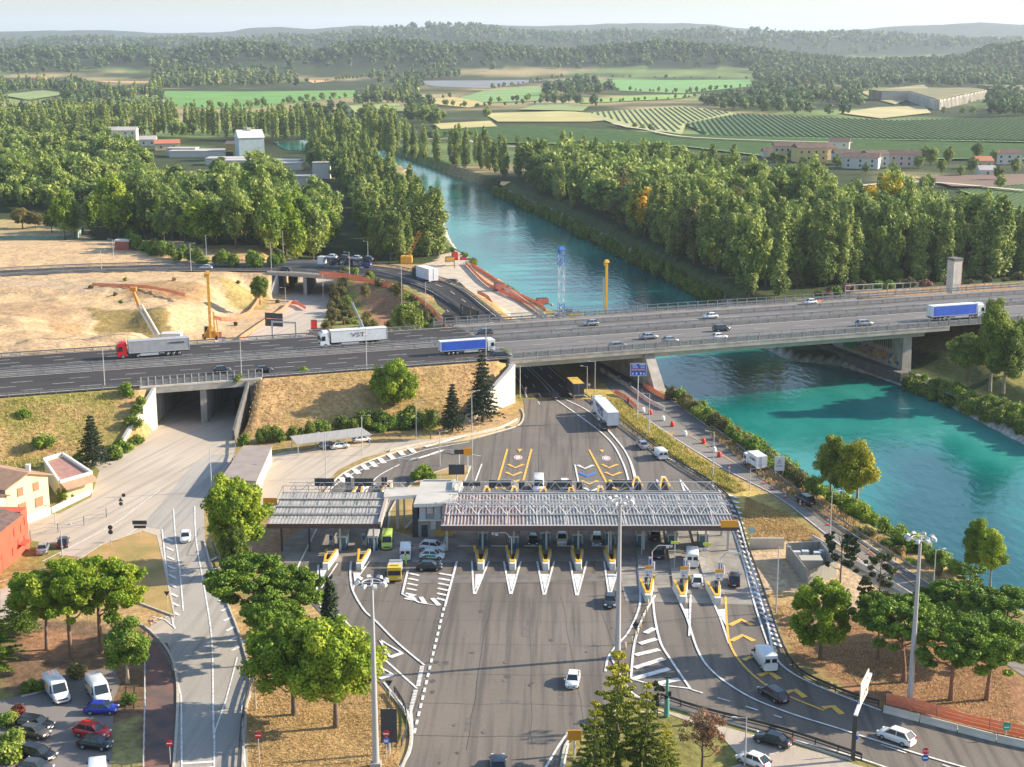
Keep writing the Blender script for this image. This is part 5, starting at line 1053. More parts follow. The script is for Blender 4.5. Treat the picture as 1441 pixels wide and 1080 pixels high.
def carparts(style):
    if style in VK: return VK[style]
    cfg={'hatch':(4.1,1.78,1.48,[(0,.50,.62),(.012,.64,.78),(.05,.76,.92),(.235,.93,1),(.5,.97,1),(.86,.99,.98),(.96,.88,.9),(1,.58,.78)],(.215,.40,.76,.955)),
     'suv':(4.5,1.86,1.68,[(0,.58,.68),(.012,.78,.82),(.05,.92,.94),(.225,1.06,1),(.5,1.09,1),(.88,1.11,.98),(.965,1.0,.92),(1,.66,.82)],(.21,.38,.82,.965)),
     'wagon':(4.75,1.84,1.50,[(0,.50,.62),(.012,.64,.78),(.05,.76,.92),(.24,.93,1),(.5,.96,1),(.88,.98,.98),(.965,.88,.9),(1,.58,.78)],(.225,.39,.84,.965)),
     'sedan':(4.6,1.82,1.44,[(0,.53,.70),(.015,.68,.84),(.06,.78,.95),(.25,.92,1),(.5,.95,1),(.84,.97,.99),(.97,.93,.93),(1,.62,.86)],(.25,.39,.72,.86))}[style]
    L,W,H,st,(fb,fr,rr,rb)=cfg; parts=[]; b=MB(); loft(b,L,W,st)
    X=lambda f:L/2-f*L; zb=st[3][1]-.04; w0=W/2*.90; w1=W/2*.68
    c=[(X(fb),w0*.96,zb),(X(fr),w1,H-.05),(X(rr),w1,H-.06),(X(rb),w0*.96,zb)]
    def sd(v,s): return (v[0],v[1]*s,v[2])
    top=[(X(fr)+.05,w1*1.02),(X((fr+rr)/2),w1*1.04),(X(rr)-.05,w1*.98)]
    vs=[(x,-y,H-.055+.0) for x,y in top]+[(x,y,H-.055) for x,y in top[::-1]]; n=6
    v2=[(x*1.0,y*.94,H+(.012 if k in(1,4) else -.01)) for k,(x,y,_) in enumerate(vs)]; b.add(vs+v2,[(i,(i+1)%n,n+(i+1)%n,n+i) for i in range(n)]+[tuple(range(n,2*n)),tuple(range(n-1,-1,-1))])
    for s in (-1,1):
        b.bar(sd(c[0],s),sd(c[1],s),.07); b.bar(sd(c[2],s),sd(c[3],s),.12); m_=(X(.58),w0*.97,zb); b.bar(sd(m_,s),sd((X(.575),w1,H-.05),s),.07)
        b.box((X(fb)-.15,s*(W/2+.07),zb+.08),(.12,.18,.13))
    parts.append(['body',b.mesh('body',PT['white']),(0,0,0),-1,'paint',None])
    g=MB(); vs=[sd(v,-1) for v in c]+[sd(v,1) for v in c]; g.add(vs,[(0,1,2,3),(7,6,5,4),(0,4,5,1),(2,6,7,3),(1,5,6,2)]); parts.append(['windows',g.mesh('windows',M_GLASS),(0,0,0),-1,None,None])
    wheelset(parts,(L*.31,-L*.29),W-.02); lights(parts,L,W,st[2][1]-.10,st[-2][1]-.08)
    b=MB(); b.box((L/2-.015,0,.42),(.08,W*.5,.16)); parts.append(['grille',b.mesh('grille',M_BLACK),(0,0,0),-1,None,None])
    b=MB(); b.box((-L/2-.005,0,.52),(.03,.5,.12)); b.box((L/2+.04,0,.42),(.02,.5,.11)); parts.append(['number_plate',b.mesh('number_plate',M_WHITE),(0,0,0),-1,None,None])
    VK[style]=parts; return parts
def vanparts(style):
    if style in VK: return VK[style]
    cfg={'van':(5.7,2.05,2.5),'smallvan':(4.4,1.82,1.86),'camper':(5.9,2.1,2.75)}[style]; L,W,H=cfg; parts=[]; b=MB()
    hz_=.50*H; st=[(0,.32*H,.78),(.012,.38*H,.9),(.04,.42*H,.97),(.15,hz_,1),(.285,.93*H,.985),(.34,.99*H,.97),(.42,H,.965),(.97,H,.965),(1,.95*H,.93)]
    loft(b,L,W,st,zb=.28); parts.append(['body',b.mesh('body',PT['white']),(0,0,0),-1,'paint',None])
    g=MB(); X=lambda f:L/2-f*L
    a=(X(.155)+.03,hz_+.06); c=(X(.275)+.03,.9*H)
    g.add([(a[0],-W*.42,a[1]),(a[0],W*.42,a[1]),(c[0],W*.38,c[1]),(c[0],-W*.38,c[1])],[(0,1,2,3)]); parts.append(['windscreen',g.mesh('windscreen',M_GLASS),(0,0,0),-1,None,None])
    for s in (-1,1):
        y=s*(W/2*.985+.012); y2=s*(W/2*.95+.02); g=MB(); q=[(X(.20),y,.50*H),(X(.37),y,.50*H),(X(.37),y2,.84*H),(X(.275),y2,.84*H)]; g.add(q,[(0,1,2,3)] if s>0 else [(3,2,1,0)])
        parts.append(['side_window',g.mesh('side_window',M_GLASS),(0,0,0),-1,None,None])
        m=MB(); m.box((X(.21),s*(W/2+.14),.56*H),(.12,.2,.28)); parts.append(['mirror',m.mesh('mirror',M_BLACK),(0,0,0),-1,None,None])
    g=MB(); g.box((0,0,.33),(L*.99,W*.985,.22)); parts.append(['sill_trim',g.mesh('sill_trim',M_BLACK),(0,0,0),-1,None,None])
    g=MB()
    for s in (-1,1): g.box((-L/2-.012,s*W*.22,.68*H),(.03,W*.32,.22*H))
    parts.append(['rear_window',g.mesh('rear_window',M_GLASS),(0,0,0),-1,None,None])
    wheelset(parts,(L*.32,-L*.29),W,.35); lights(parts,L,W,.39*H,.55*H,.3,L/2-.12)
    b=MB(); b.box((L/2-.005,0,.27*H),(.08,W*.6,.2)); parts.append(['grille',b.mesh('grille',M_BLACK),(0,0,0),-1,None,None]); VK[style]=parts; return parts
def cabparts(parts,xf,H=3.55,W=2.48,L=2.25,lo=False):
    b=MB(); b.box((xf-L/2,0,(H+.55)/2),(L,W,H-.55),0,0,.955,.94); b.box((xf-L/2+.02,0,.72),(L*.99,W*1.0,.5)); parts.append(['cab',b.mesh('cab',PT['white']),(0,0,0),-1,'paint2',None]); ci=len(parts)-1
    if not lo: b=MB(); b.box((xf-L*.62,0,H+.22),(L*.72,W*.84,.5),0,0,.8); parts.append(['roof_deflector',b.mesh('roof_deflector',PT['white']),(0,0,0),-1,'paint2',None])
    g=MB(); z0=H*.50; z1=H*.80; t0=.02+(1-.955)*L/2*(z0-.55)/(H-.55); t1=.02+(1-.955)*L/2*(z1-.55)/(H-.55); g.add([(xf-t0+.05,-W*.44,z0),(xf-t0+.05,W*.44,z0),(xf-t1+.05,W*.42,z1),(xf-t1+.05,-W*.42,z1)],[(0,1,2,3)]); parts.append(['windscreen',g.mesh('windscreen',M_GLASS),(0,0,0),-1,None,None])
    for s in (-1,1):
        g=MB(); y=s*(W/2*.985+.02); q=[(xf-.28,y,z0),(xf-1.25,y,z0),(xf-1.25,y,z1),(xf-.4,y,z1)]; g.add(q,[(0,1,2,3)] if s>0 else [(3,2,1,0)]); parts.append(['side_window',g.mesh('side_window',M_GLASS),(0,0,0),-1,None,None])
        g=MB(); g.box((xf+.02,s*(W/2+.18),z0+.4),(.14,.2,.7)); parts.append(['mirror',g.mesh('mirror',M_BLACK),(0,0,0),-1,None,None])
        g=MB(); g.box((xf-.02,s*W*.36,.85),(.12,.4,.2)); parts.append(['headlight',g.mesh('headlight',M_HEAD),(0,0,0),-1,None,None])
def truckparts(style):
    if style in VK: return VK[style]
    parts=[]
    if style.startswith('semi'):
        L=16.5; xf=8.25; cabparts(parts,xf); x0=5.6;x1=-8.2; W=2.52; z0,z1=1.2,4.02
        b=MB(); b.box(((x0+x1)/2,0,(z0+z1)/2),(x0-x1,W,z1-z0)); parts.append(['trailer_box',b.mesh('trailer_box',PT['box']),(0,0,0),-1,'paint',None]); bi=len(parts)-1
        f=MB()
        for s in (-1,1):
            f.box(((x0+x1)/2,s*(W/2+.01),z0+.04),(x0-x1+.04,.06,.12)); f.box(((x0+x1)/2,s*(W/2+.01),z1-.05),(x0-x1+.04,.06,.12)); f.box((x1,s*(W/2-.02),(z0+z1)/2),(.10,.12,z1-z0)); f.box((x0,s*(W/2-.02),(z0+z1)/2),(.10,.12,z1-z0))
        f.box((x1-.02,0,(z0+z1)/2),(.06,.05,z1-z0)); f.box((x1-.02,0,z0),(.08,W,.14)); f.box((x1-.02,0,z1-.06),(.08,W,.12)); parts.append(['box_frame',f.mesh('box_frame',PT['lightgrey']),(0,0,0),bi,None,None])
        f=MB(); f.box((0,0,1.0),(x0-x1+3,1.0,.32)); f.box((4.4,0,.9),(2.5,2.2,.3)); parts.append(['chassis',f.mesh('chassis',M_BLACK),(0,0,0),-1,None,None])
        f=MB()
        for s in (-1,1): f.box((1.0,s*1.2,.75),(4.2,.06,.62))
        parts.append(['side_skirt',f.mesh('side_skirt',PT['lightgrey']),(0,0,0),-1,None,None])
        wheelset(parts,(7.0,3.6,-3.2,-4.5,-5.8),2.5,.5,.34)
        for s in (-1,1): b=MB(); b.box((x1-.1,s*.95,.95),(.1,.5,.18)); parts.append(['tail_light',b.mesh('tail_light',M_TAIL),(0,0,0),-1,None,None])
        if style=='semi_curtain':
            for s in (-1,1): b=MB(); b.box(((x0+x1)/2,s*(W/2+.012),(z0+z1)/2-.02),(x0-x1-.5,.03,z1-z0-.32)); parts.append(['curtain',b.mesh('curtain',PT['bluecurtain']),(0,0,0),bi,None,None])
    elif style in('rigid','rigidsmall','rigidyellow'):
        L,x0,x1,H=(9.2,2.2,-4.6,3.7) if style!='rigidsmall' else (6.4,1.15,-3.2,3.1); xf=L/2
        if style=='rigidsmall': cabparts(parts,xf,2.3,2.1,2.0,True); W=2.25; z0=.95
        else: cabparts(parts,xf,3.0,2.4,2.2,False); W=2.5; z0=1.1
        b=MB(); b.box(((x0+x1)/2,0,(z0+H)/2),(x0-x1,W,H-z0)); parts.append(['cargo_box',b.mesh('cargo_box',PT['box']),(0,0,0),-1,'paint',None]); bi=len(parts)-1
        f=MB()
        for s in (-1,1): f.box(((x0+x1)/2,s*(W/2+.01),z0+.04),(x0-x1+.04,.06,.10)); f.box(((x0+x1)/2,s*(W/2+.01),H-.05),(x0-x1+.04,.06,.10))
        f.box((x1-.02,0,(z0+H)/2),(.06,.05,H-z0)); f.box((x1-.02,0,z0-.1),(.12,W,.2)); parts.append(['box_frame',f.mesh('box_frame',PT['lightgrey']),(0,0,0),bi,None,None])
        if style=='rigidyellow': f=MB(); f.box(((x0+x1)/2,0,H+.03),(x0-x1,W,.06)); parts.append(['tarpaulin_roof',f.mesh('tarpaulin_roof',mat('yellow_tarp',(.62,.42,.06),.7,c2=(.45,.3,.06),sc=1.5)),(0,0,0),bi,None,None])
        f=MB(); f.box((0,0,.8),(L*.95,.9,.3)); parts.append(['chassis',f.mesh('chassis',M_BLACK),(0,0,0),-1,None,None]); wheelset(parts,(xf-1.0,x1+1.5),W-.05,.42,.28)
        for s in (-1,1): b=MB(); b.box((x1-.1,s*.85,.8),(.1,.4,.16)); parts.append(['tail_light',b.mesh('tail_light',M_TAIL),(0,0,0),-1,None,None])
    elif style=='tow':
        cabparts(parts,3.4,2.5,2.2,1.9,True); f=MB(); f.box((-.7,0,.95),(5.6,2.2,.22)); f.box((1.6,0,1.4),(.12,2.1,.8)); f.box((-3.3,0,1.2),(.3,2.0,.3)); parts.append(['flatbed',f.mesh('flatbed',PT['lightgrey']),(0,0,0),-1,None,None])
        f=MB(); f.box((0,0,.6),(6.4,.9,.3)); parts.append(['chassis',f.mesh('chassis',M_BLACK),(0,0,0),-1,None,None]); wheelset(parts,(2.4,-2.2),2.15,.4,.28)
        f=MB(); f.box((2.4,0,2.62),(.25,1.4,.16)); parts.append(['light_bar',f.mesh('light_bar',PT['yellow']),(0,0,0),-1,None,None])
    VK[style]=parts; return parts
def vehicle(style,px,py,ax,ay,color,label,z=.07,cat=None,name=None,group=None,color2=None,sc=1,hd=None):
    """px,py picture of ground centre, (ax,ay) any picture point in front of it"""
    p=P(px,py,z); q=P(ax,ay,z) if hd is None else None; rz=math.atan2(q.y-p.y,q.x-p.x) if hd is None else hd
    pr=carparts(style) if style in('hatch','suv','wagon','sedan') else vanparts(style) if style in('van','smallvan','camper') else truckparts(style)
    nm={'hatch':'car','suv':'car','wagon':'car','sedan':'car','van':'van','smallvan':'van','camper':'camper_van'}.get(style,'truck'); ct={'car':'car','van':'van','camper_van':'camper van','truck':'truck'}[nm]
    r=empty(name or nm,(p.x,p.y,z),rz,label,cat or ct,group); r.scale=(sc,sc,sc); obs=[]
    for n_,me,loc,par,pt,lb in pr:
        o=bpy.data.objects.new(n_,me); COL.objects.link(o); o.location=loc; o.parent=r if par<0 else obs[par]
        if pt: o.material_slots[0].link='OBJECT'; o.material_slots[0].material=PT[color if pt=='paint' else (color2 or color)]
        obs.append(o)
    return r
V=vehicle
mz=9.08; hm=math.atan2(ME.y,ME.x); GM='vehicles on the motorway'
t=V('semi',216,501,0,0,'curtain','red tractor pulling a long grey curtain trailer on the motorway',mz,color2='red',hd=hm+math.pi,group=GM)
def side_text(par,body,size,x,z,W,side,m,sx=1,nm='lettering'):
    o=text(body,size,(x,side*(W/2+.05),z),(math.pi/2,0,0 if side<0 else math.pi),m,par,.005,nm,sx); return o
def worn_text(par,n,size,x,z,W,side,m,sx=1):
    '''lettering too blurred to read: a row of broken letter strokes'''
    b=MB(); w=size*.62*sx; y=side*(W/2+.05); rr=random.Random(n*7+int(size*10)); x0=x-n*w/2*1.15
    for k in range(n):
        cx=x0+k*w*1.15
        if rr.random()<.12: continue
        for j in range(3):
            if rr.random()<.75: b.box((cx-w*.36+j*w*.34,y,z),(w*.2,.012,size*rr.uniform(.75,1)))
        for zz in (-.4,0,.4):
            if rr.random()<.6: b.box((cx,y+side*.003,z+zz*size),(w*.8,.012,size*.2))
    return b.build('lettering',m,par)
M_TXT=mat('letter_black',(.03,.03,.04),.6); M_TXTB=mat('letter_blue',(.05,.09,.25),.6); M_MAR=mat('letter_maroon',(.14,.04,.06),.6)
# tractor heading left: the side we see is its left (+y)
worn_text(t,13,.42,-5.0,3.1,2.52,1,M_TXT,1.0)
t=V('semi',497,486,0,0,'box','white tractor with a white trailer lettered VST on the far carriageway',mz,hd=hm+math.pi,group=GM); side_text(t,'VST.',1.5,-1.2,2.75,2.52,1,M_MAR,1.4)
t=V('semi_curtain',657,497,0,0,'white','truck with a bright blue curtain side nearest the bridge start',mz,hd=hm,group=GM,sc=.82); 
t=V('semi_curtain',1345,449,0,0,'white','blue curtained truck near the right end of the bridge',mz,hd=hm,group=GM,sc=1.0)
for st,px,py,c,l,dr in (('hatch',312,524,'dark','dark hatchback over the underpass, left of two',0),('hatch',371,524,'black','black hatchback over the underpass, right of two',0),('wagon',705,503,'black','dark car just ahead of the blue curtained truck',0),('suv',681,472,'dark','dark car hidden behind the gantry posts on the far carriageway',1),
 ('wagon',870,490,'silver','silver car seen through the bridge railing nearest the plaza side',0),('sedan',913,477,'silver','silver sedan in the middle of the bridge',0),('hatch',943,482,'silver','pale car behind the near bridge railing over the pier',0),('hatch',832,458,'silver','silver car on the far bridge lane before the river',1),('hatch',1000,448,'white','white car on the far bridge lane above the river',1),
 ('suv',1015,466,'dark','dark car in front on the river part of the bridge',0),('hatch',1012,477,'white','low white car behind the bridge railing above the river',0),('wagon',1216,458,'silver','silver car in the middle of the right bridge half',0)):
    V(st,px,py,0,0,c,l,mz,hd=hm+(math.pi if dr else 0),group=GM)
V('hatch',1140,428,0,0,'white','white van far away on the service lane past the river',mz,hd=hm+math.pi)
# slip road
V('rigid',598,397,560,385,'box','white box truck climbing the slip road bend',5.0,color2='dark',sc=1.35); V('wagon',634,399,590,388,'grey','grey car parked by the gravel yard beside the box truck',1.2+3.0,hd=math.pi*.95)
V('hatch',641,416,615,402,'dark','dark hatchback descending the slip road behind the box truck',3.2); V('hatch',290,379,200,379,'white','white car on the slip road at the left',7.05); V('wagon',400,382,300,379,'dark','dark car on the slip road bridge',7.05)
# main road upstream
V('rigidyellow',808,556,790,538,'grey','grey truck with a yellow top under the bridge edge',.08,color2='dark'); t=V('semi',851,593,838,578,'box','long white lettered semi trailer driving away from the plaza',.08)
worn_text(t,10,.95,.2,3.25,2.52,1,M_TXTB,1.05); worn_text(t,10,.7,-.9,2.25,2.52,1,M_TXTB,1.05)
V('suv',848,603,838,590,'dark','dark car overtaking beside the long white semi',.08); V('sedan',904,630,893,618,'silver','silver car heading up to the bridge, ahead of the small white van',.08); V('smallvan',928,644,914,632,'white','small white van behind the silver car',.08,sc=1.1)
V('hatch',780,560,770,548,'dark','small dark car just leaving the bridge shadow',.08)
V('camper',758,690,758,760,'white','white camper van rolling up to the toll lanes',.08,sc=.95); V('hatch',794,686,795,760,'white','white car waiting in front of the lane signs',.08); V('hatch',794,698,794,760,'dark','dark car in front of the waiting white car',.08)
GL='cars in the toll lanes'
for st,px,py,c,l,up in (('hatch',750,765,'black','black car under the canopy in the third lane from the office',0),('suv',791,763,'white','dark-windowed white suv stopped beside a booth',0),('wagon',840,764,'silver','silver sedan at the right end of the five shaded lanes',0),('hatch',927,783,'black','black hatchback leaving a right-hand lane under the canopy edge',1),('sedan',922,757,'dark','dark blue car deep under the canopy in a right-hand lane',1),('hatch',981,822,'white','white hatchback between two yellow nosed islands',1),('suv',1033,821,'black','black suv beside the hatched kerb at the last lane',1)):
    V(st,px,py,px,py-60 if up else py+60,c,l,.09,group=GL)
V('van',974,792,972,720,'white','tall white van leaving under the canopy right side',.09)
# yard by the office
t=V('van',545,768,542,800,'green','hi-vis yellow green rescue van in the yard',.09,sc=.88); V('van',571,783,575,740,'white','white van with its dark rear open in the yard',.09,sc=.9)
V('tow',556,810,553,840,'white','yellow and white tow truck with flatbed',.09,color2='yellow',name='tow_truck')
V('suv',609,775,640,778,'white','white suv parked nearest the office wall',.09); t=V('hatch',608,786,640,787,'white','white patrol car with green doors parked in the yard',.09)
b=MB()
for s in (-1,1): b.box((-.2,s*.90,.72),(1.7,.03,.34))
b.build('door_stripe',PT['greenroof'],t); V('hatch',604,802,640,802,'black','black hatchback parked lowest of the three in the yard',.09)
# foreground traffic
V('sedan',859,850,855,890,'dark','dark grey car just past the toll islands',.07); V('hatch',806,962,798,1000,'white','white hatchback alone in the open plaza',.07); V('van',1075,935,1052,905,'white','white delivery van following the yellow chevrons',.07); V('wagon',1088,982,1050,958,'black','black estate car in the shade behind the white delivery van',.07)
V('suv',1261,1043,1225,1030,'white','white suv with black roof passing the concrete barriers',.07); V('sedan',1087,1047,1040,1034,'black','black car on the pale side road',.07); V('hatch',1060,1076,1020,1060,'white','white hatchback behind the black car on the pale side road',.07); V('sedan',701,1082,700,1040,'darkblue','dark blue car cut by the bottom edge of the plaza',.07)
V('hatch',261,760,258,820,'white','white car coming down the local road',.05); V('sedan',61,776,75,745,'silver','silver sedan parked beside the red building',.05); V('hatch',89,768,96,740,'black','black hatchback parked next to the silver sedan',.05)
V('van',80,980,100,1005,'white','white panel van with yellow square logo, left of two',.05); V('van',139,982,155,1005,'white','white panel van with small yellow mark, right of two',.05)
for o in [x for x in COL.objects if x.get('label','').startswith('white panel van')]:
    b=MB(); b.box((-.5,-1.04,1.5),(.85,.03,.6)); b.build('logo_square',M_YELP,o); worn_text(o,5,.32,-1.6,1.6,2.06,-1,M_TXTB,1.0)
V('hatch',143,1003,200,1003,'blue','bright blue hatchback in front of the right white van',.05); V('wagon',50,1024,90,1030,'black','black estate parked highest in the left row',.05); V('hatch',47,1036,90,1043,'brown','small grey-brown hatchback below the black estate',.05)
V('suv',130,1036,180,1045,'red','red hatchback in the right parking row',.05); V('hatch',134,1052,190,1058,'black','black hatchback parked below the red car',.05); V('wagon',53,1066,95,1076,'black','glossy black car low in the left parking row',.05); V('hatch',50,1086,95,1092,'grey','grey car half cut by the bottom edge in the left row',.05); V('van',138,1098,141,1040,'white','white van roof at the bottom edge of the parking',.05)
V('rigidsmall',1062,658,1038,642,'box','white box van lettered on its side on the riverside road',.1); o=COL.objects[-1]
t=[x for x in COL.objects if x.get('label','').startswith('white box van lettered')][0]; worn_text(t,6,.5,-1.1,2.2,2.25,1,M_TXTB,1.2)
V('suv',1133,708,1110,695,'black','black suv passing the striped cones on the riverside road',.1)
for px,py,c,l in ((462,630,'silver','silver car nose under the carport, leftmost'),(478,631,'white','white car under the carport, middle'),(509,622,'white','small white car under the right half of the carport')): V('hatch',px,py,px+30,py-4,c,l,.05,sc=.95)
# car carrier on the slip road
cc=empty('car_carrier',P(485,377,7.05),0,'car transporter loaded with dark cars on the slip road','car transporter'); c0=P(485,377,7.05); c1=P(430,374,7.05); cc.rotation_euler.z=math.atan2(c1.y-c0.y,c1.x-c0.x)
b=MB(); b.box((8.2,0,2.0),(2.3,2.45,2.9),0,0,.95); b.build('cab',PT['white'],cc); b=MB(); b.box((8.2+1.16,0,2.6),(.06,2.1,.9)); b.build('windscreen',M_GLASS,cc)
b=MB()
for z in (1.0,2.75): b.box((-1.2,0,z),(16.5,2.4,.16))
for x in (-9,-5.5,-2,1.5,5,6.8):
    for s in (-1,1): b.bar((x,s*1.15,1),(x+.5,s*1.15,2.8),.12)
b.build('loading_decks',M_STEELD,cc)
w=MB(); w.tube((0,-.17,0),(0,.17,0),.5,.5,12); wm=w.mesh('wheel',M_BLACK)
for x in (7.8,4.6,-3,-4.3,-8):
    for s in (-1,1): o=bpy.data.objects.new('wheel',wm); COL.objects.link(o); o.parent=cc; o.location=(x,s*1.1,.5)
hd=cc.rotation_euler.z
for k,(x,z,c) in enumerate(((4.8,2.85,'white'),(.3,2.85,'dark'),(-4.2,2.85,'lightgrey'),(-8.2,2.85,'black'),(3.4,1.1,'black'),(-1.3,1.1,'dark'),(-7.6,1.1,'blue'))):
    q=Vector((c0.x+math.cos(hd)*x,c0.y+math.sin(hd)*x,0)); r=V('hatch',0,500,0,0,c,['white car on the transporter, upper front','dark car on the transporter upper deck, second','pale car on the transporter upper deck, third','black car at the upper rear of the transporter','black car on the lower deck of the transporter','dark car in the middle lower deck of the transporter','blue car at the lower rear of the transporter'][k],0,hd=hd); r.location=(q.x,q.y,7.05+z)
# person in hi-vis by the tow truck
def person(px,py,label,z=.09,hi=1.76):
    p=P(px,py,z); r=empty('person',p,1.2,label,'person'); me=bpy.data.meshes.new('body'); s=hi/1.76
    J=[(0,0,.95),(0,0,1.15),(0,0,1.40),(0,0,1.50),(.01,0,1.60),(.02,0,1.70),(0,.09,.90),(.03,.10,.50),(-.02,.11,.07),(.12,.12,.03),(0,-.09,.90),(-.02,-.10,.50),(-.08,-.11,.07),(.06,-.12,.03),(0,.19,1.40),(.02,.25,1.13),(.12,.24,.90),(.16,.24,.82),(0,-.19,1.40),(-.02,-.25,1.13),(.05,-.26,.88),(.08,-.26,.80)]
    E_=[(0,1),(1,2),(2,3),(3,4),(4,5),(0,6),(6,7),(7,8),(8,9),(0,10),(10,11),(11,12),(12,13),(2,14),(14,15),(15,16),(16,17),(2,18),(18,19),(19,20),(20,21)]
    Rr=[.15,.14,.15,.06,.10,.09,.10,.07,.05,.045,.10,.07,.05,.045,.07,.05,.04,.035,.07,.05,.04,.035]
    me.from_pydata([(a*s,b_*s,c*s) for a,b_,c in J],E_,[]); o=bpy.data.objects.new('body',me); COL.objects.link(o); sk=o.modifiers.new('skin','SKIN'); 
    for v,rr in zip(me.skin_vertices[0].data,Rr): v.radius=(rr*s,rr*s)
    me.skin_vertices[0].data[0].use_root=True; sub=o.modifiers.new('sub','SUBSURF'); sub.levels=1; sub.render_levels=1
    me.materials.append(mat('hivis_clothing',(.55,.75,.03),.7,c2=(.45,.62,.03),sc=2)); o.parent=r
    b=MB(); b.lathe((.02*s,0,1.66*s),[(.001,.13),(.08,.11),(.105,.03),(.10,-.04)],10); b.build('hair',mat('dark_hair',(.03,.02,.015),.7),r); return r
person(571,795,'person in yellow-green hi-vis clothing standing beside the tow truck')
# ================= BARRIERS, LAMPS, SIGNS =================
def arclen(pts):
    a=[0]
    for p,q in zip(pts[:-1],pts[1:]): a.append(a[-1]+(q-p).length)
    return a
def resample(pts,step):
    a=arclen(pts); n=max(1,int(a[-1]/step)); out=[]
    for k in range(n+1):
        d=a[-1]*k/n
        for i in range(len(pts)-1):
            if a[i+1]>=d-1e-6: t=(d-a[i])/max(1e-6,a[i+1]-a[i]); out.append(pts[i].lerp(pts[i+1],t)); break
    return out
def rail(pts,label,step=4,h=.75,style='w',m=None,group=None,post=True,name='guardrail'):
    """steel guardrail along 3-D points"""
    r=empty(name,pts[0],0,label,'guardrail' if name=='guardrail' else 'railing',group); inv=Matrix.Translation(-pts[0]); b=MB(); q=resample(pts,step)
    if len(q)>96: q=resample(pts,arclen(pts)[-1]/95)
    m=m or M_STEEL
    for a,c in zip(pts[:-1],pts[1:]):
        if style=='w': b.bar(a+Vector((0,0,h)),c+Vector((0,0,h)),.08,.30)
        elif style=='d': b.bar(a+Vector((0,0,h)),c+Vector((0,0,h)),.10,.32); b.bar(a+Vector((0,0,h-.42)),c+Vector((0,0,h-.42)),.08,.14)
        elif style=='bridge':
            for z,w in ((.35,.42),(1.0,.42),(1.95,.14)): b.bar(a+Vector((0,0,z)),c+Vector((0,0,z)),.08,w)
        elif style=='thin':
            for z in (h,h*.55): b.bar(a+Vector((0,0,z)),c+Vector((0,0,z)),.05,.05)
    o=b.build('rail',m,r); o.matrix_parent_inverse=inv
    if post:
        H=2.0 if style=='bridge' else h+.12; pb=MB(); pb.box((0,0,H/2),(.16,.18,H) if style=='bridge' else (.12,.14,H)); 
        if style in('w','d'): pb.box((0,0,h),(.14,.3,.2))
        pm=pb.mesh('post',M_LAMP if style=='bridge' else m)
        for p in q: o=bpy.data.objects.new('post',pm); COL.objects.link(o); o.parent=r; o.location=p-pts[0]
    return r
def RPX(pts,label,z=.05,step=4,sm=True,**k):
    q=PL(pts,z); q=smooth(q,3) if sm and len(q)>2 else q; return rail(q,label,step,**k)
rail([mw(sL+150,.1,9.0),mw(sW-48.5-15,.1,9.0)],'steel guardrail along the near motorway edge left of the underpass',3)
sA=su(CX0-2.5,yAt(CX0-2.5,0))[0]; sC=su(CX1+2.5,yAt(CX1+2.5,0))[0]
rail([mw(sA,-.6,9.3),mw(sC,-.6,9.3)],'tall grey parapet railing over the underpass',1.5,style='bridge',name='bridge_railing')
rail([mw(sC,.1,9.0),mw(-1,.1,9.0)],'steel guardrail on the embankment top between underpass and bridge',3)
rail([mw(0,-.55,9.35),mw(sE-130,-.55,9.35)],'long grey double railing along the near side of the river bridge',2,style='bridge',name='bridge_railing')
rail([mw(1,1.1,9.0),mw(sE-130,1.1,9.0)],'inner guardrail right behind the near bridge railing',4,style='d')
rail([mw(-6,43.1,9.35),mw(sE-150,43.1,9.35)],'thin railing along the far side of the river bridge',3,style='bridge',name='bridge_railing')
for u,l in ((20.2,'guardrail on the near side of the motorway median'),(25.3,'guardrail on the far side of the motorway median')): rail([mw(sL+130,u,9.05),mw(sE-60,u,9.05)],l,4,style='d')
rail([mw(-2,35.6,9.05),mw(sE-60,35.6,9.05)],'guardrail between far carriageway and service lane on the bridge',4,style='d')
rail([mw(sL+130,42.4,9.0),mw(-62,42.4,9.0)],'guardrail on the far motorway edge beside the building site',4,style='d'); rail([mw(-60,42.6,9.0),mw(-10,42.6,9.0)],'guardrail on the far motorway edge below the slip road',4,style='d')
def rrail(t,label,i0,i1,step=4,style='d',dz=.1):
    pts=[off(a.lerp(c,t),dz) for a,c in zip(RN,RF)][i0:i1]; return rail(smooth(pts,4),label,step,style=style)
rrail(.02,'guardrail on the inner edge of the slip road',5,19); rrail(.98,'guardrail on the outer edge of the slip road',5,19); rrail(.485,'left guardrail of the slip road median',6,17); rrail(.515,'right guardrail of the slip road median',6,17)
RPX([(832,562),(850,576),(880,601),(920,631),(950,651),(985,673),(1004,685),(1026,705),(1040,733),(1052,772),(1070,822),(1086,870),(1095,897),(1108,927),(1126,950),(1160,968),(1200,984),(1236,994)],'dark guardrail curving round the right edge of the toll plaza',style='d',m=M_STEELD,step=3)
RPX([(1000,603),(1060,647),(1100,678),(1180,735),(1240,775),(1331,834),(1400,880)],'guardrail between the riverside road and the river bushes',step=4)
RPX([(930,985),(985,1003),(1080,1027),(1145,1047),(1212,1070)],'dark guardrail between the exit lanes and the pale side road',style='d',m=M_STEELD,step=3)
RPX([(203,890),(225,915),(243,945)],'low railing along the footpath corner',step=2,style='thin',h=1.0,name='railing'); RPX([(204,930),(204,1000),(202,1090)],'pale fence beside the red footpath',step=2,style='thin',h=1.1,m=M_WSTEEL,name='railing')
RPX([(335,1100),(340,1020),(352,970),(362,945)],'dark guardrail on the verge right of the local road',style='d',m=M_STEELD,step=3); RPX([(300,770),(316,815),(330,850)],'dark guardrail by the bright round tree',style='d',m=M_STEELD,step=3)
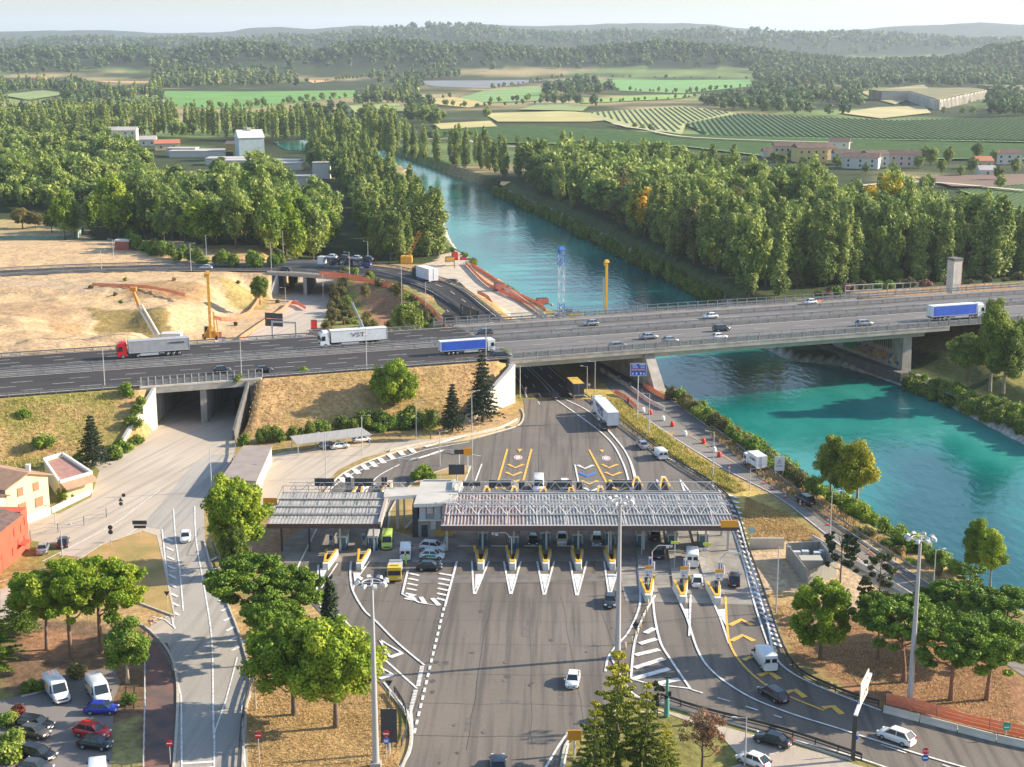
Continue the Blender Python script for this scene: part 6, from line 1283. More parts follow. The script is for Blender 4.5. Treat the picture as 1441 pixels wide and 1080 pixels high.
RPX([(330,600),(331,640),(318,668),(303,690)],'guardrail below the dark retaining wall',step=3); RPX([(555,975),(570,1000),(572,1030),(565,1050)],'dark guardrail round the tip of the dry verge',style='d',m=M_STEELD,step=2)
RPX([(562,650),(590,648),(625,637),(645,640)],'white traffic rail along the top of the dry island',step=3,h=.5,m=M_WSTEEL); RPX([(905,517),(990,577)],'guardrail under the bridge by the pier',step=4,sm=False) if False else None
RPX([(43,760),(110,742),(150,728)],'thin fence round the small car park',step=4,style='thin',h=1.5,name='railing')
# concrete jersey barriers
jm=MB(); jm.extr([(-.3,0),(.3,0),(.28,.15),(.12,.4),(.09,.9),(-.09,.9),(-.12,.4),(-.28,.15)],-1.95,1.95); JM=jm.mesh('concrete_barrier',M_CONCW)
def jersey(pts,z,label,group,sc=1):
    q=resample(PL(pts,z),4.0)
    for a,c in zip(q[:-1],q[1:]):
        o=bpy.data.objects.new('concrete_barrier',JM); COL.objects.link(o); o.location=(a+c)/2; d=c-a; o.rotation_euler=(0,0,math.atan2(d.y,d.x)-math.pi/2); o.scale=(sc,d.length/4.0,sc); tag(o,label,'barrier',group)
jersey([(1243,1002),(1320,1022),(1400,1043),(1460,1056)],.05,'concrete barrier block in the row below the orange netting','concrete barriers by the exit road'); jersey([(1143,765-5),(1190,787),(1250,822),(1313,862)],.05,'concrete barrier block along the closed riverside lane','concrete barriers on the riverside road')
jersey([(845,522),(880,543),(912,566),(935,578)],.05,'pale concrete barrier under the bridge with white chevrons','concrete barriers under the bridge'); jersey([(690,404),(720,412),(745,430),(770,448)],.3,'concrete barrier beside the gravel track by the river','concrete barriers by the gravel track')
# orange netting
def netting(pts,z,label,h=1.1,sm=True):
    q=PL(pts,z) ; q=smooth(q,3) if sm and len(q)>2 else q; r=empty('netting_fence',q[0],0,label,'netting'); inv=Matrix.Translation(-q[0]); b=MB()
    b2=MB(); rr=random.Random(5); dz=[rr.uniform(-.15,.1) for _ in q]
    for i in range(len(q)-1):
        a,c=q[i],q[i+1]; d=(c-a).normalized(); n=Vector((-d.y,d.x,0))*.02
        for k in range(3):
            z0=h*k/3+.05; b.add([a+n+Vector((0,0,z0)),c+n+Vector((0,0,z0)),c+n+Vector((0,0,z0+h/3-.04+dz[i+1]*(k==2))),a+n+Vector((0,0,z0+h/3-.04+dz[i]*(k==2))),a-n+Vector((0,0,z0)),c-n+Vector((0,0,z0)),c-n+Vector((0,0,z0+h/3-.04+dz[i+1]*(k==2))),a-n+Vector((0,0,z0+h/3-.04+dz[i]*(k==2)))],[(0,1,2,3),(7,6,5,4),(3,2,6,7)])
    b.build('netting',M_ORMESH,r).matrix_parent_inverse=inv; pb=MB(); pb.tube((0,0,0),(0,0,h+.2),.04,.03,6); pm=pb.mesh('stake',M_STEELD)
    for p in resample(q,5): o=bpy.data.objects.new('stake',pm); COL.objects.link(o); o.parent=r; o.location=p-q[0]
netting([(1246,991),(1300,1004),(1360,1020),(1470,1045)],.05,'orange plastic netting behind the concrete barriers at the exit road',1.5)
netting([(395,386),(398,389,7),(390,388,7),(380,386,7)],7,'orange netting at the left end of the slip road bridge') if False else None
netting([(450,389,7.2),(490,393,6.9),(520,399,6.2),(556,409,5),(586,424,3.6),(608,441,2.5),(622,456,1.8),(628,468,1.2)],0,'long orange netting along the inner edge of the slip road',1.6)
netting([(385,400,2),(375,408,1),(360,430,.5),(348,445,.3),(320,452,.3),(300,450,1)],0,'orange netting at the sand slope foot by the underpass road',1.2); netting([(130,403),(180,405),(220,408),(260,418)],7,'torn orange netting on top of the sand berm',1.0)
netting([(343,479),(340,478),(395,440),(412,428),(430,436)],.3,'orange netting round the closed lane behind the motorway',1.1); netting([(664,375),(690,392),(720,412),(760,432),(768,440)],-.5,'orange netting on the river edge beyond the slip road',1.3)
netting([(655,372),(680,398),(700,410),(735,425),(765,445)],.2,'second orange netting beside the gravel track',1.1); netting([(672,414),(688,423),(700,445),(708,458)],.5,'orange netting at the slip road outer bank',1.2); netting([(865,554),(880,562),(898,578)],.1,'bright orange netting at the start of the grass verge',1.0,False); netting([(905,545),(935,563)],.1,'red netting below the bridge pier',1.2,False)
netting([(1092,668),(1105,668)],-.2,'small orange netting under the white warning board',1.0,False); netting([(1075,428),(1130,430),(1160,428)],8.3,'faded orange netting on the bridge service lane',1.2)
# lamps
def lampmesh(h,arm=1.2):
    b=MB(); b.tube((0,0,0),(0,0,h),.11,.06,8); a=MB(); a.tube((0,0,h-.1),(arm,0,h+.05),.04,.03,6); l=MB(); l.box((arm+.25,0,h+.05),(.7,.26,.12),0,0,.7); return b.mesh('pole',M_LAMP),a.mesh('arm',M_LAMP),l.mesh('lamp_head',M_LAMP)
LAMPS=[(148,552,490,8,'at the left end of the motorway'),(340,533,478,8.6,'on the motorway edge just right of the underpass'),(516,523,462,8.6,'on the motorway edge above the VST trailer'),(684,512,455,8.6,'next to the blue curtained truck'),(143,381,352,7,'leftmost on the slip road'),(160,366,337,7,'on the sand behind the slip road, left'),(269,382,343,7,'on the slip road behind the yellow drill rig'),(291,370,331,7,'on the far slip road edge'),(382,382,343,7,'at the left end of the slip road bridge'),(399,369,325,7,'among the wood edge behind the slip road bridge'),
(566,465,373,2,'inside the slip road bend by the willow'),(599,435,397,3,'on the slip road near the gantry'),(492,392,355,7,'beside the car transporter'),(518,372,340,6,'at the wood edge beyond the transporter'),(459,672,610,.1,'on the car park beside the exit lane'),(510,640,585,.1,'at the corner of the carport'),(586,618,567,.1,'at the embankment foot behind the kerb'),(664,607,550,.1,'right in front of the spruce'),(665,700,607,.1,'behind the office roof by the orange sign'),(619,655,608,.1,'on the yellow plinth of the dry island'),(732,560,515,.1,'against the white abutment'),
(826,554,516,.1,'left of the pair under the bridge edge'),(837,554,509,.1,'right of the pair under the bridge edge'),(913,612,554,.1,'on the grass verge below the blue sign'),(1003,672,608,.1,'on the verge between plaza and riverside road'),(1055,690,660,.1,'short one by the riverside road'),(1168,753,692,.1,'beside the big plane trees'),(1092,862,770,.1,'white tall one on the grass by the gas yard'),(1313,832,774,.1,'near the river at the right'),(298,692,627,.1,'along the local road by the flat roof building'),(78,736,712,.1,'short one in front of the yellow house'),(89,798,738,.1,'beside the parked black hatchback'),(360,998,905,.1,'on the verge left of the twin leafy trees'),(1048,1078,1010,.1,'thin one on the pale side road'),(455,420,385,1,'in the lane beyond the underpass'),(402,425,405,.3,'in the middle of the closed lane')]
for px,py,ty,z,l in LAMPS:
    p=P(px,py,z); h=hz(px,ty,p.y)-z; a,b_,c=lampmesh(h); r=empty('street_lamp',p,random.choice([0,.3,math.pi,2.8]),'slim grey street lamp '+l,'street lamp')
    for n_,m in (('pole',a),('arm',b_),('lamp_head',c)): o=bpy.data.objects.new(n_,m); COL.objects.link(o); o.parent=r
def mast(px,py,ty,label,z=.1,r0=.42,heads=8):
    p=P(px,py,z); h=hz(px,ty,p.y)-z; r=empty('floodlight_mast',p,0,label,'floodlight mast'); b=MB(); b.tube((0,0,0),(0,0,h-.5),r0,r0*.42,12); b.tube((0,0,h-.5),(0,0,h),r0*.42,r0*.3,10); b.build('pole',mat('mast_grey',(.46,.44,.44),.5,metal=.2),r)
    b=MB(); 
    for k in range(16): a=k*math.pi/8; c=(k+1)*math.pi/8; b.bar((1.1*math.cos(a),1.1*math.sin(a),h-.35),(1.1*math.cos(c),1.1*math.sin(c),h-.35),.1)
    for k in range(4): a=k*math.pi/2; b.bar((0,0,h-.35),(1.1*math.cos(a),1.1*math.sin(a),h-.35),.08)
    b.build('head_frame',M_WSTEEL,r); l=MB(); l.box((0,0,0),(.7,.55,.22),0,0,.8); l.box((0,0,.16),(.35,.4,.14)); lm=l.mesh('floodlight',M_WSTEEL)
    for k in range(heads): a=k*2*math.pi/heads+.3; o=bpy.data.objects.new('floodlight',lm); COL.objects.link(o); o.parent=r; o.location=(1.65*math.cos(a),1.65*math.sin(a),h-.25); o.rotation_euler=(0,.5,a)
    b=MB(); b.box((0,0,.35),(1.2,1.2,.7)); b.build('plinth',M_CONC,r)
mast(1280,992,754,'tall grey floodlight mast by the umbrella pines at right'); mast(869,926,702,'tall floodlight mast crossing the middle of the canopy'); mast(529,1080,816,'tall floodlight mast on the dry verge at left'); mast(337,303,264,'distant floodlight mast over the wood',0,.3,6)
# drums, cones, delineators
cb=MB(); cb.lathe((0,0,0),[(.001,0),(.42,0),(.45,.25),(.38,.9),(.30,1.0),(.001,1.0)],10); CBM=cb.mesh('drum',M_RED); CWM=cb.mesh('drum',mat('white_plastic',(.8,.78,.74),.5))
for k,(px,py,w) in enumerate(((885,566,0),(905,580,1),(915,583,0),(933,592,1),(946,600,0),(964,613,1),(990,624,0),(1005,636,1),(1012,643,0))):
    p=P(px,py,.1); o=bpy.data.objects.new('traffic_drum',CWM if w else CBM); COL.objects.link(o); o.location=p; tag(o,('white' if w else 'red')+' plastic drum on the riverside road between verge and lane','traffic drum',('white' if w else 'red')+' drums along the riverside road')
dl=MB(); dl.box((0,0,.06),(.5,.5,.12),0,1); dl.box((0,0,.35),(.22,.06,.3),0,0); dl.box((0,0,.62),(.22,.06,.24),0,1); dl.box((0,0,.88),(.22,.06,.28),0,0); DLM=dl.mesh('delineator',[CWM.materials[0],M_RED])
for px,py in ((1074,681),(1087,689),(1105,700),(1126,712),(1165,739),(1243,795),(1222,780)): p=P(px,py,.1); o=bpy.data.objects.new('delineator_post',DLM); COL.objects.link(o); o.location=p; tag(o,'red and white striped delineator on the riverside road centre line','delineator','striped delineators')
bl=MB(); bl.lathe((0,0,0),[(.001,0),(.14,0),(.10,.9),(.001,1.0)],8); BLM=bl.mesh('bollard',mat('bollard_cream',(.7,.55,.3),.6))
for px,py in ((912,852),(910,862),(905,872),(901,884),(897,893),(889,905),(880,913)): p=P(px,py,.1); o=bpy.data.objects.new('bollard',BLM); COL.objects.link(o); o.location=p; tag(o,'small cream bollard in the curved line before the hatched triangle','bollard','bollards by the hatched triangle')
# signs
SIGN_R=mat('sign_red',(.55,.01,.02),.5); SIGN_B=mat('sign_blue',(.02,.10,.50),.5); SIGN_W=mat('sign_white',(.75,.75,.75),.5); SIGN_D=mat('sign_back',(.045,.05,.055),.6); SIGN_O=mat('sign_orange',(.85,.36,.02),.5); SIGN_G=mat('sign_green',(.01,.28,.2),.5)
def post_sign(px,py,label,faces,h=2.6,z=.1,rz=0,pm=None):
    """faces: list of (shape, z, size, back material, [(shape,size,mat,dx,dz)...])"""
    p=P(px,py,z); r=empty('road_sign',p,rz,label,'road sign'); b=MB(); b.tube((0,0,0),(0,0,h),.045,.045,6); b.build('pole',pm or M_LAMP,r)
    for fi,fc in enumerate(faces):
        if len(fc)==4: fc=(fc[0],h-.25-.75*fi)+fc[1:]
        sh,zz,s,m,sub=fc
        def shape(bb,sh,s,y,x=0,zc=0,t=.04):
            if sh=='disc': vs=[(x+s*math.cos(k*math.pi/10),y,zc+s*math.sin(k*math.pi/10)) for k in range(20)]
            elif sh=='tri': vs=[(x+s*math.cos(a),y,zc+s*math.sin(a)) for a in (math.pi/2,math.pi*7/6,-math.pi/6)]
            elif sh=='itri': vs=[(x+s*math.cos(a),y,zc+s*math.sin(a)) for a in (-math.pi/2,math.pi/6,math.pi*5/6)]
            elif sh=='oct': vs=[(x+s*math.cos(math.pi/8+k*math.pi/4),y,zc+s*math.sin(math.pi/8+k*math.pi/4)) for k in range(8)]
            else: w,hh=s; vs=[(x-w,y,zc-hh),(x+w,y,zc-hh),(x+w,y,zc+hh),(x-w,y,zc+hh)]
            n=len(vs); v2=[(a,b_+t,c) for a,b_,c in vs]; bb.add(vs+v2,[tuple(range(n)),tuple(range(2*n-1,n-1,-1))]+[(i,n+i,n+(i+1)%n,(i+1)%n) for i in range(n)])
        bb=MB(); shape(bb,sh,s,-.09,0,zz); pl=bb.build('panel',m,r)
        for k,(s2,sz,m2,dx,dz) in enumerate(sub): bb=MB(); shape(bb,s2,sz,-.10-.006*(k+1),dx,zz+dz,.005); bb.build('symbol',m2,pl)
    return r
post_sign(240,1075,'no-entry sign beside the red footpath',[('disc',2.6,.42,SIGN_R,[('rect',(.3,.07),SIGN_W,0,0)])],2.8); post_sign(365,1075,'no-entry sign at the bottom of the dry verge',[('disc',3.6,.42,SIGN_R,[('rect',(.3,.07),SIGN_W,0,0)])],3.8)
post_sign(544,1068,'no-entry and blue arrow signs stacked on one post beside the mast',[('disc',3.2,.42,SIGN_R,[('rect',(.3,.07),SIGN_W,0,0)]),('disc',2.3,.42,SIGN_B,[('rect',(.25,.06),SIGN_W,0,.1),('rect',(.25,.06),SIGN_W,0,-.1)])],3.3)
s=post_sign(1300,1092,'red stop sign above a round blue arrow sign at bottom right',[('oct',3.1,.42,SIGN_R,[]),('disc',2.25,.42,SIGN_B,[('rect',(.28,.07),SIGN_W,0,0),('tri',.14,SIGN_W,-.2,0)])],3.2); text('STOP',.34,(0,-.11,3.1),(math.pi/2,0,0),SIGN_W,s,.004)
post_sign(213,875+5,'small red and white sign on the grass triangle',[('rect',(.3,.16),SIGN_R,[('rect',(.22,.05),SIGN_W,0,0)])],.9); post_sign(236,858,'dark back of a give-way sign at the tip of the grass triangle',[('itri',2.6,.5,SIGN_D,[])],2.8)
post_sign(157,770,'three dark round sign backs on one post at the grass corner',[('disc',3.4,.4,SIGN_D,[]),('disc',2.6,.4,SIGN_D,[])],3.6); post_sign(171,722,'dark triangular and round sign backs by the wide asphalt',[('tri',2.4,.5,SIGN_D,[]),('disc',1.7,.35,SIGN_D,[])],2.5); post_sign(175,712,'single dark round sign back on the wide asphalt',[('disc',2.0,.35,SIGN_D,[])],2.2)
post_sign(198,760,'dark direction board backs on the grass island corner',[('rect',(1.2,.35),SIGN_D,[]),('rect',(1.0,.25),SIGN_D,[])],3.3)
post_sign(894,905,'dark diamond sign back on the bollard line',[('rect',(.01,.01),SIGN_D,[]),('tri',2.9,.55,SIGN_D,[]),('itri',2.5,.55,SIGN_D,[])],3); post_sign(548,985,'dark triangular sign back by the tip of the verge',[('itri',2.4,.55,SIGN_D,[])],2.6)
post_sign(740,560,'small red sign at the foot of the white abutment',[('rect',(.3,.12),SIGN_R,[('rect',(.22,.04),SIGN_W,0,0)])],2.6); post_sign(829,552,'small round sign on the lamp pair post',[('disc',1.8,.3,SIGN_W,[])],2.0); post_sign(1026,670,'red triangle warning sign on the riverside verge',[('tri',1.8,.55,SIGN_R,[('tri',.33,SIGN_W,0,-.02)])],2.1)
post_sign(950,694,'pale square sign right of the canopy',[('rect',(.01,.01),SIGN_W,[])],.5) if False else None
post_sign(1057,765,'pale blue board back at the kerb beside the canopy end',[('rect',(.5,.5),mat('pale_blue_board',(.35,.5,.52),.5),[])],2.6)
def blue_board():
    p=P(897,592,.1); h0=hz(897,530,p.y); h1=hz(897,512,p.y); r=empty('direction_sign',p,0,'large blue direction sign with white and red lettering on a single post','road sign'); b=MB(); b.tube((0,.1,0),(0,.1,h1),.1,.1,8); b.build('pole',M_LAMP,r); w=1.75
    b=MB(); b.box((0,0,(h0+h1)/2),(2*w,.06,h1-h0)); b.build('frame',SIGN_W,r); b=MB(); b.box((0,-.035,(h0+h1)/2),(2*w-.2,.02,h1-h0-.2)); b.build('panel',SIGN_B,r); b=MB(); H=h1-h0
    for i,(x,z,ww,hh) in enumerate(((-.9,.36,1.0,.14),(.8,.38,1.2,.14),(-.7,.2,1.2,.12),(.9,.2,.9,.12),(-1.2,-.32,.25,.3),(-.4,-.3,.3,.35),(.5,-.3,.3,.35),(1.2,-.32,.25,.3))): b.box((x,-.055,h0+H*(.5+z)),(ww,.012,hh*H*.5))
    b.build('white_lettering',SIGN_W,r); b=MB(); b.box((0,-.055,h0+H*.5),(2*w-.6,.014,H*.16)); b.build('red_band',mat('sign_faded_red',(.6,.25,.2),.5),r)
blue_board()
for px,py in ((863,528),(880,538),(893,552)): pass
for k,(px,py) in enumerate(((853,532),(871,539),(886,549),(903,558),(921,570))):
    p=P(px,py,0.1); r=empty('chevron_board',p,0,'white chevron panel on the barrier line under the bridge','chevron sign','chevron panels under the bridge'); b=MB(); b.box((0,0,1.4),(.9,.05,.9)); b.build('panel',SIGN_D,r); b=MB(); b.bar((.2,-.04,1.7),(-.2,-.04,1.4),.14,.02); b.bar((-.2,-.04,1.4),(.2,-.04,1.1),.14,.02); b.build('symbol',SIGN_W,r); b=MB(); b.tube((0,.04,0),(0,.04,1),.04,.04,6); b.build('post',M_STEELD,r)
# white warning board by the river
p=P(1096,676,-.2); h=hz(1096,642,p.y); r=empty('warning_board',p,0,'white board with a warning triangle by the riverside netting','road sign')
for x in (-.7,.7): b=MB(); b.tube((x,.05,0),(x,.05,h+.1),.05,.05,6); b.build('post',M_WSTEEL,r)
b=MB(); b.box((0,0,h-1.3),(1.9,.06,2.8)); pn=b.build('panel',SIGN_W,r); b=MB(); T_=[(-.45,-.05,h-1.3),(.45,-.05,h-1.3),(0,-.05,h-.5)]
for a,c in ((0,1),(1,2),(2,0)): b.bar(T_[a],T_[c],.09,.02)
b.bar((0,-.05,h-.75),(0,-.05,h-1.1),.07,.02); b.build('symbol',M_TXT,pn); w_=MB(); [w_.box((-.6+k*.13,-.05,h-1.75),(.08,.012,.16)) for k in range(10)]; w_.build('lettering',M_TXT,pn)
# big info board at right, slanted, and the black portal post
p=P(1200,1070,.06); h=hz(1200,1008,p.y); r=empty('sign_portal',p,0,'thick black post carrying a slanted pale board over the exit road','sign gantry'); b=MB(); b.box((0,0,h/2),(.42,.42,h)); b.build('post',M_STEELD,r)
q=P(1228,990,.06); e=Vector((q.x-p.x,q.y-p.y,0)); b=MB(); b.bar((0,0,h-.1),(e.x*.75,e.y*.75,h+.1),.4,.3); b.build('arm',M_WSTEEL,r)
A=P(1215,998,0); hb=hz(1215,998,p.y+4); d=Vector((1.9,4.2,0)); b=MB(); o0=Vector((1.2,2.8,h-.4)); vs=[o0,o0+d,o0+d+Vector((0,0,3.1)),o0+Vector((0,0,3.0))]; n=Vector((-.1,.045,0)); b.add([v for v in vs]+[v+n for v in vs],[(0,1,2,3),(7,6,5,4),(0,4,5,1),(1,5,6,2),(2,6,7,3),(3,7,4,0)]); bo=b.build('board',mat('board_cream',(.62,.58,.48),.6),r,fix=True)
b=MB(); rr=random.Random(4)
for k in range(16): t=.1+.75*rr.random(); z=.4+2.2*rr.random(); a=o0+d*t+Vector((0,0,z))-n*.3; c=a+d*.12; b.add([a,c,c+Vector((0,0,.22)),a+Vector((0,0,.22))],[(0,1,2,3)])
b.build('lettering',mat('board_grey_text',(.2,.2,.2),.6),bo)
post_sign(1203,1062,'round blue sign on a white panel behind the black post',[('rect',(.3,.55),SIGN_W,[('disc',.28,SIGN_B,0,-.2)])],2.6); post_sign(1415,1040,'small green sign at the orange netting',[('rect',(.45,.5),SIGN_G,[('rect',(.3,.05),SIGN_W,0,-.1)])],1.9)
# portals on slip road and left
def portal(a,c,ty,label,panels,z=0,dark=True,z2=None):
    A=P(a[0],a[1],z); C=P(c[0],c[1],z if z2 is None else z2); h=hz(a[0],ty,A.y)-A.z; r=empty('sign_gantry',A,0,label,'sign gantry'); D=C-A; m=M_STEELD if dark else M_LAMP
    for v in (Vector((0,0,0)),D): b=MB(); b.bar(v,v+Vector((0,0,h)),.45); b.build('post',m,r)
    b=MB(); b.bar(Vector((0,0,h-.3)),D+Vector((0,0,h-.3)),.3,.5); b.build('beam',m,r)
    for t0,t1,z0,z1 in panels: b=MB(); p0=D*t0; p1=D*t1; b.add([p0+Vector((0,0,h+z0)),p1+Vector((0,0,h+z0)),p1+Vector((0,0,h+z1)),p0+Vector((0,0,h+z1))]+[v+Vector((.05,.2,0)) for v in (p0+Vector((0,0,h+z0)),p1+Vector((0,0,h+z0)),p1+Vector((0,0,h+z1)),p0+Vector((0,0,h+z1)))],[(0,1,2,3),(7,6,5,4),(0,4,5,1),(1,5,6,2),(2,6,7,3),(3,7,4,0)]); b.build('panel',SIGN_D,r,fix=True)
portal((649,467),(673,478),427,'dark gantry across the slip road where it meets the bridge',[(.12,.55,-2.6,-.2),(.58,.97,-2.6,-.2)],1,True,1)
portal((417,484),(384,482),453,'grey portal with dark board backs over the closed lane',[(.55,1.3,-1.6,.4),(.55,1.3,.5,2.0)],1.5,False)
portal((638,462),(625,462),445,'square dark lane board at the slip road edge',[(0,1,-2.4,.2)],1.5)
# ================= TOLL STATION =================
# islands with noses
M_NOSE=mat('nose_white',(.68,.66,.62),.6,c2=(.5,.48,.44),sc=2); M_ISL=mat('island_concrete',(.33,.30,.26),.85,c2=(.24,.22,.19),sc=1)
def toll_island(x0,y0,x1,y1,label,near=True,far=True,w=1.9,booth=False):
    r=empty('toll_island',(x0,y0,.06),0,label,'toll island','toll islands'); D=Vector((x1-x0,y1-y0,0)); L=D.length; r.rotation_euler.z=math.atan2(-D.x,D.y)
    b=MB(); b.prism([(-w/2,6.5),(w/2,6.5),(w/2,L-6.5),(-w/2,L-6.5)],0,.22); b.build('kerb_slab',M_ISL,r)
    for k,(yy,s,ok) in enumerate(((0,1,near),(L,-1,far))):
        if not ok: continue
        o=[(-.42,0),(.42,0),(w/2+.1,6.8),(w/2-.25,6.8),(.26,1.7),(-.26,1.7),(-w/2+.25,6.8),(-w/2-.1,6.8)]; o=[(x,yy+s*y) for x,y in o]
        b=MB(); b.prism(o,0,1.1); nb=b.build('crash_nose',M_NOSE,r)
        o2=[(-.36,.9),(.36,.9),(w/2+.08,6.75),(w/2-.33,6.75),(.2,1.75),(-.2,1.75),(-w/2+.33,6.75),(-w/2-.08,6.75)]; b=MB(); b.prism([(x,yy+s*y) for x,y in o2],1.105,1.2); b.build('yellow_rim',M_YELP,nb)
        b=MB(); b.prism([(-.15,yy+s*1.5),(.15,yy+s*1.5),(w/2-.25,yy+s*6.7),(-w/2+.25,yy+s*6.7)],.0,.35); b.build('inner_fill',mat('nose_inside',(.10,.07,.055),.9),nb)
    return r
NX=[676,721,768,814,862]; names=['first shaded island right of the office','second shaded island','third shaded island, middle of the five','fourth shaded island','fifth shaded island beside the tall mast']
for px,n_,fx in zip(NX,names,(-4.0,1.8,6.5,12.8,19.0)): a=P(px,803,.06); toll_island(a.x,a.y,a.x+.4,262,'toll island with yellow-rimmed white nose, '+n_)
for px,py,fx,n_ in ((912,848,29.2,'left of the three nearer islands'),(961,850,33.8,'middle of the three nearer islands'),(1010,852,0,'right of the three nearer islands')): a=P(px,py,.06); toll_island(a.x,a.y,(fx or a.x+1.2) if not fx else a.x+3.2,268 if fx else 246,'long toll island with yellow-rimmed nose and signboard, '+n_,far=bool(fx),w=2.1)
for px,n_ in ((458,'leftmost, under the smaller canopy'),(505,'second under the smaller canopy')): a=P(px,803,.06); b_=P({458:512,505:552}[px],{458:686,505:684}[px],.06); toll_island(a.x,a.y,a.x+(b_.x-a.x)*.8,b_.y,'toll island with yellow-rimmed white nose, '+n_)
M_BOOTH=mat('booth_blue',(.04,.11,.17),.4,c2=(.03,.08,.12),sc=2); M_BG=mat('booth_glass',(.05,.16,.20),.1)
def booth(x,y,label):
    r=empty('toll_booth',(x,y,.28),0,label,'toll booth','toll booths'); b=MB(); b.box((0,0,.55),(1.5,3.2,1.1)); b.build('wall',M_BOOTH,r); b=MB(); b.box((0,0,1.6),(1.42,3.1,1.0)); b.build('window_band',M_BG,r); b=MB(); b.box((0,0,2.25),(1.75,3.5,.3)); b.build('roof',M_LAMP,r)
    for sx in (-1,1):
        for sy in (-1,1): q=MB(); q.box((sx*.7,sy*1.52,1.6),(.1,.1,1.02)); q.build('pillar',M_LAMP,r)
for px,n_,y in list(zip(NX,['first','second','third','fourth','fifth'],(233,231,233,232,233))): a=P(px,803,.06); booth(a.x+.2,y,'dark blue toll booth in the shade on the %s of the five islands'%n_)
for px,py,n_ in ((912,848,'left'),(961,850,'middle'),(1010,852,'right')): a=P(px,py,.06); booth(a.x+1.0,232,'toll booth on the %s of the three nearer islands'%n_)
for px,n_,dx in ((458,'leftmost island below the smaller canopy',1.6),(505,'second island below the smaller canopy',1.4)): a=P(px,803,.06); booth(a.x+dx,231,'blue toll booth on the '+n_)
# payment pillars + goosenecks + barrier arms
def gooseneck(px,py,ty,dirx,label):
    p=P(px,py,.28); h=hz(px,ty,p.y)-.28; r=empty('lane_portal',p,0,label,'lane camera post','bent camera posts over the lanes'); b=MB(); b.tube((0,0,0),(0,0,h-1),.09,.09,8); b.build('post',M_LAMP,r); b=MB(); b.tube((0,0,h-1),(dirx*.9,0,h),.08,.08,8); b.tube((dirx*.9,0,h),(dirx*3.2,0,h),.08,.07,8); b.build('arm',M_LAMP,r); b=MB(); b.box((dirx*2.4,0,h-.25),(.5,.4,.3)); b.box((dirx*3.0,0,h-.2),(.3,.3,.25)); b.build('camera',M_WSTEEL,r)
gooseneck(720,788,750,-1,'white bent camera post over the second shaded lane'); gooseneck(856,785,739,-1,'white bent camera post left of the tall mast'); gooseneck(903,781,739,-1,'white bent camera post right of the tall mast'); gooseneck(917,805,768,1,'white bent camera post on the left nearer island'); gooseneck(964,805,772,1,'white bent camera post on the middle nearer island'); gooseneck(1013,810,778,1,'thin bent camera post on the right nearer island'); gooseneck(729,700,676,-1,'bent camera post upstream at the left yellow chevrons'); gooseneck(890,702,676,-1,'bent camera post upstream at the right yellow chevrons')
def pay(px,py,label,m=SIGN_B):
    p=P(px,py,.28); r=empty('payment_post',p,0,label,'payment machine','payment machines'); b=MB(); b.box((0,0,.9),(.55,.6,1.8)); b.build('cabinet',M_LAMP,r); b=MB(); b.box((0,-.32,1.2),(.4,.05,.8)); b.build('screen_panel',m,r); b=MB(); b.tube((.5,-.6,0),(.5,-.6,1.3),.16,.16,8); b.build('guard_post',M_WSTEEL,r)
ISN=['leftmost island of the smaller canopy','second island of the smaller canopy','first shaded island right of the office','second shaded island','third shaded island','fourth shaded island','fifth shaded island by the tall mast','left nearer island','middle nearer island','right nearer island']
for (px,py),l_ in zip(((468,766),(514,766),(679,764),(724,764),(771,764),(817,764),(863,764),(917,800),(966,802),(1015,806)),ISN): pay(px-2,py,'grey payment machine with blue panel on the '+l_)
def armb(px,py,dx,label):
    p=P(px,py,.28); r=empty('barrier_gate',p,0,label,'barrier gate','raised and lowered lane barriers'); b=MB(); b.box((0,0,.5),(.4,.4,1.0)); b.build('housing',PT['yellow'],r); b=MB(); b.bar((0,-.2,.95),(dx,-.2,1.0),.08); b.build('arm',M_WSTEEL,r)
for px,l_ in zip(NX,ISN[2:]): armb(px-8,776,-2.6,'lane barrier gate on the '+l_)
for px,l_ in ((912,ISN[7]),(961,ISN[8])): armb(px+8,818,2.8,'lane barrier gate on the '+l_)
# sign boards on three nearer islands
for k,(px,py,ty) in enumerate(((912,832,797),(962,834,798),(1011,836,802))):
    p=P(px,py,.28); h=hz(px,ty,p.y)-.28; r=empty('lane_board',p,0,'white and orange lane board with warning triangle on the %s nearer island'%['left','middle','right'][k],'lane sign'); b=MB(); b.tube((0,.06,0),(0,.06,h),.06,.06,6); b.build('pole',M_LAMP,r); b=MB(); b.box((0,0,h-.85),(1.15,.06,1.7)); pn=b.build('panel',SIGN_W,r)
    b=MB(); b.box((0,-.005,h-.2),(1.17,.07,.5)); b.build('orange_header',SIGN_O,pn); b=MB(); T_=[(-.45,-.05,h-1.05),(-.05,-.05,h-1.05),(-.25,-.05,h-.68)]
    for a,c in ((0,1),(1,2),(2,0)): b.bar(T_[a],T_[c],.05,.02)
    for kk in range(10): a0=kk*.628; b.bar((.3+.17*math.cos(a0),-.05,h-.88+.17*math.sin(a0)),(.3+.17*math.cos(a0+.628),-.05,h-.88+.17*math.sin(a0+.628)),.05,.02)
    b.box((-.15,-.04,h-1.4),(.3,.02,.25)); b.box((.1,-.04,h-1.45),(.12,.02,.15)); b.build('symbol',M_TXTB,pn)
    for j in range(3): b=MB(); b.tube((-.3+.4*j,.9+.3*j,0),(-.3+.4*j,.9+.3*j,1.5+.3*j),.08,.08,6); b.box((-.3+.4*j,.85+.3*j,1.6+.3*j),(.4,.3,.5)); b.build('sensor_post',M_STEELD,r)
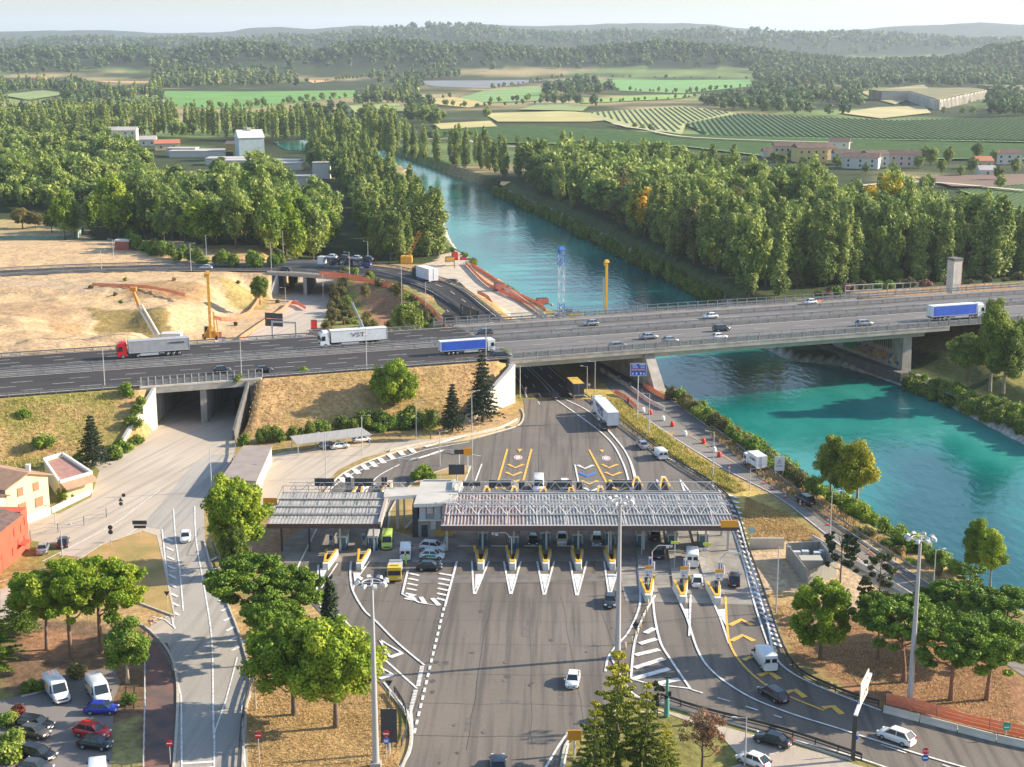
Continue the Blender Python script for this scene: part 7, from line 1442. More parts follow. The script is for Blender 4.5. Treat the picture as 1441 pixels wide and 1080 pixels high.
for px,py in ((947,770),(992,772)):
    p=P(px+2,py+28,.28); h=hz(px,py-6,p.y)-.28; r=empty('lane_board',p,0,'small yellow lane board hanging below the canopy, %s one'%('left' if px<960 else 'right'),'lane sign'); b=MB(); b.tube((0,.06,0),(0,.06,h+.3),.05,.05,6); b.build('pole',M_LAMP,r); b=MB(); b.box((0,0,h),(1.3,.12,.42)); b.build('panel',mat('lime_panel',(.65,.68,.05),.5),r)
# main canopy
def truss(b,x0,x1,y,z0,h,step,w=.12,dy=0):
    b.bar((x0,y,z0+h),(x1,y,z0+h),w); b.bar((x0,y+dy,z0+.15),(x1,y+dy,z0+.15),w); n=int((x1-x0)/step)
    for k in range(n):
        a=x0+(x1-x0)*k/n; c=x0+(x1-x0)*(k+1)/n; m_=(a+c)/2; b.bar((a,y+dy,z0+.15),(m_,y,z0+h),w*.8); b.bar((m_,y,z0+h),(c,y+dy,z0+.15),w*.8)
CXa,CXb,CY0,CY1,CZ=-11.1,35.7,224.6,242.2,6.0
r=empty('toll_canopy',(12,233,0),0,'large ribbed steel canopy with white trusses over the toll lanes','canopy'); inv=Matrix.Translation((-12,-233,0))
def cb_(b,n,m): o=b.build(n,m,r); o.matrix_parent_inverse=inv; return o
M_RIBA=mat('roof_pinkish',(.38,.30,.275),.6,c2=(.29,.23,.21),sc=.6); M_RIBB=mat('roof_grey',(.40,.385,.36),.6,c2=(.28,.27,.255),sc=.5); M_FASC=mat('brown_fascia',(.10,.065,.055),.6)
for nm,xa,xb,m in (('pink_roof_sheet',CXa,2.2,M_RIBA),('grey_roof_sheet',2.2,CXb,M_RIBB)):
    b=MB(); b.box(((xa+xb)/2,(CY0+CY1)/2,CZ-.25),(xb-xa,CY1-CY0,.2)); x=xa+.2
    while x<xb-.1: b.box((x,(CY0+CY1)/2,CZ-.08),(.24,CY1-CY0-.1,.16),0,0,.6,1); x+=.55
    cb_(b,nm,m)
b=MB(); 
for y in (CY0+5.6,CY0+11.4): b.box(((CXa+CXb)/2,y,CZ+.02),(CXb-CXa,.5,.22))
b.box(((CXa+CXb)/2,CY1-.3,CZ),(CXb-CXa,.5,.3)); cb_(b,'roof_gutter',M_RIBB)
b=MB(); b.box(((CXa+CXb)/2,CY0-.1,CZ-.35),(CXb-CXa+.4,.22,.85)); b.box(((CXa+CXb)/2,CY1+.1,CZ-.35),(CXb-CXa+.4,.22,.7)); 
for x in (CXa-.1,CXb+.1): b.box((x,(CY0+CY1)/2,CZ-.35),(.22,CY1-CY0,.7))
cb_(b,'fascia',M_FASC)
b=MB(); b.box(((CXa+CXb)/2,CY0-.1,CZ+.1),(CXb-CXa+.4,.3,.1)); cb_(b,'edge_trim',mat('roof_edge_trim',(.55,.47,.43),.5))
for y,h,dy in ((CY1+.5,1.75,.0),(CY0+12.2,1.35,.9),(CY0+6.3,1.5,-1.0),(CY0+8.2,1.5,1.0)): b=MB(); truss(b,CXa+.5,CXb-(.3 if y<240 else .8),y,CZ,h,2.35,.11,dy); cb_(b,'truss',M_WSTEEL)
b=MB(); x=CXa+1
while x<CXb: b.bar((x,CY0+.3,CZ+.15),(x,CY0+5.3,CZ+.75),.09); b.bar((x,CY0+8.2,CZ+1.5),(x,CY0+12.2,CZ+1.35),.08); x+=4.7
cb_(b,'tie_rods',M_WSTEEL)
b=MB(); b.box((CXb-1.2,CY0-.35,CZ+.45),(2.7,.14,1.15)); ob=cb_(b,'orange_sign',SIGN_O); b=MB(); b.box((CXb-1.0,CY0-.45,CZ+.45),(1.8,.03,.3)); o=b.build('sign_lettering',mat('faded_letters',(.55,.22,.25),.5),ob); o.matrix_parent_inverse=inv
cm_=MB(); cm_.box((0,0,2.75),(.32,.4,5.5)); CMM=cm_.mesh('column',M_LAMP)
for x in (-10.6,-4.8,.3,5.6,10.8,16.1,21.5,26.6,31.6,35.2):
    for y in (CY0+5,CY0+12.5): o=bpy.data.objects.new('column',CMM); COL.objects.link(o); o.parent=r; o.matrix_parent_inverse=inv; o.location=(x,y,.06)
# lane boards (seen from behind) on the back edge
for k,(px,py,w,h) in enumerate(((663,694,3.0,.9),(705,696,3.4,1.1),(793,699,3.2,1.2),(879,702,3.4,1.2))):
    q=P(px,py,6.6); rr_=empty('lane_sign_panel',(q.x,CY1+.75,6.0),0,'wide dark lane sign seen from behind on the back truss, number %s from the left'%['one','two','three','four'][k],'lane sign'); b=MB(); b.box((0,0,1.4),(w,.15,h)); b.build('panel',SIGN_D,rr_)
    for x in (-w*.3,w*.3): b=MB(); b.bar((x,-.12,.1),(x,-.12,1.9),.08); b.build('bracket',M_STEELD,rr_)
for k,(px,py,ty) in enumerate(((692,706,676),(734,706,677),(774,706,677),(815,708,678),(857,708,679),(898,710,680),(490,693,672),(541,693,672))):
    p=P(px,py,.28); h=hz(px,ty,p.y)-.28; rr_=empty('signal_board',p,0,'dark tall signal board back on an upstream island nose, '+['by the left yellow line','right of the left chevrons','between camper and white car','left of the blue chevron','right of the blue chevron','right of the right chevrons','left one behind the smaller canopy','right one behind the smaller canopy'][k],'signal board','signal boards'); b=MB(); b.tube((0,0,0),(0,0,h),.07,.07,6); b.build('pole',M_STEEL,rr_); b=MB(); b.box((0,.1,h-.75),(1.05,.14,1.5)); b.build('panel',SIGN_D,rr_)
# smaller canopy
LX0,LX1=-39.3,-21.4; LY0,LY1=226.8,243.8; LZ=5.6
r2=empty('toll_canopy',(-30,235,0),0,'smaller pale steel canopy over the exit lanes beside the office','canopy'); inv2=Matrix.Translation((30,-235,0))
def lc(b,n,m): o=b.build(n,m,r2); o.matrix_parent_inverse=inv2; return o
M_LR=mat('roof_pale',(.42,.39,.35),.6,c2=(.33,.31,.275),sc=.4)
b=MB(); b.box(((LX0+LX1)/2,(LY0+LY1)/2,LZ-.2),(LX1-LX0,LY1-LY0,.3)); x=LX0+.3
while x<LX1: b.box((x,(LY0+LY1)/2,LZ-.03),(.12,LY1-LY0-.2,.06)); x+=.6
lc(b,'roof_sheet',M_LR); b=MB()
for y in (LY0+4.4,LY0+8.6,LY0+12.6): b.box(((LX0+LX1)/2,y,LZ+.1),(LX1-LX0,.5,.3))
lc(b,'roof_step',mat('roof_step_grey',(.34,.32,.29),.6)); b=MB(); b.box(((LX0+LX1)/2,LY0-.1,LZ-.35),(LX1-LX0+.3,.2,.75)); lc(b,'fascia',M_FASC); b=MB(); b.box(((LX0+LX1)/2,LY1+.1,LZ-.35),(LX1-LX0+.3,.2,.6)); lc(b,'fascia',M_FASC)
b=MB(); b.box((LX1+.15,(LY0+LY1)/2,LZ-.1),(.5,LY1-LY0+.4,1.0)); lc(b,'end_beam',mat('pink_beam',(.42,.33,.28),.6)); b=MB()
for y,h in ((LY0+3,.8),(LY0+10,.9),(LY1,1.1)):
    b.bar((LX0,y,LZ+h),(LX1,y,LZ+h),.06); x=LX0
    while x<=LX1: b.bar((x,y,LZ),(x,y,LZ+h),.06); x+=2.2
x=LX0
while x<=LX1: b.bar((x,LY0+3,LZ+.8),(x,LY1,LZ+1.1),.05); x+=2.2
lc(b,'roof_frame',M_STEELD); b=MB(); truss(b,LX0+1,LX1+3.2,LY1+.7,LZ,1.5,2.2,.1,.5); lc(b,'truss',M_WSTEEL)
for x in (-37.5,-33,-28,-22.5):
    for y in (LY0+2.5,LY1-3): b=MB(); b.box((x,y,2.7),(.3,.3,5.2)); lc(b,'column',M_STEELD if x<-30 else M_LAMP)
for k,(x,w) in enumerate(((-32.3,3.4),(-25.5,3.3))): rr_=empty('lane_sign_panel',(x,LY1+1.0,LZ),0,'dark lane sign back standing on the smaller canopy, %s one'%['left','right'][k],'lane sign'); b=MB(); b.box((0,0,1.5),(w,.15,1.3)); b.build('panel',SIGN_D,rr_); b=MB(); b.bar((-w*.3,-.12,0),(-w*.3,-.12,2.1),.08); b.bar((w*.3,-.12,0),(w*.3,-.12,2.1),.08); b.build('bracket',M_STEELD,rr_)
# ================= BUILDINGS =================
def kid(b,n,m,r,inv,fix=False): o=b.build(n,m,r,fix); o.matrix_parent_inverse=inv; return o
def frame(A,B):  # local frame on a facade from A to B
    e=(B-A); e.z=0; L=e.length; e.normalize(); return e,Vector((-e.y,e.x,0)),L
def window_on(r,inv,A,e,n,t,z,w,h,m_glass,m_frame,shut=None,name='window'):
    b=MB(); c=A+e*t+n*.06+Vector((0,0,z)); b.bar(c-e*w/2,c+e*w/2,.12,h); f=kid(b,name,m_frame,r,inv)
    b=MB(); c2=c+n*.03
    if shut: b.bar(c2-e*(w/2-.06),c2+e*(w/2-.06),.12,h-.12)
    else:
        for s in (-1,1): b.bar(c2+e*(s*w*.25-w*.21),c2+e*(s*w*.25+w*.21),.12,h-.2)
    kid(b,'pane' if not shut else 'shutter',shut or m_glass,f,inv); return f
M_TILE=mat('roof_tile_tan',(.42,.25,.15),.85,c2=(.33,.19,.115),sc=.8); M_TILED=mat('roof_tile_dark',(.18,.11,.085),.85,c2=(.10,.065,.055),sc=1.5); M_CREAM=mat('cream_plaster',(.75,.60,.33),.85,c2=(.68,.53,.28),sc=.4); M_WIN=mat('window_glass',(.05,.06,.07),.1); M_FR=mat('shutter_red',(.42,.16,.09),.7); M_WPL=mat('white_plaster',(.74,.70,.62),.85)
def gable(name,label,A,B,depth,eave,ridge,mw_,mr_,over=.6,z=0,wins=(),cat='house',side=1):
    """gable wall from A to B faces the viewer; body goes back by depth"""
    A=Vector((A.x,A.y,z)); B=Vector((B.x,B.y,z)); e,n,L=frame(A,B); bk=n*side; r=empty(name,A,0,label,cat); inv=Matrix.Translation(-A); U=Vector((0,0,1)); M=(A+B)/2
    vs=[A,B,B+U*eave,M+U*ridge,A+U*eave]; v2=[v+bk*depth for v in vs]; b=MB(); b.add(vs+v2,[(0,1,2,3,4),(9,8,7,6,5),(0,5,6,1),(1,6,7,2),(4,9,5,0)]); kid(b,'wall',mw_,r,inv,True)
    sl=(ridge-eave)/(L/2)
    b=MB()
    for s,C in ((1,B),(-1,A)):
        p0=M+U*(ridge+.15)-bk*over; p1=C+e*s*over+U*(eave+.15-over*sl)-bk*over; q0=p0+bk*(depth+2*over); q1=p1+bk*(depth+2*over); b.add([p0,p1,q1,q0]+[v-U*.2 for v in (p0,p1,q1,q0)],[(0,1,2,3),(7,6,5,4),(0,4,5,1),(1,5,6,2),(2,6,7,3),(3,7,4,0)])
    kid(b,'roof',mr_,r,inv,True)
    for t,zz,w,h,sh in wins: window_on(r,inv,A,e,-bk,t*L,zz,w,h,M_WIN,M_FR if sh else M_WSTEEL,M_FR if sh==1 else None)
    return r,inv,A,B,e,bk
A=P(12,746,0); B=P(71,724,0)
hs=hz(71,664,B.y); r,inv,A,B,e,bk=gable('yellow_house','yellow rendered house with brown tiled roof at the left edge',A,B,15,hs-.5,hs+1.0,M_CREAM,M_TILE,wins=((.33,hs-1.9,1.3,1.5,1),(.70,hs-1.9,1.3,1.5,1),(.35,3.0,1.8,1.7,2),(.75,3.0,1.8,1.7,2)))
for t in (2.5,6): window_on(r,inv,B,bk,e,t,3.2,1.2,1.7,M_WIN,M_FR)
window_on(r,inv,B,bk,e,2.2,hs-1.9,1.1,1.5,M_WIN,M_FR,M_FR); b=MB(); q=B+bk*3-e*1.5; b.box((q.x,q.y,hs+.6),(.7,.7,1.4)); kid(b,'chimney',M_WPL,r,inv); q=B+bk*9-e*3.5; b=MB(); b.box((q.x,q.y,hs+1.2),(.5,.5,1.2)); kid(b,'chimney',M_WPL,r,inv)
b=MB(); b.bar(A+Vector((0,0,.6))-bk*.06,B+Vector((0,0,.6))-bk*.06,.14,1.3); kid(b,'plinth',M_WPL,r,inv)
A2=A-e*8; r3,inv3,A3,B3,e3,bk3=gable('yellow_house','pale yellow house wing with dark ribbed roof cut by the left edge',A-e*9,A-e*.1,13,hs-1.6,hs-.2,mat('pale_plaster',(.62,.54,.38),.85),M_TILED,wins=((.75,hs-3.2,1.3,1.3,1),(.78,2.8,1.5,1.6,2)))
# pink annex
pts=[P(84,680,3.6),P(129,667,3.6),P(88,640,3.6),P(62,648,3.6)]; r=empty('annex_building',(pts[0].x,pts[0].y,0),0,'low pink roofed annex with white parapet behind the yellow house','building'); inv=Matrix.Translation((-pts[0].x,-pts[0].y,0)); b=MB(); b.prism(pts,0,3.5); kid(b,'wall',M_CREAM,r,inv)
cx=sum(p.x for p in pts)/4; cy=sum(p.y for p in pts)/4; b=MB(); b.prism([((p.x-cx)*.86+cx,(p.y-cy)*.86+cy) for p in pts],3.45,3.56); kid(b,'roof',mat('pink_roof',(.42,.22,.17),.8,c2=(.34,.17,.13),sc=.8),r,inv); b=MB()
for i in range(4): a,c=pts[i],pts[(i+1)%4]; b.bar((a.x,a.y,3.75),(c.x,c.y,3.75),.45,.6)
kid(b,'parapet',M_WPL,r,inv); b=MB(); a,c=pts[0],pts[1]; d=(c-a).normalized(); n=Vector((d.y,-d.x,0)); b.add([a+Vector((0,0,.1)),c+Vector((0,0,.1)),c+n*1.8-Vector((0,0,.9)),a+n*1.8-Vector((0,0,.9))]+[v-Vector((0,0,.15)) for v in (a+Vector((0,0,.1)),c+Vector((0,0,.1)),c+n*1.8-Vector((0,0,.9)),a+n*1.8-Vector((0,0,.9)))],[(0,1,2,3),(7,6,5,4),(0,4,5,1),(1,5,6,2),(2,6,7,3),(3,7,4,0)]); kid(b,'lean_to_roof',M_TILE,r,inv,True)
b=MB(); a,c=P(73,722,0),P(127,696,0); b.bar((a.x,a.y,.5),(c.x,c.y,.5),.3,1.0); o=b.build('garden_wall',M_WPL); tag(o,'low white garden wall in front of the pink roofed annex','wall'); brow([(88,705),(120,692)],1.6,.8,'hedge before the annex','green hedge bush behind the low white garden wall',[L_BUSH],0,.3,1.0)
# red building
A=P(2,806,0); B=P(42,772,0); hr=hz(42,716,B.y); r=empty('red_house',A,0,'bright red rendered house with tiled roof at the left edge','house'); inv=Matrix.Translation(-A); e,n,L=frame(A,B); U=Vector((0,0,1)); A0=A-e*9
vs=[A0,B,B+n*9,A0+n*9]; M_REDW=mat('red_plaster',(.62,.10,.05),.85,c2=(.55,.085,.045),sc=.5); b=MB(); b.prism(vs,0,hr-.2); kid(b,'wall',M_REDW,r,inv); b=MB(); p0,p1,p2,p3=[Vector((v.x,v.y,hr-.1)) for v in (A0-n*.5-e*.5,B-n*.5-e*2.6,B+n*9.5-e*2.6,A0+n*9.5-e*.5)]; mid_=(p0+p3)/2+U*1.2; mid2=(p1+p2)/2+U*1.2
b.add([p0,p1,mid2,mid_,p2,p3],[(0,1,2,3),(3,2,4,5),(1,4,2),(5,0,3)]); kid(b,'roof',M_TILED,r,inv,True)
b=MB(); b.bar(B-e*2.4+U*hr,B+U*hr,9.4,.2) if False else b.prism([B-e*2.5,B,B+n*9,B-e*2.5+n*9],hr-.2,hr+.25); kid(b,'parapet',M_REDW,r,inv)
for t,z in ((L-1.2,hr-1.6),(L-2.8,hr-2.4),(L-5.5,hr-2.2),(L-1.8,2.2),(L-4.2,2.4),(L-6.5,1.8)): window_on(r,inv,A,e,-n,t,z,.55,1.3,mat('red_window',(.30,.05,.03),.6),M_REDW)
b=MB(); q=A+e*(L-3.3)-n*.7+U*2.2; b.bar(q-e*1.3,q+e*1.3,1.4,.15); kid(b,'porch_roof',M_REDW,r,inv)
# flat roofed store beside the underpass road
pts=[P(343,629,3),P(382,629,3),P(360,678,3),P(312,674,3)]; r=empty('store_building',(pts[0].x,pts[0].y,0),0,'low long building with flat brown-grey roof beside the car park','building'); inv=Matrix.Translation((-pts[0].x,-pts[0].y,0)); b=MB(); b.prism(pts,0,2.9); kid(b,'wall',M_CONCW,r,inv); cx=sum(p.x for p in pts)/4; cy=sum(p.y for p in pts)/4; b=MB(); b.prism([((p.x-cx)*1.05+cx,(p.y-cy)*1.03+cy) for p in pts],2.9,3.15); kid(b,'roof',mat('felt_roof',(.33,.27,.235),.85,c2=(.27,.22,.19),sc=.3),r,inv)
# carport
pts=[P(408,614,3.0),P(509,601.7,3.0),P(523,611.5,2.4),P(417,625,2.4)]; r=empty('carport',(pts[3].x,pts[3].y,0),0,'open carport with one long pale sloping roof','carport'); inv=Matrix.Translation((-pts[3].x,-pts[3].y,0)); b=MB(); b.add(pts+[p-U*.2 for p in pts],[(0,1,2,3),(7,6,5,4),(0,4,5,1),(1,5,6,2),(2,6,7,3),(3,7,4,0)]); kid(b,'roof',mat('carport_roof',(.36,.34,.31),.6,c2=(.30,.285,.26),sc=.6,stretch=(6,.3,1)),r,inv,True)
for t in (.02,.35,.66,.97):
    for a,c,h in ((pts[3],pts[2],2.2),(pts[0],pts[1],2.8)): q=a.lerp(c,t); b=MB(); b.box((q.x,q.y,h/2),(.16,.16,h)); kid(b,'post',M_LAMP,r,inv)
# office by the toll lanes
z=6.1; R_=[P(592,676,z),P(651,677.5,z),P(639,708,z),P(582,710,z),P(586.5,697,z),P(540,700,z),P(541,686,z),P(590,686,z)]; R_=[Vector((p.x,p.y,z)) for p in R_]; o0=P(590,757,0); r=empty('toll_office',(o0.x,o0.y,0),0,'two-storey toll office with flat pale roof between the two canopies','building'); inv=Matrix.Translation((-o0.x,-o0.y,0)); b=MB(); b.prism(R_,z-.55,z-.02); kid(b,'roof_edge',M_WPL,r,inv)
rp=[Vector((p.x,p.y,z)) for p in R_]; me_=flat_poly('roof',[Vector((p.x,p.y,z+.02)) for p in R_],mat('office_roof',(.50,.47,.41),.8,c2=(.42,.39,.34),sc=.3),None); me_.parent=r; me_.matrix_parent_inverse=inv
x0=R_[3].x+.6; x1=R_[2].x-.3; y0=R_[3].y+1.0; y1=R_[0].y-1
b=MB(); b.box(((x0+x1)/2+.0,(y0+y1)/2,1.6),(x1-x0,y1-y0,3.2)); b.box(((x0+x1)/2+.2,(y0+y1)/2,4.3),(x1-x0-.4,y1-y0-.2,2.5)); kid(b,'wall',mat('office_wall',(.36,.34,.31),.8),r,inv)
b=MB(); b.box((x0-.45,y0+3,2.8),(.9,6.5,5.5)); kid(b,'dark_side_wall',SIGN_D,r,inv)
for k in range(5): window_on(r,inv,Vector((x0,y0,0)),Vector((1,0,0)),Vector((0,-1,0)),.8+k*1.25,4.75,1.05,1.2,M_WIN,M_WSTEEL); 
for k in (0,2): b=MB(); b.box((x0+.8+k*1.25,y0-.08,3.7),(1.1,.1,1.0)); kid(b,'wall_panel',mat('panel_pale_blue',(.45,.55,.60),.6),r,inv)
b=MB(); b.box((x0+3,y0-.2,3.1),(x1-x0,.5,.25)); kid(b,'ledge',M_WPL,r,inv); b=MB(); b.box((x0+4.3,y0-.12,.9),(3.0,.15,1.1)); kid(b,'yellow_panel',mat('ochre_panel',(.55,.34,.04),.6),r,inv); b=MB(); b.box((x0+1.1,y0-.08,1.1),(1.0,.12,2.1)); kid(b,'door',SIGN_D,r,inv)
for dx,zz in ((2.6,2.6),(2.6,1.9),(5.2,2.0)): b=MB(); b.box((x0+dx,y0-.35,zz),(.9,.5,.65)); ac=kid(b,'air_conditioner',M_WSTEEL,r,inv); b=MB(); b.tube((x0+dx-.1,y0-.60,zz),(x0+dx-.1,y0-.62,zz),.24,.24,12); kid(b,'fan',M_BLACK,ac,inv)
b=MB(); b.box((R_[5].x+2.2,R_[5].y+1.2,2.8),(.5,.9,5.4)); b.box((R_[5].x+3.3,R_[5].y+1.6,2.8),(.3,.3,5.4)); kid(b,'pillar',M_CONCW,r,inv)
b=MB()
for k in range(8): b.box((x0-2.4+k*.28,y0+4.0,.3+k*.32),(.3,1.1,.08))
b.bar((x0-2.6,y0+3.4,.9),(x0-.3,y0+3.4,3.6),.07); b.bar((x0-2.6,y0+3.4,0),(x0-.3,y0+3.4,2.6),.1); kid(b,'outside_stair',M_LAMP,r,inv)
b=MB(); b.box((R_[1].x-1.4,R_[1].y-3,z+.3),(.5,5,.5)); b.box((R_[0].x+3,R_[0].y-.6,z+.2),(5,.3,.2)); b.tube((R_[0].x+3.5,R_[0].y-.4,z),(R_[0].x+3.5,R_[0].y-.4,z+1.2),.05,.05,6); kid(b,'roof_equipment',M_LAMP,r,inv)
# signs behind the office
def simple_board(px,py,by,ty,w,m,label,z=.1,pw=.12):
    p=P(px,py,z); h0=hz(px,by,p.y)-z; h1=hz(px,ty,p.y)-z; r=empty('sign_board',p,0,label,'sign board'); b=MB()
    b.tube((0,.08,0),(0,.08,h1),pw,pw,8); b.build('post',M_LAMP,r); b=MB(); b.box((0,0,(h0+h1)/2),(w,.12,h1-h0)); b.build('panel',m,r)
simple_board(643,716,668,654,2.8,SIGN_D,'large dark board back above the office roof'); simple_board(658,668,641,631,1.7,SIGN_O,'small orange square board behind the office'); simple_board(646,668,639.5,633,1.8,SIGN_D,'low dark board left of the small orange board')
simple_board(381,730,712,701,2.4,SIGN_O,'orange board peeking out behind the round bright tree'); simple_board(808,1062,1042,1028,1.6,SIGN_O,'orange board at the cedar on the splitter island'); simple_board(548,1060,1045,998,1.9,SIGN_D,'tall dark panel behind the tall left mast')
p=P(938,1008,.1); h=hz(938,955,p.y); r=empty('green_mast',p,0,'green tapered mast at the tip of the splitter island','mast'); b=MB(); b.tube((0,0,0),(0,0,h*.45),.35,.3,8); b.tube((0,0,h*.45),(0,0,h),.22,.18,8); b.build('pole',mat('mast_green',(.10,.30,.24),.5),r); b=MB(); b.box((0,0,h+.1),(.6,.3,.2)); b.box((.35,-.1,h*.6),(.3,.3,.6)); b.build('lamp_head',M_STEELD,r)
# gas yard
pts=[P(1103,762,0),P(1104,795,0),P(1138,838,0),P(1172,826,0),P(1150,762,0)]; r=empty('fenced_yard',pts[0],0,'small fenced yard with grey walls and white cabinets beside the dark pine','enclosure'); inv=Matrix.Translation(-pts[0]); 
q5=[P(1106,786,0),P(1136,826,0),P(1176,812,0),P(1153,783,0)]
for i in range(4):
    a,c=q5[i],q5[(i+1)%4]; b=MB(); b.bar(a+U*1.3,c+U*1.3,.12,2.6); kid(b,'side_wall',mat('yard_fence_grey',(.30,.29,.25),.7,c2=(.24,.23,.20),sc=2,stretch=(1,1,.1)),r,inv)
c=(q5[0]+q5[1]+q5[2]+q5[3])/4; b=MB(); b.box((c.x-.6,c.y-1.6,1.3),(3.4,2.4,2.4)); kid(b,'cabin',mat('cabin_grey',(.40,.37,.30),.7),r,inv); b=MB(); 
for dx,dy in ((-2,2.5),(-.6,2.8),(1.2,2.2),(2.2,3)): b.box((c.x+dx,c.y+dy,1.1),(1.1,.9,2.0))
kid(b,'cabinets',PT['lightgrey'],r,inv)
a,c_=P(1055,772,0),P(1103,772,0); b=MB(); b.bar(a+U*.9,c_+U*.9,.3,1.8); o=b.build('boundary_wall',M_CONCW); tag(o,'pale low wall left of the fenced yard','wall')
# garden trees of the village
for px,py,s_ in ((1100,236,.6),(1130,240,.55),(1178,238,.6),(1218,246,.5),(1256,246,.55),(1292,240,.65),(1310,236,.9),(1325,246,.6),(1335,232,.8),(1352,250,.5),(1368,246,.7),(1400,232,.7),(1405,256,.6),(1428,246,.7),(1090,232,.6),(1300,228,.7),(1375,226,.8)): q=P(px,py,0); tree('forest',q.x,q.y,0,s_,name='garden_tree',label='small round garden tree among the village houses',group='garden trees of the village',mat_=L_MID if px%2 else None)
# farm and distant houses
def dist_box(px,py,w,d,h,m,mr,label,name='house',rz=0,ridge=2.0,z=.3,wins=0,cat='house',flat=False):
    p=P(px,py,z); r=empty(name,p,rz,label,cat); b=MB(); b.box((0,d/2,h/2),(w,d,h)); b.build('wall',m,r)
    b=MB()
    if flat: b.box((0,d/2,h+.25),(w+.6,d+.6,.5))
    else: b.add([(-w/2-.5,-.5,h),(w/2+.5,-.5,h),(w/2+.5,d+.5,h),(-w/2-.5,d+.5,h),(-w/2-.3,d/2,h+ridge),(w/2+.3,d/2,h+ridge)],[(0,1,5,4),(2,3,4,5),(1,2,5),(3,0,4),(3,2,1,0)])
    b.build('roof',mr,r)
    for k in range(wins):
        for zz in ((h*.3,h*.72) if h>5 else (h*.5,)): x=-w/2+w*(k+.5)/wins; b=MB(); b.box((x,-.06,zz),(1.2,.14,1.5)); b.build('window',M_WIN,r)
    return r
DT=mat('far_tile',(.15,.09,.07),.9,c2=(.10,.065,.05),sc=.3); DTR=mat('far_tile_red',(.45,.16,.08),.9); DW=mat('far_white',(.62,.56,.48),.9); DC=mat('far_cream',(.58,.45,.26),.9); DG=mat('far_roof_grey',(.40,.36,.33),.8,c2=(.5,.46,.42),sc=.1)
for a in ((1112,225,22,14,9,DC,DT,'pale yellow village house with dark roof, leftmost of the row',6),(1143,229,20,14,9.5,mat('far_yellow',(.66,.46,.18),.9),DT,'orange-yellow village house turned to the sun',4),(1163,226,16,14,8,DC,DT,'second yellow village house behind the orange one',3),(1192,232,16,12,7,DW,DT,'white village house with broad dark roof',4),(1210,238,22,14,7,DW,DT,'low white farmhouse below the village row',3),(1240,236,18,12,8,DW,DT,'white house with balcony in the village middle',4),(1268,236,24,12,8,mat('far_rose',(.55,.42,.36),.9),DT,'long rose house with tiled roof right of the white one',5),(1420,232,16,12,7,DW,DT,'white house at the right edge of the village',3),(1390,248,10,8,3.5,DW,DG,'small shed below the right village house',1),(1180,216,14,12,8,DW,DT,'house roof peeking above the village row',2),(1385,238,12,9,5,DC,DTR,'small orange walled house among garden trees',2),
 (50,118,30,14,9,DC,DTR,'cream farmhouse with red roof in the far left trees',5),(172,198,22,12,8,DW,DG,'white block house at the far farm edge',4),(236,212,18,14,5,DC,DTR,'house with bright red pyramid roof near the farm',2),(120,200,14,10,6,DW,DTR,'small white house with red roof hidden in the left trees',2),(90,206,12,8,4,DW,DTR,'low red roofed house by the left field poplars',1),(208,206,12,10,5,DW,DG,'grey roofed house beside the red pyramid roof',2),(395,80,40,20,12,DC,DTR,'tiny red roofed farm far away on the plain left',2),
 (1085,222,10,8,4,DW,DT,'tiny white shed at the left end of the village',1)): dist_box(*a[:8],ridge=2.6,wins=a[8],rz=((int(a[0])*37)%11-5)*.07)
r=dist_box(355,226,17,16,15,mat('silo_blue',(.48,.56,.56),.6,c2=(.40,.47,.47),sc=.3),mat('silo_roof',(.62,.62,.55),.6),'tall pale blue silo building with pointed roof and sunlit side','farm_silo',rz=.35,ridge=5,cat='silo'); b=MB(); b.box((0,8,20.5),(3,3,1.4)); b.box((-3,8,20),(1,1,1)); b.build('roof_vent',DW,r)
r=dist_box(331,222,13,12,9,mat('silo_ochre',(.55,.33,.06),.7),mat('silo_dark_roof',(.12,.10,.09),.7),'ochre barn with dark roof left of the silo','barn',ridge=2,cat='barn')
for px,py,w,d,h,l in ((283,222,44,22,4,'long white roofed shed left of the silo'),(322,233,30,16,4,'low white shed in front of the ochre barn'),(368,236,48,16,4,'wide pale shed in front of the silo'),(395,240,26,12,4,'white greenhouse-like shed right of the silo'),(255,220,20,12,5,'low shed behind the red pyramid roof house'),(422,262,16,10,5,'grey roofed hut beside the farm lane'),(452,252,10,9,9,'slim white block near the farm lane'),(1010-175,99,60,30,9,'long white hall on the far plain')): dist_box(px,py,w,d,h,DW,DG,l,'shed',cat='shed',flat=True)
dist_box(172,352,5,4,3,mat('cabin_red',(.4,.1,.07),.7),DW,'small red and white site cabin by the left wood','site_cabin',z=7,cat='cabin',flat=True)
q=smooth(PL([(-20,340),(30,340),(80,340),(108,336),(118,326)]),3); b=MB()
for a,c in zip(q[:-1],q[1:]): b.bar(a+U*1.2,c+U*1.2,.06,2.2)
o=b.build('screen_fence',mat('green_mesh_cloth',(.30,.42,.33),.8,c2=(.22,.34,.26),sc=.4)); tag(o,'green cloth site fence below the left clearing','fence')
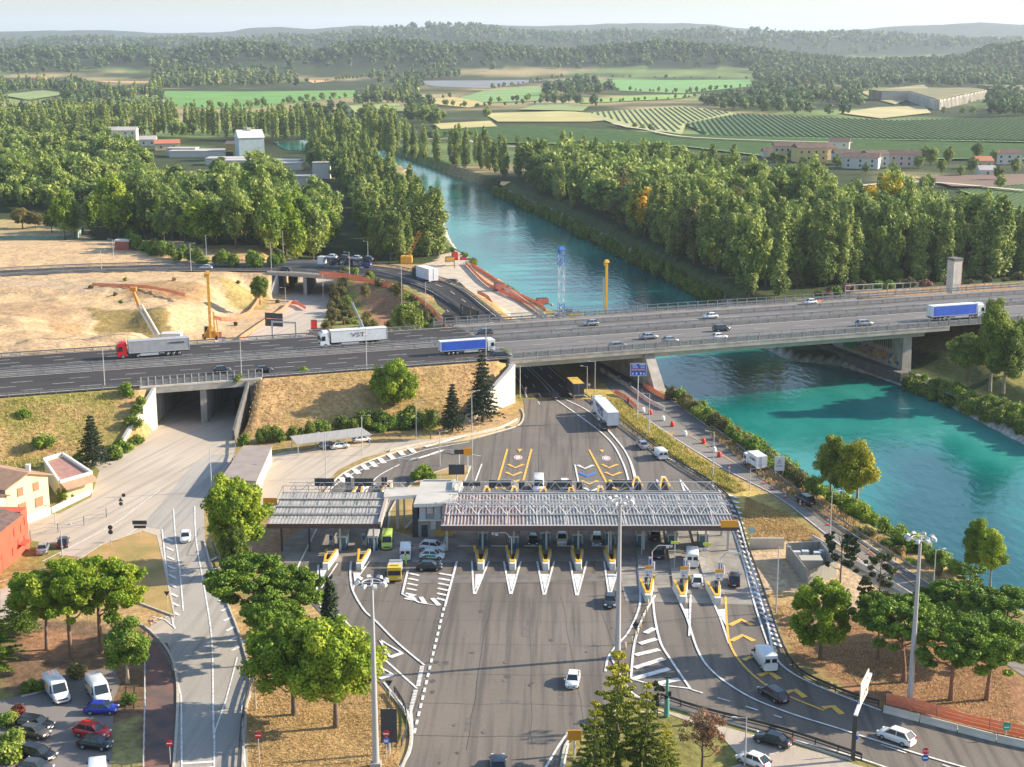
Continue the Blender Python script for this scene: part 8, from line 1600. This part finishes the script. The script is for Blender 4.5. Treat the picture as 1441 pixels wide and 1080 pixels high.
# fort walls
M_FORT=mat('fort_stone',(.48,.42,.34),.95,c2=(.33,.30,.25),sc=.05)
def fort(pts,h,label,px=None):
    q=[P(a,b,.3) for a,b in pts]; r=empty('fort_wall',q[0],0,label,'fort'); inv=Matrix.Translation(-q[0]); b=MB()
    for a,c in zip(q[:-1],q[1:]): b.bar(a+U*h/2,c+U*h/2,6,h); nn=max(1,int((c-a).length/9)); [b.box(tuple(a.lerp(c,(k+.5)/nn)+Vector((0,-1.2,h*(.40+.07*(k%3))))),(5,4,h*(.8+.14*(k%3)))) for k in range(nn)]
    kid(b,'rampart',M_FORT,r,inv); b=MB(); cx=sum(p.x for p in q)/len(q); cy=sum(p.y for p in q)/len(q)+20; b.prism([(p.x,p.y+1) for p in q]+[(q[-1].x,q[-1].y+70),(q[0].x,q[0].y+70)],0,h+1.5); kid(b,'grassy_top',mat('fort_grass',(.26,.20,.09),.95,c2=(.14,.15,.05),sc=.05),r,inv)
fort([(1240,142),(1280,142),(1318,155),(1385,139)],11,'old pale stone fort rampart with pointed bastion'); fort([(1395,134),(1441,140),(1500,135)],11,'second fort rampart at the far right')
for px,py,h,l,c in ((1143,92,28,'ruined tower block on the far wooded rise',DC),(1168,98,14,'pinkish villa among the far cypress trees',DC),(1325,96,20,'pale manor on the far slope at right',DW),(380,80,40,'slender far bell tower on the left plain',DW),(394,83,40,'second far church tower at left',DW),(1108,90,26,'stump of an old tower in the far trees',DT)): dist_box(px,py,(8 if 'tower' in l else 30),10,h,c,DT,l,'far_building',cat='building',ridge=3)
# concrete tower on right bank
p=P(1341,412,8); h=hz(1341,366,p.y)-8; r=empty('concrete_tower',p,0,'pale square concrete shaft standing alone behind the bridge end','tower'); b=MB(); b.box((0,0,h/2),(3.0,3.0,h),.4); b.build('shaft',M_CONCW,r); b=MB(); b.box((0,0,h+.3),(3.3,3.3,.7),.4); b.build('cap',M_CONCD,r); b=MB()
for k in range(14): b.bar((1.7,-1.2,k*h/14),(2.3,-1.2,(k+.8)*h/14),.08)
b.build('ladder',mat('ladder_red',(.45,.12,.1),.6),r)
for px,py,w,hh,l in ((1215,416,12,2.2,'pale scaffold frame behind the bridge, left'),(1270,414,10,2.0,'pale scaffold frame behind the bridge, right')):
    p=P(px,py,8.3); r=empty('scaffold',p,.3,l,'scaffold'); b=MB()
    for z_ in (.1,1.6,3.2): b.bar((-w/2,0,z_),(w/2,0,z_),.3,.14)
    for k in range(5): b.bar((-w/2+k*w/4,0,0),(-w/2+k*w/4,0,3.3),.14)
    b.build('frame',M_WSTEEL,r)
# ---------------- cranes and rigs ----------------
def lattice(b,p,q,w,n,t=.1):
    p=Vector(p);q=Vector(q); d=(q-p).normalized(); up=Vector((0,1,0)); a=d.cross(up).normalized(); c=a.cross(d)
    for k in range(n):
        A_=p.lerp(q,k/n); B_=p.lerp(q,(k+1)/n); cs=[(1,1),(1,-1),(-1,-1),(-1,1)]
        for i in range(4):
            u0=a*cs[i][0]*w/2+c*cs[i][1]*w/2; u1=a*cs[(i+1)%4][0]*w/2+c*cs[(i+1)%4][1]*w/2; b.bar(A_+u0,B_+u0,t*1.3); b.bar(A_+(u0 if k%2 else u1),B_+(u1 if k%2 else u0),t*.8)
def rig(px,py,ty,z,label,mm,w=.9,lat=False,base=True,topm=None,seg=None):
    p=P(px,py,z); h=hz(px,ty,p.y)-z; r=empty('drilling_rig',p,.3,label,'drilling rig')
    if base: b=MB(); b.box((0,1.5,1.4),(2.6,4.2,1.8)); b.build('body',mm,r); b=MB(); [b.box((s*1.5,1.0,.45),(.6,4.8,.9)) for s in (-1,1)]; b.build('tracks',M_BLACK,r); b=MB(); b.box((-.9,.6,2.8),(1.1,1.6,1.4)); b.build('cab',M_GLASS,r)
    b=MB()
    if lat: lattice(b,(0,-1,1),(0,-1,h),w,int(h/w/1.2),.09)
    else: b.bar((0,-1,.5),(0,-1,h),w*.6,w*.6); b.bar((0,-.5,.5),(0,-.6,h*.95),.18)
    b.build('mast',mm,r); b=MB(); b.box((0,-1,h+.2),(w*1.4,w*1.2,.8),0,0,.6); b.box((-w*.6,-1.1,h-.6),(.5,.5,1)); b.build('mast_head',topm or mm,r); return r,h
r,h=rig(296,478,384,3,'tall yellow drilling rig on the sandy ground beside the underpass road',M_YELD,1.1); b=MB(); b.bar((1.2,-.8,.5),(1.0,-.8,h*.42),.35); b.bar((2.2,-.6,.5),(1.6,-.6,h*.36),.25); b.bar((-2.2,-1,0),(-.2,-1,h*.22),.25); b.bar((2.6,-1,0),(.3,-1,h*.22),.25); b.build('leads',M_YELD,r)
r,h=rig(851,456,368,-4,'orange-yellow pile driving mast standing by the river behind the bridge',M_YELP,1.1); b=MB(); b.bar((-.9,-1,.5),(-.9,-1,h*.75),.25); b.build('lead',M_WSTEEL,r)
r,h=rig(788,458,350,-2,'blue and white lattice crane mast by the river behind the bridge',mat('crane_white',(.60,.64,.70),.5),1.5,True,True,mat('crane_blue',(.03,.16,.50),.5)); b=MB(); lattice(b,(0,-1,h*.78),(0,-1,h),1.55,7,.12); b.build('blue_section',MC['crane_blue'],r); b=MB(); lattice(b,(0,-1,1),(0,-1,h*.30),1.55,8,.12); b.build('blue_section',MC['crane_blue'],r)
p=P(222,484,5); r=empty('piling_rig',p,0,'leaning rig with two white tubes and orange head on the sand','drilling rig'); hh=hz(190,407,p.y)-5; X_=lambda px:P(px,484,5).x-p.x; b=MB()
for dx in (0,1.1): b.tube((dx,0,1),(X_(196)+dx,0,hh*.72),.32,.30,8)
b.build('white_tubes',M_WSTEEL,r); b=MB(); b.tube((X_(196)+.5,0,hh*.7),(X_(190)+.2,0,hh),.5,.35,8); b.box((X_(192),0,hh),(1.6,1,1)); b.build('orange_head',mat('rig_orange',(.7,.25,.04),.6),r); b=MB(); b.box((3.5,1,1.6),(5,3,2.2)); b.build('body',M_WSTEEL,r)
p=P(572,372,2); hh=hz(583,327,p.y)-2; r=empty('crawler_crane',p,0,'orange lattice crane boom rising out of the trees above the slip road','crane'); b=MB(); lattice(b,(0,0,2),(5,0,hh),1.2,9,.12); b.build('boom',mat('crane_orange',(.62,.25,.04),.6),r); b=MB(); b.box((0,1,1.6),(4,4,2.4)); b.build('body',M_YELD,r)
p=P(522,490,4); hh=hz(497,426,p.y)-4; r=empty('mobile_crane',p,0,'white telescopic crane boom behind the VST trailer','crane'); b=MB(); b.bar((0,0,1),(P(497,490,4).x-p.x,0,hh),.45); b.bar((-1,0,1.4),(P(508,490,4).x-p.x,0,hh*.55),.7); b.build('boom',PT['lightgrey'],r); b=MB(); b.box((0,0,1),(7,2.6,1.5)); b.build('body',M_STEEL,r)
p=P(487,478,4); r=empty('steel_stack',p,.1,'rusty steel frames stacked behind the VST trailer','steel stack'); b=MB()
for k in range(5): b.box((-2+k*.4,k*1.2,1.6+.3*(k%2)),(16,.5,.5)); b.box((-6+k*3,2,.8),(.4,6,1.6))
b.build('frames',mat('rusty_steel',(.30,.24,.19),.8,c2=(.18,.12,.09),sc=1),r)
for px,py,z_,w,d,h_,m,l,c in ((808,452,-2,3.6,2.6,2.4,M_YELP,'yellow generator box beside the blue lattice mast','generator'),(640,366,2,2.0,2,2.8,M_RED,'red site toilet cabin in the gravel yard','cabin'),(633,368,2,3,2,1.6,M_YELD,'small yellow machine left of the red cabin','machine'),(652,366,2,2.4,1.2,1.0,M_RED,'low red crate right of the red cabin','crate'),(442,463,2,1.6,1.4,2.4,M_RED,'red water barrier at the closed lane','cabin'),(703,408,.4,3.4,2.6,2.2,mat('faded_red',(.45,.16,.12),.7),'faded red container on the netted river edge','container'),(763,428,-.5,3.6,2.4,1.8,mat('excavator_red',(.42,.12,.08),.7),'small red excavator body by the water','excavator'),(596,386,3,3,2,2.0,M_WSTEEL,'white box behind the slip road guardrail','cabin'),(313,483,3,2,1.6,1.4,mat('lilac_tank',(.50,.42,.55),.6),'pale lilac tank beside the yellow rig','tank'),(307,476,3,1.8,1.6,1.4,mat('tank_orange',(.65,.14,.05),.6),'orange tank beside the yellow rig','tank')):
    p=P(px,py,z_); r=empty(c.replace(' ','_'),p,.3,l,c); b=MB(); b.box((0,0,h_*.55),(w,d,h_*.9),0,0,.97); b.build('body',m,r); b=MB(); b.box((0,0,h_+.04),(w*.9,d*.9,.1)); b.box((0,0,.12),(w*1.08,d*1.08,.2)); b.build('trim',M_STEELD,r)
# river rocks
rk=random.Random(8); RM=[]
for k in range(3):
    bm=bmesh.new(); bmesh.ops.create_icosphere(bm,subdivisions=1,radius=1); 
    for v in bm.verts: v.co*=rk.uniform(.7,1.2); v.co.z*=.6
    me=bpy.data.meshes.new('rock'); bm.to_mesh(me); bm.free(); me.materials.append(mat('riprap_stone',(.40,.37,.32),.9,c2=(.26,.24,.21),sc=.5)); RM.append(me)
pos=[]
for a,c,n,sp,dz in ((P(1078,492,-5),P(1190,516,-5),85,3.5,1),(P(780,437,-5),P(850,462,-5),45,3,.8),(P(850,338,-5),P(1010,424,-5),60,1.2,.4),(P(700,268,-5),P(850,338,-5),50,1.2,.4)):
    for k in range(n): t=rk.random(); q=a.lerp(c,t); off_=rk.uniform(-.3,1)*sp; pos.append((q.x+rk.uniform(-1,1),q.y+off_*1.2,-5+max(0,off_)*.5*dz,rk.uniform(.5,1.2)))
for x,y,z_,s in pos: o=bpy.data.objects.new('rock',rk.choice(RM)); COL.objects.link(o); o.location=(x,y,z_); o.scale=(s,s,s); o.rotation_euler=(0,0,rk.uniform(0,6)); tag(o,'grey boulder of the rubble river bank','rock','boulders along the river banks')
# verge grass
def grass(px,n,label,m,h=.5,zf=None):
    poly_=[(p.x,p.y) for p in PL(px)]; xs=[p[0] for p in poly_]; ys=[p[1] for p in poly_]; V=[];T_=[]; rs=np.random.RandomState(5)
    k=0
    X=rs.uniform(min(xs),max(xs),n*4); Y=rs.uniform(min(ys),max(ys),n*4); ok=inpoly(X,Y,poly_); X=X[ok][:n]; Y=Y[ok][:n]; H=height(X,Y); n=len(X); sv=(X-MO.x)*ME.x+(Y-MO.y)*ME.y; uu=(X-MO.x)*MU.x+(Y-MO.y)*MU.y; kk=(uu<-.8)|(uu>60)|(sv>5); kk&=~((X>CX0-4)&(X<CX1+1)&(Y>280)); X=X[kk];Y=Y[kk];H=H[kk]; n=len(X); a=rs.rand(n)*3.14; w=rs.uniform(.04,.11,n)*(1+h); hh=h*rs.uniform(.4,1.3,n)*(.4+fbm(X,Y,3,2)*1.2); dx=np.cos(a)*w; dy=np.sin(a)*w; lx=rs.normal(0,.15,n); ly=rs.normal(0,.15,n)
    q=np.stack([np.stack([X-dx,Y-dy,H-.05],1),np.stack([X+dx,Y+dy,H-.05],1),np.stack([X+dx*.4+lx,Y+dy*.4+ly,H+hh],1),np.stack([X-dx*.6+lx,Y-dy*.6+ly,H+hh*.9],1)],1).reshape(-1,3)
    me=mesh_np('grass',q,np.clip(fbm(X,Y,4,6)*1.2-.1+rs.rand(n)*.3,0,1),m); o=bpy.data.objects.new('grass',me); COL.objects.link(o); tag(o,label,'grass',kind='stuff')
GM1=leafmat('grass_blades',(.20,.22,.04),(.42,.37,.09),(.60,.47,.18),.3,0); GM2=leafmat('grass_dry',(.40,.28,.11),(.50,.34,.145),(.58,.41,.19),.3,0)
grass([(848,562),(870,562),(905,590),(960,630),(1020,668),(1050,690),(1035,695),(1000,680),(950,645),(890,600)],15000,'tall yellow-green grass on the verge between plaza and riverside road',GM1,.6)
grass([(1050,700),(1100,720),(1160,760),(1240,800),(1150,762),(1060,762),(1045,730)],9000,'dry grass on the ground right of the canopy',GM2,.2)
grass([(350,880),(560,985),(560,1110),(355,1110),(350,1000)],22000,'short dry golden grass on the verge under the twin leafy trees',GM2,.11)
grass([(1085,850),(1230,870),(1400,900),(1441,1040),(1250,985),(1120,925)],18000,'thin brown grass under the umbrella pines',GM2,.11)
grass([(340,545),(720,515),(650,600),(345,620)],16000,'dry straw grass on the motorway embankment right of the underpass',GM2,.28); grass([(-20,565),(195,555),(160,620),(60,690),(-20,640)],14000,'rough grass and weeds on the left motorway embankment',GM1,.3)
grass([(1020,600),(1100,665),(1240,760),(1350,830),(1330,815),(1200,750),(1080,680),(990,605)],9000,'dry grass strip along the riverside guardrail',GM2,.6)
# ---------------- haze ----------------
b=MB(); b.box((0,16300,200),(34000,33500,430)); hzm=bpy.data.materials.new('haze_air'); hzm.use_nodes=True; n=hzm.node_tree; n.nodes.remove(n.nodes['Principled BSDF']); pv=n.nodes.new('ShaderNodeVolumePrincipled'); pv.inputs['Color'].default_value=(.78,.88,1,1); pv.inputs['Density'].default_value=.00006; pv.inputs['Anisotropy'].default_value=.2; n.links.new(pv.outputs[0],n.nodes['Material Output'].inputs['Volume'])
o=b.build('haze',hzm); tag(o,kind='stuff',label='pale blue summer haze over the whole plain')
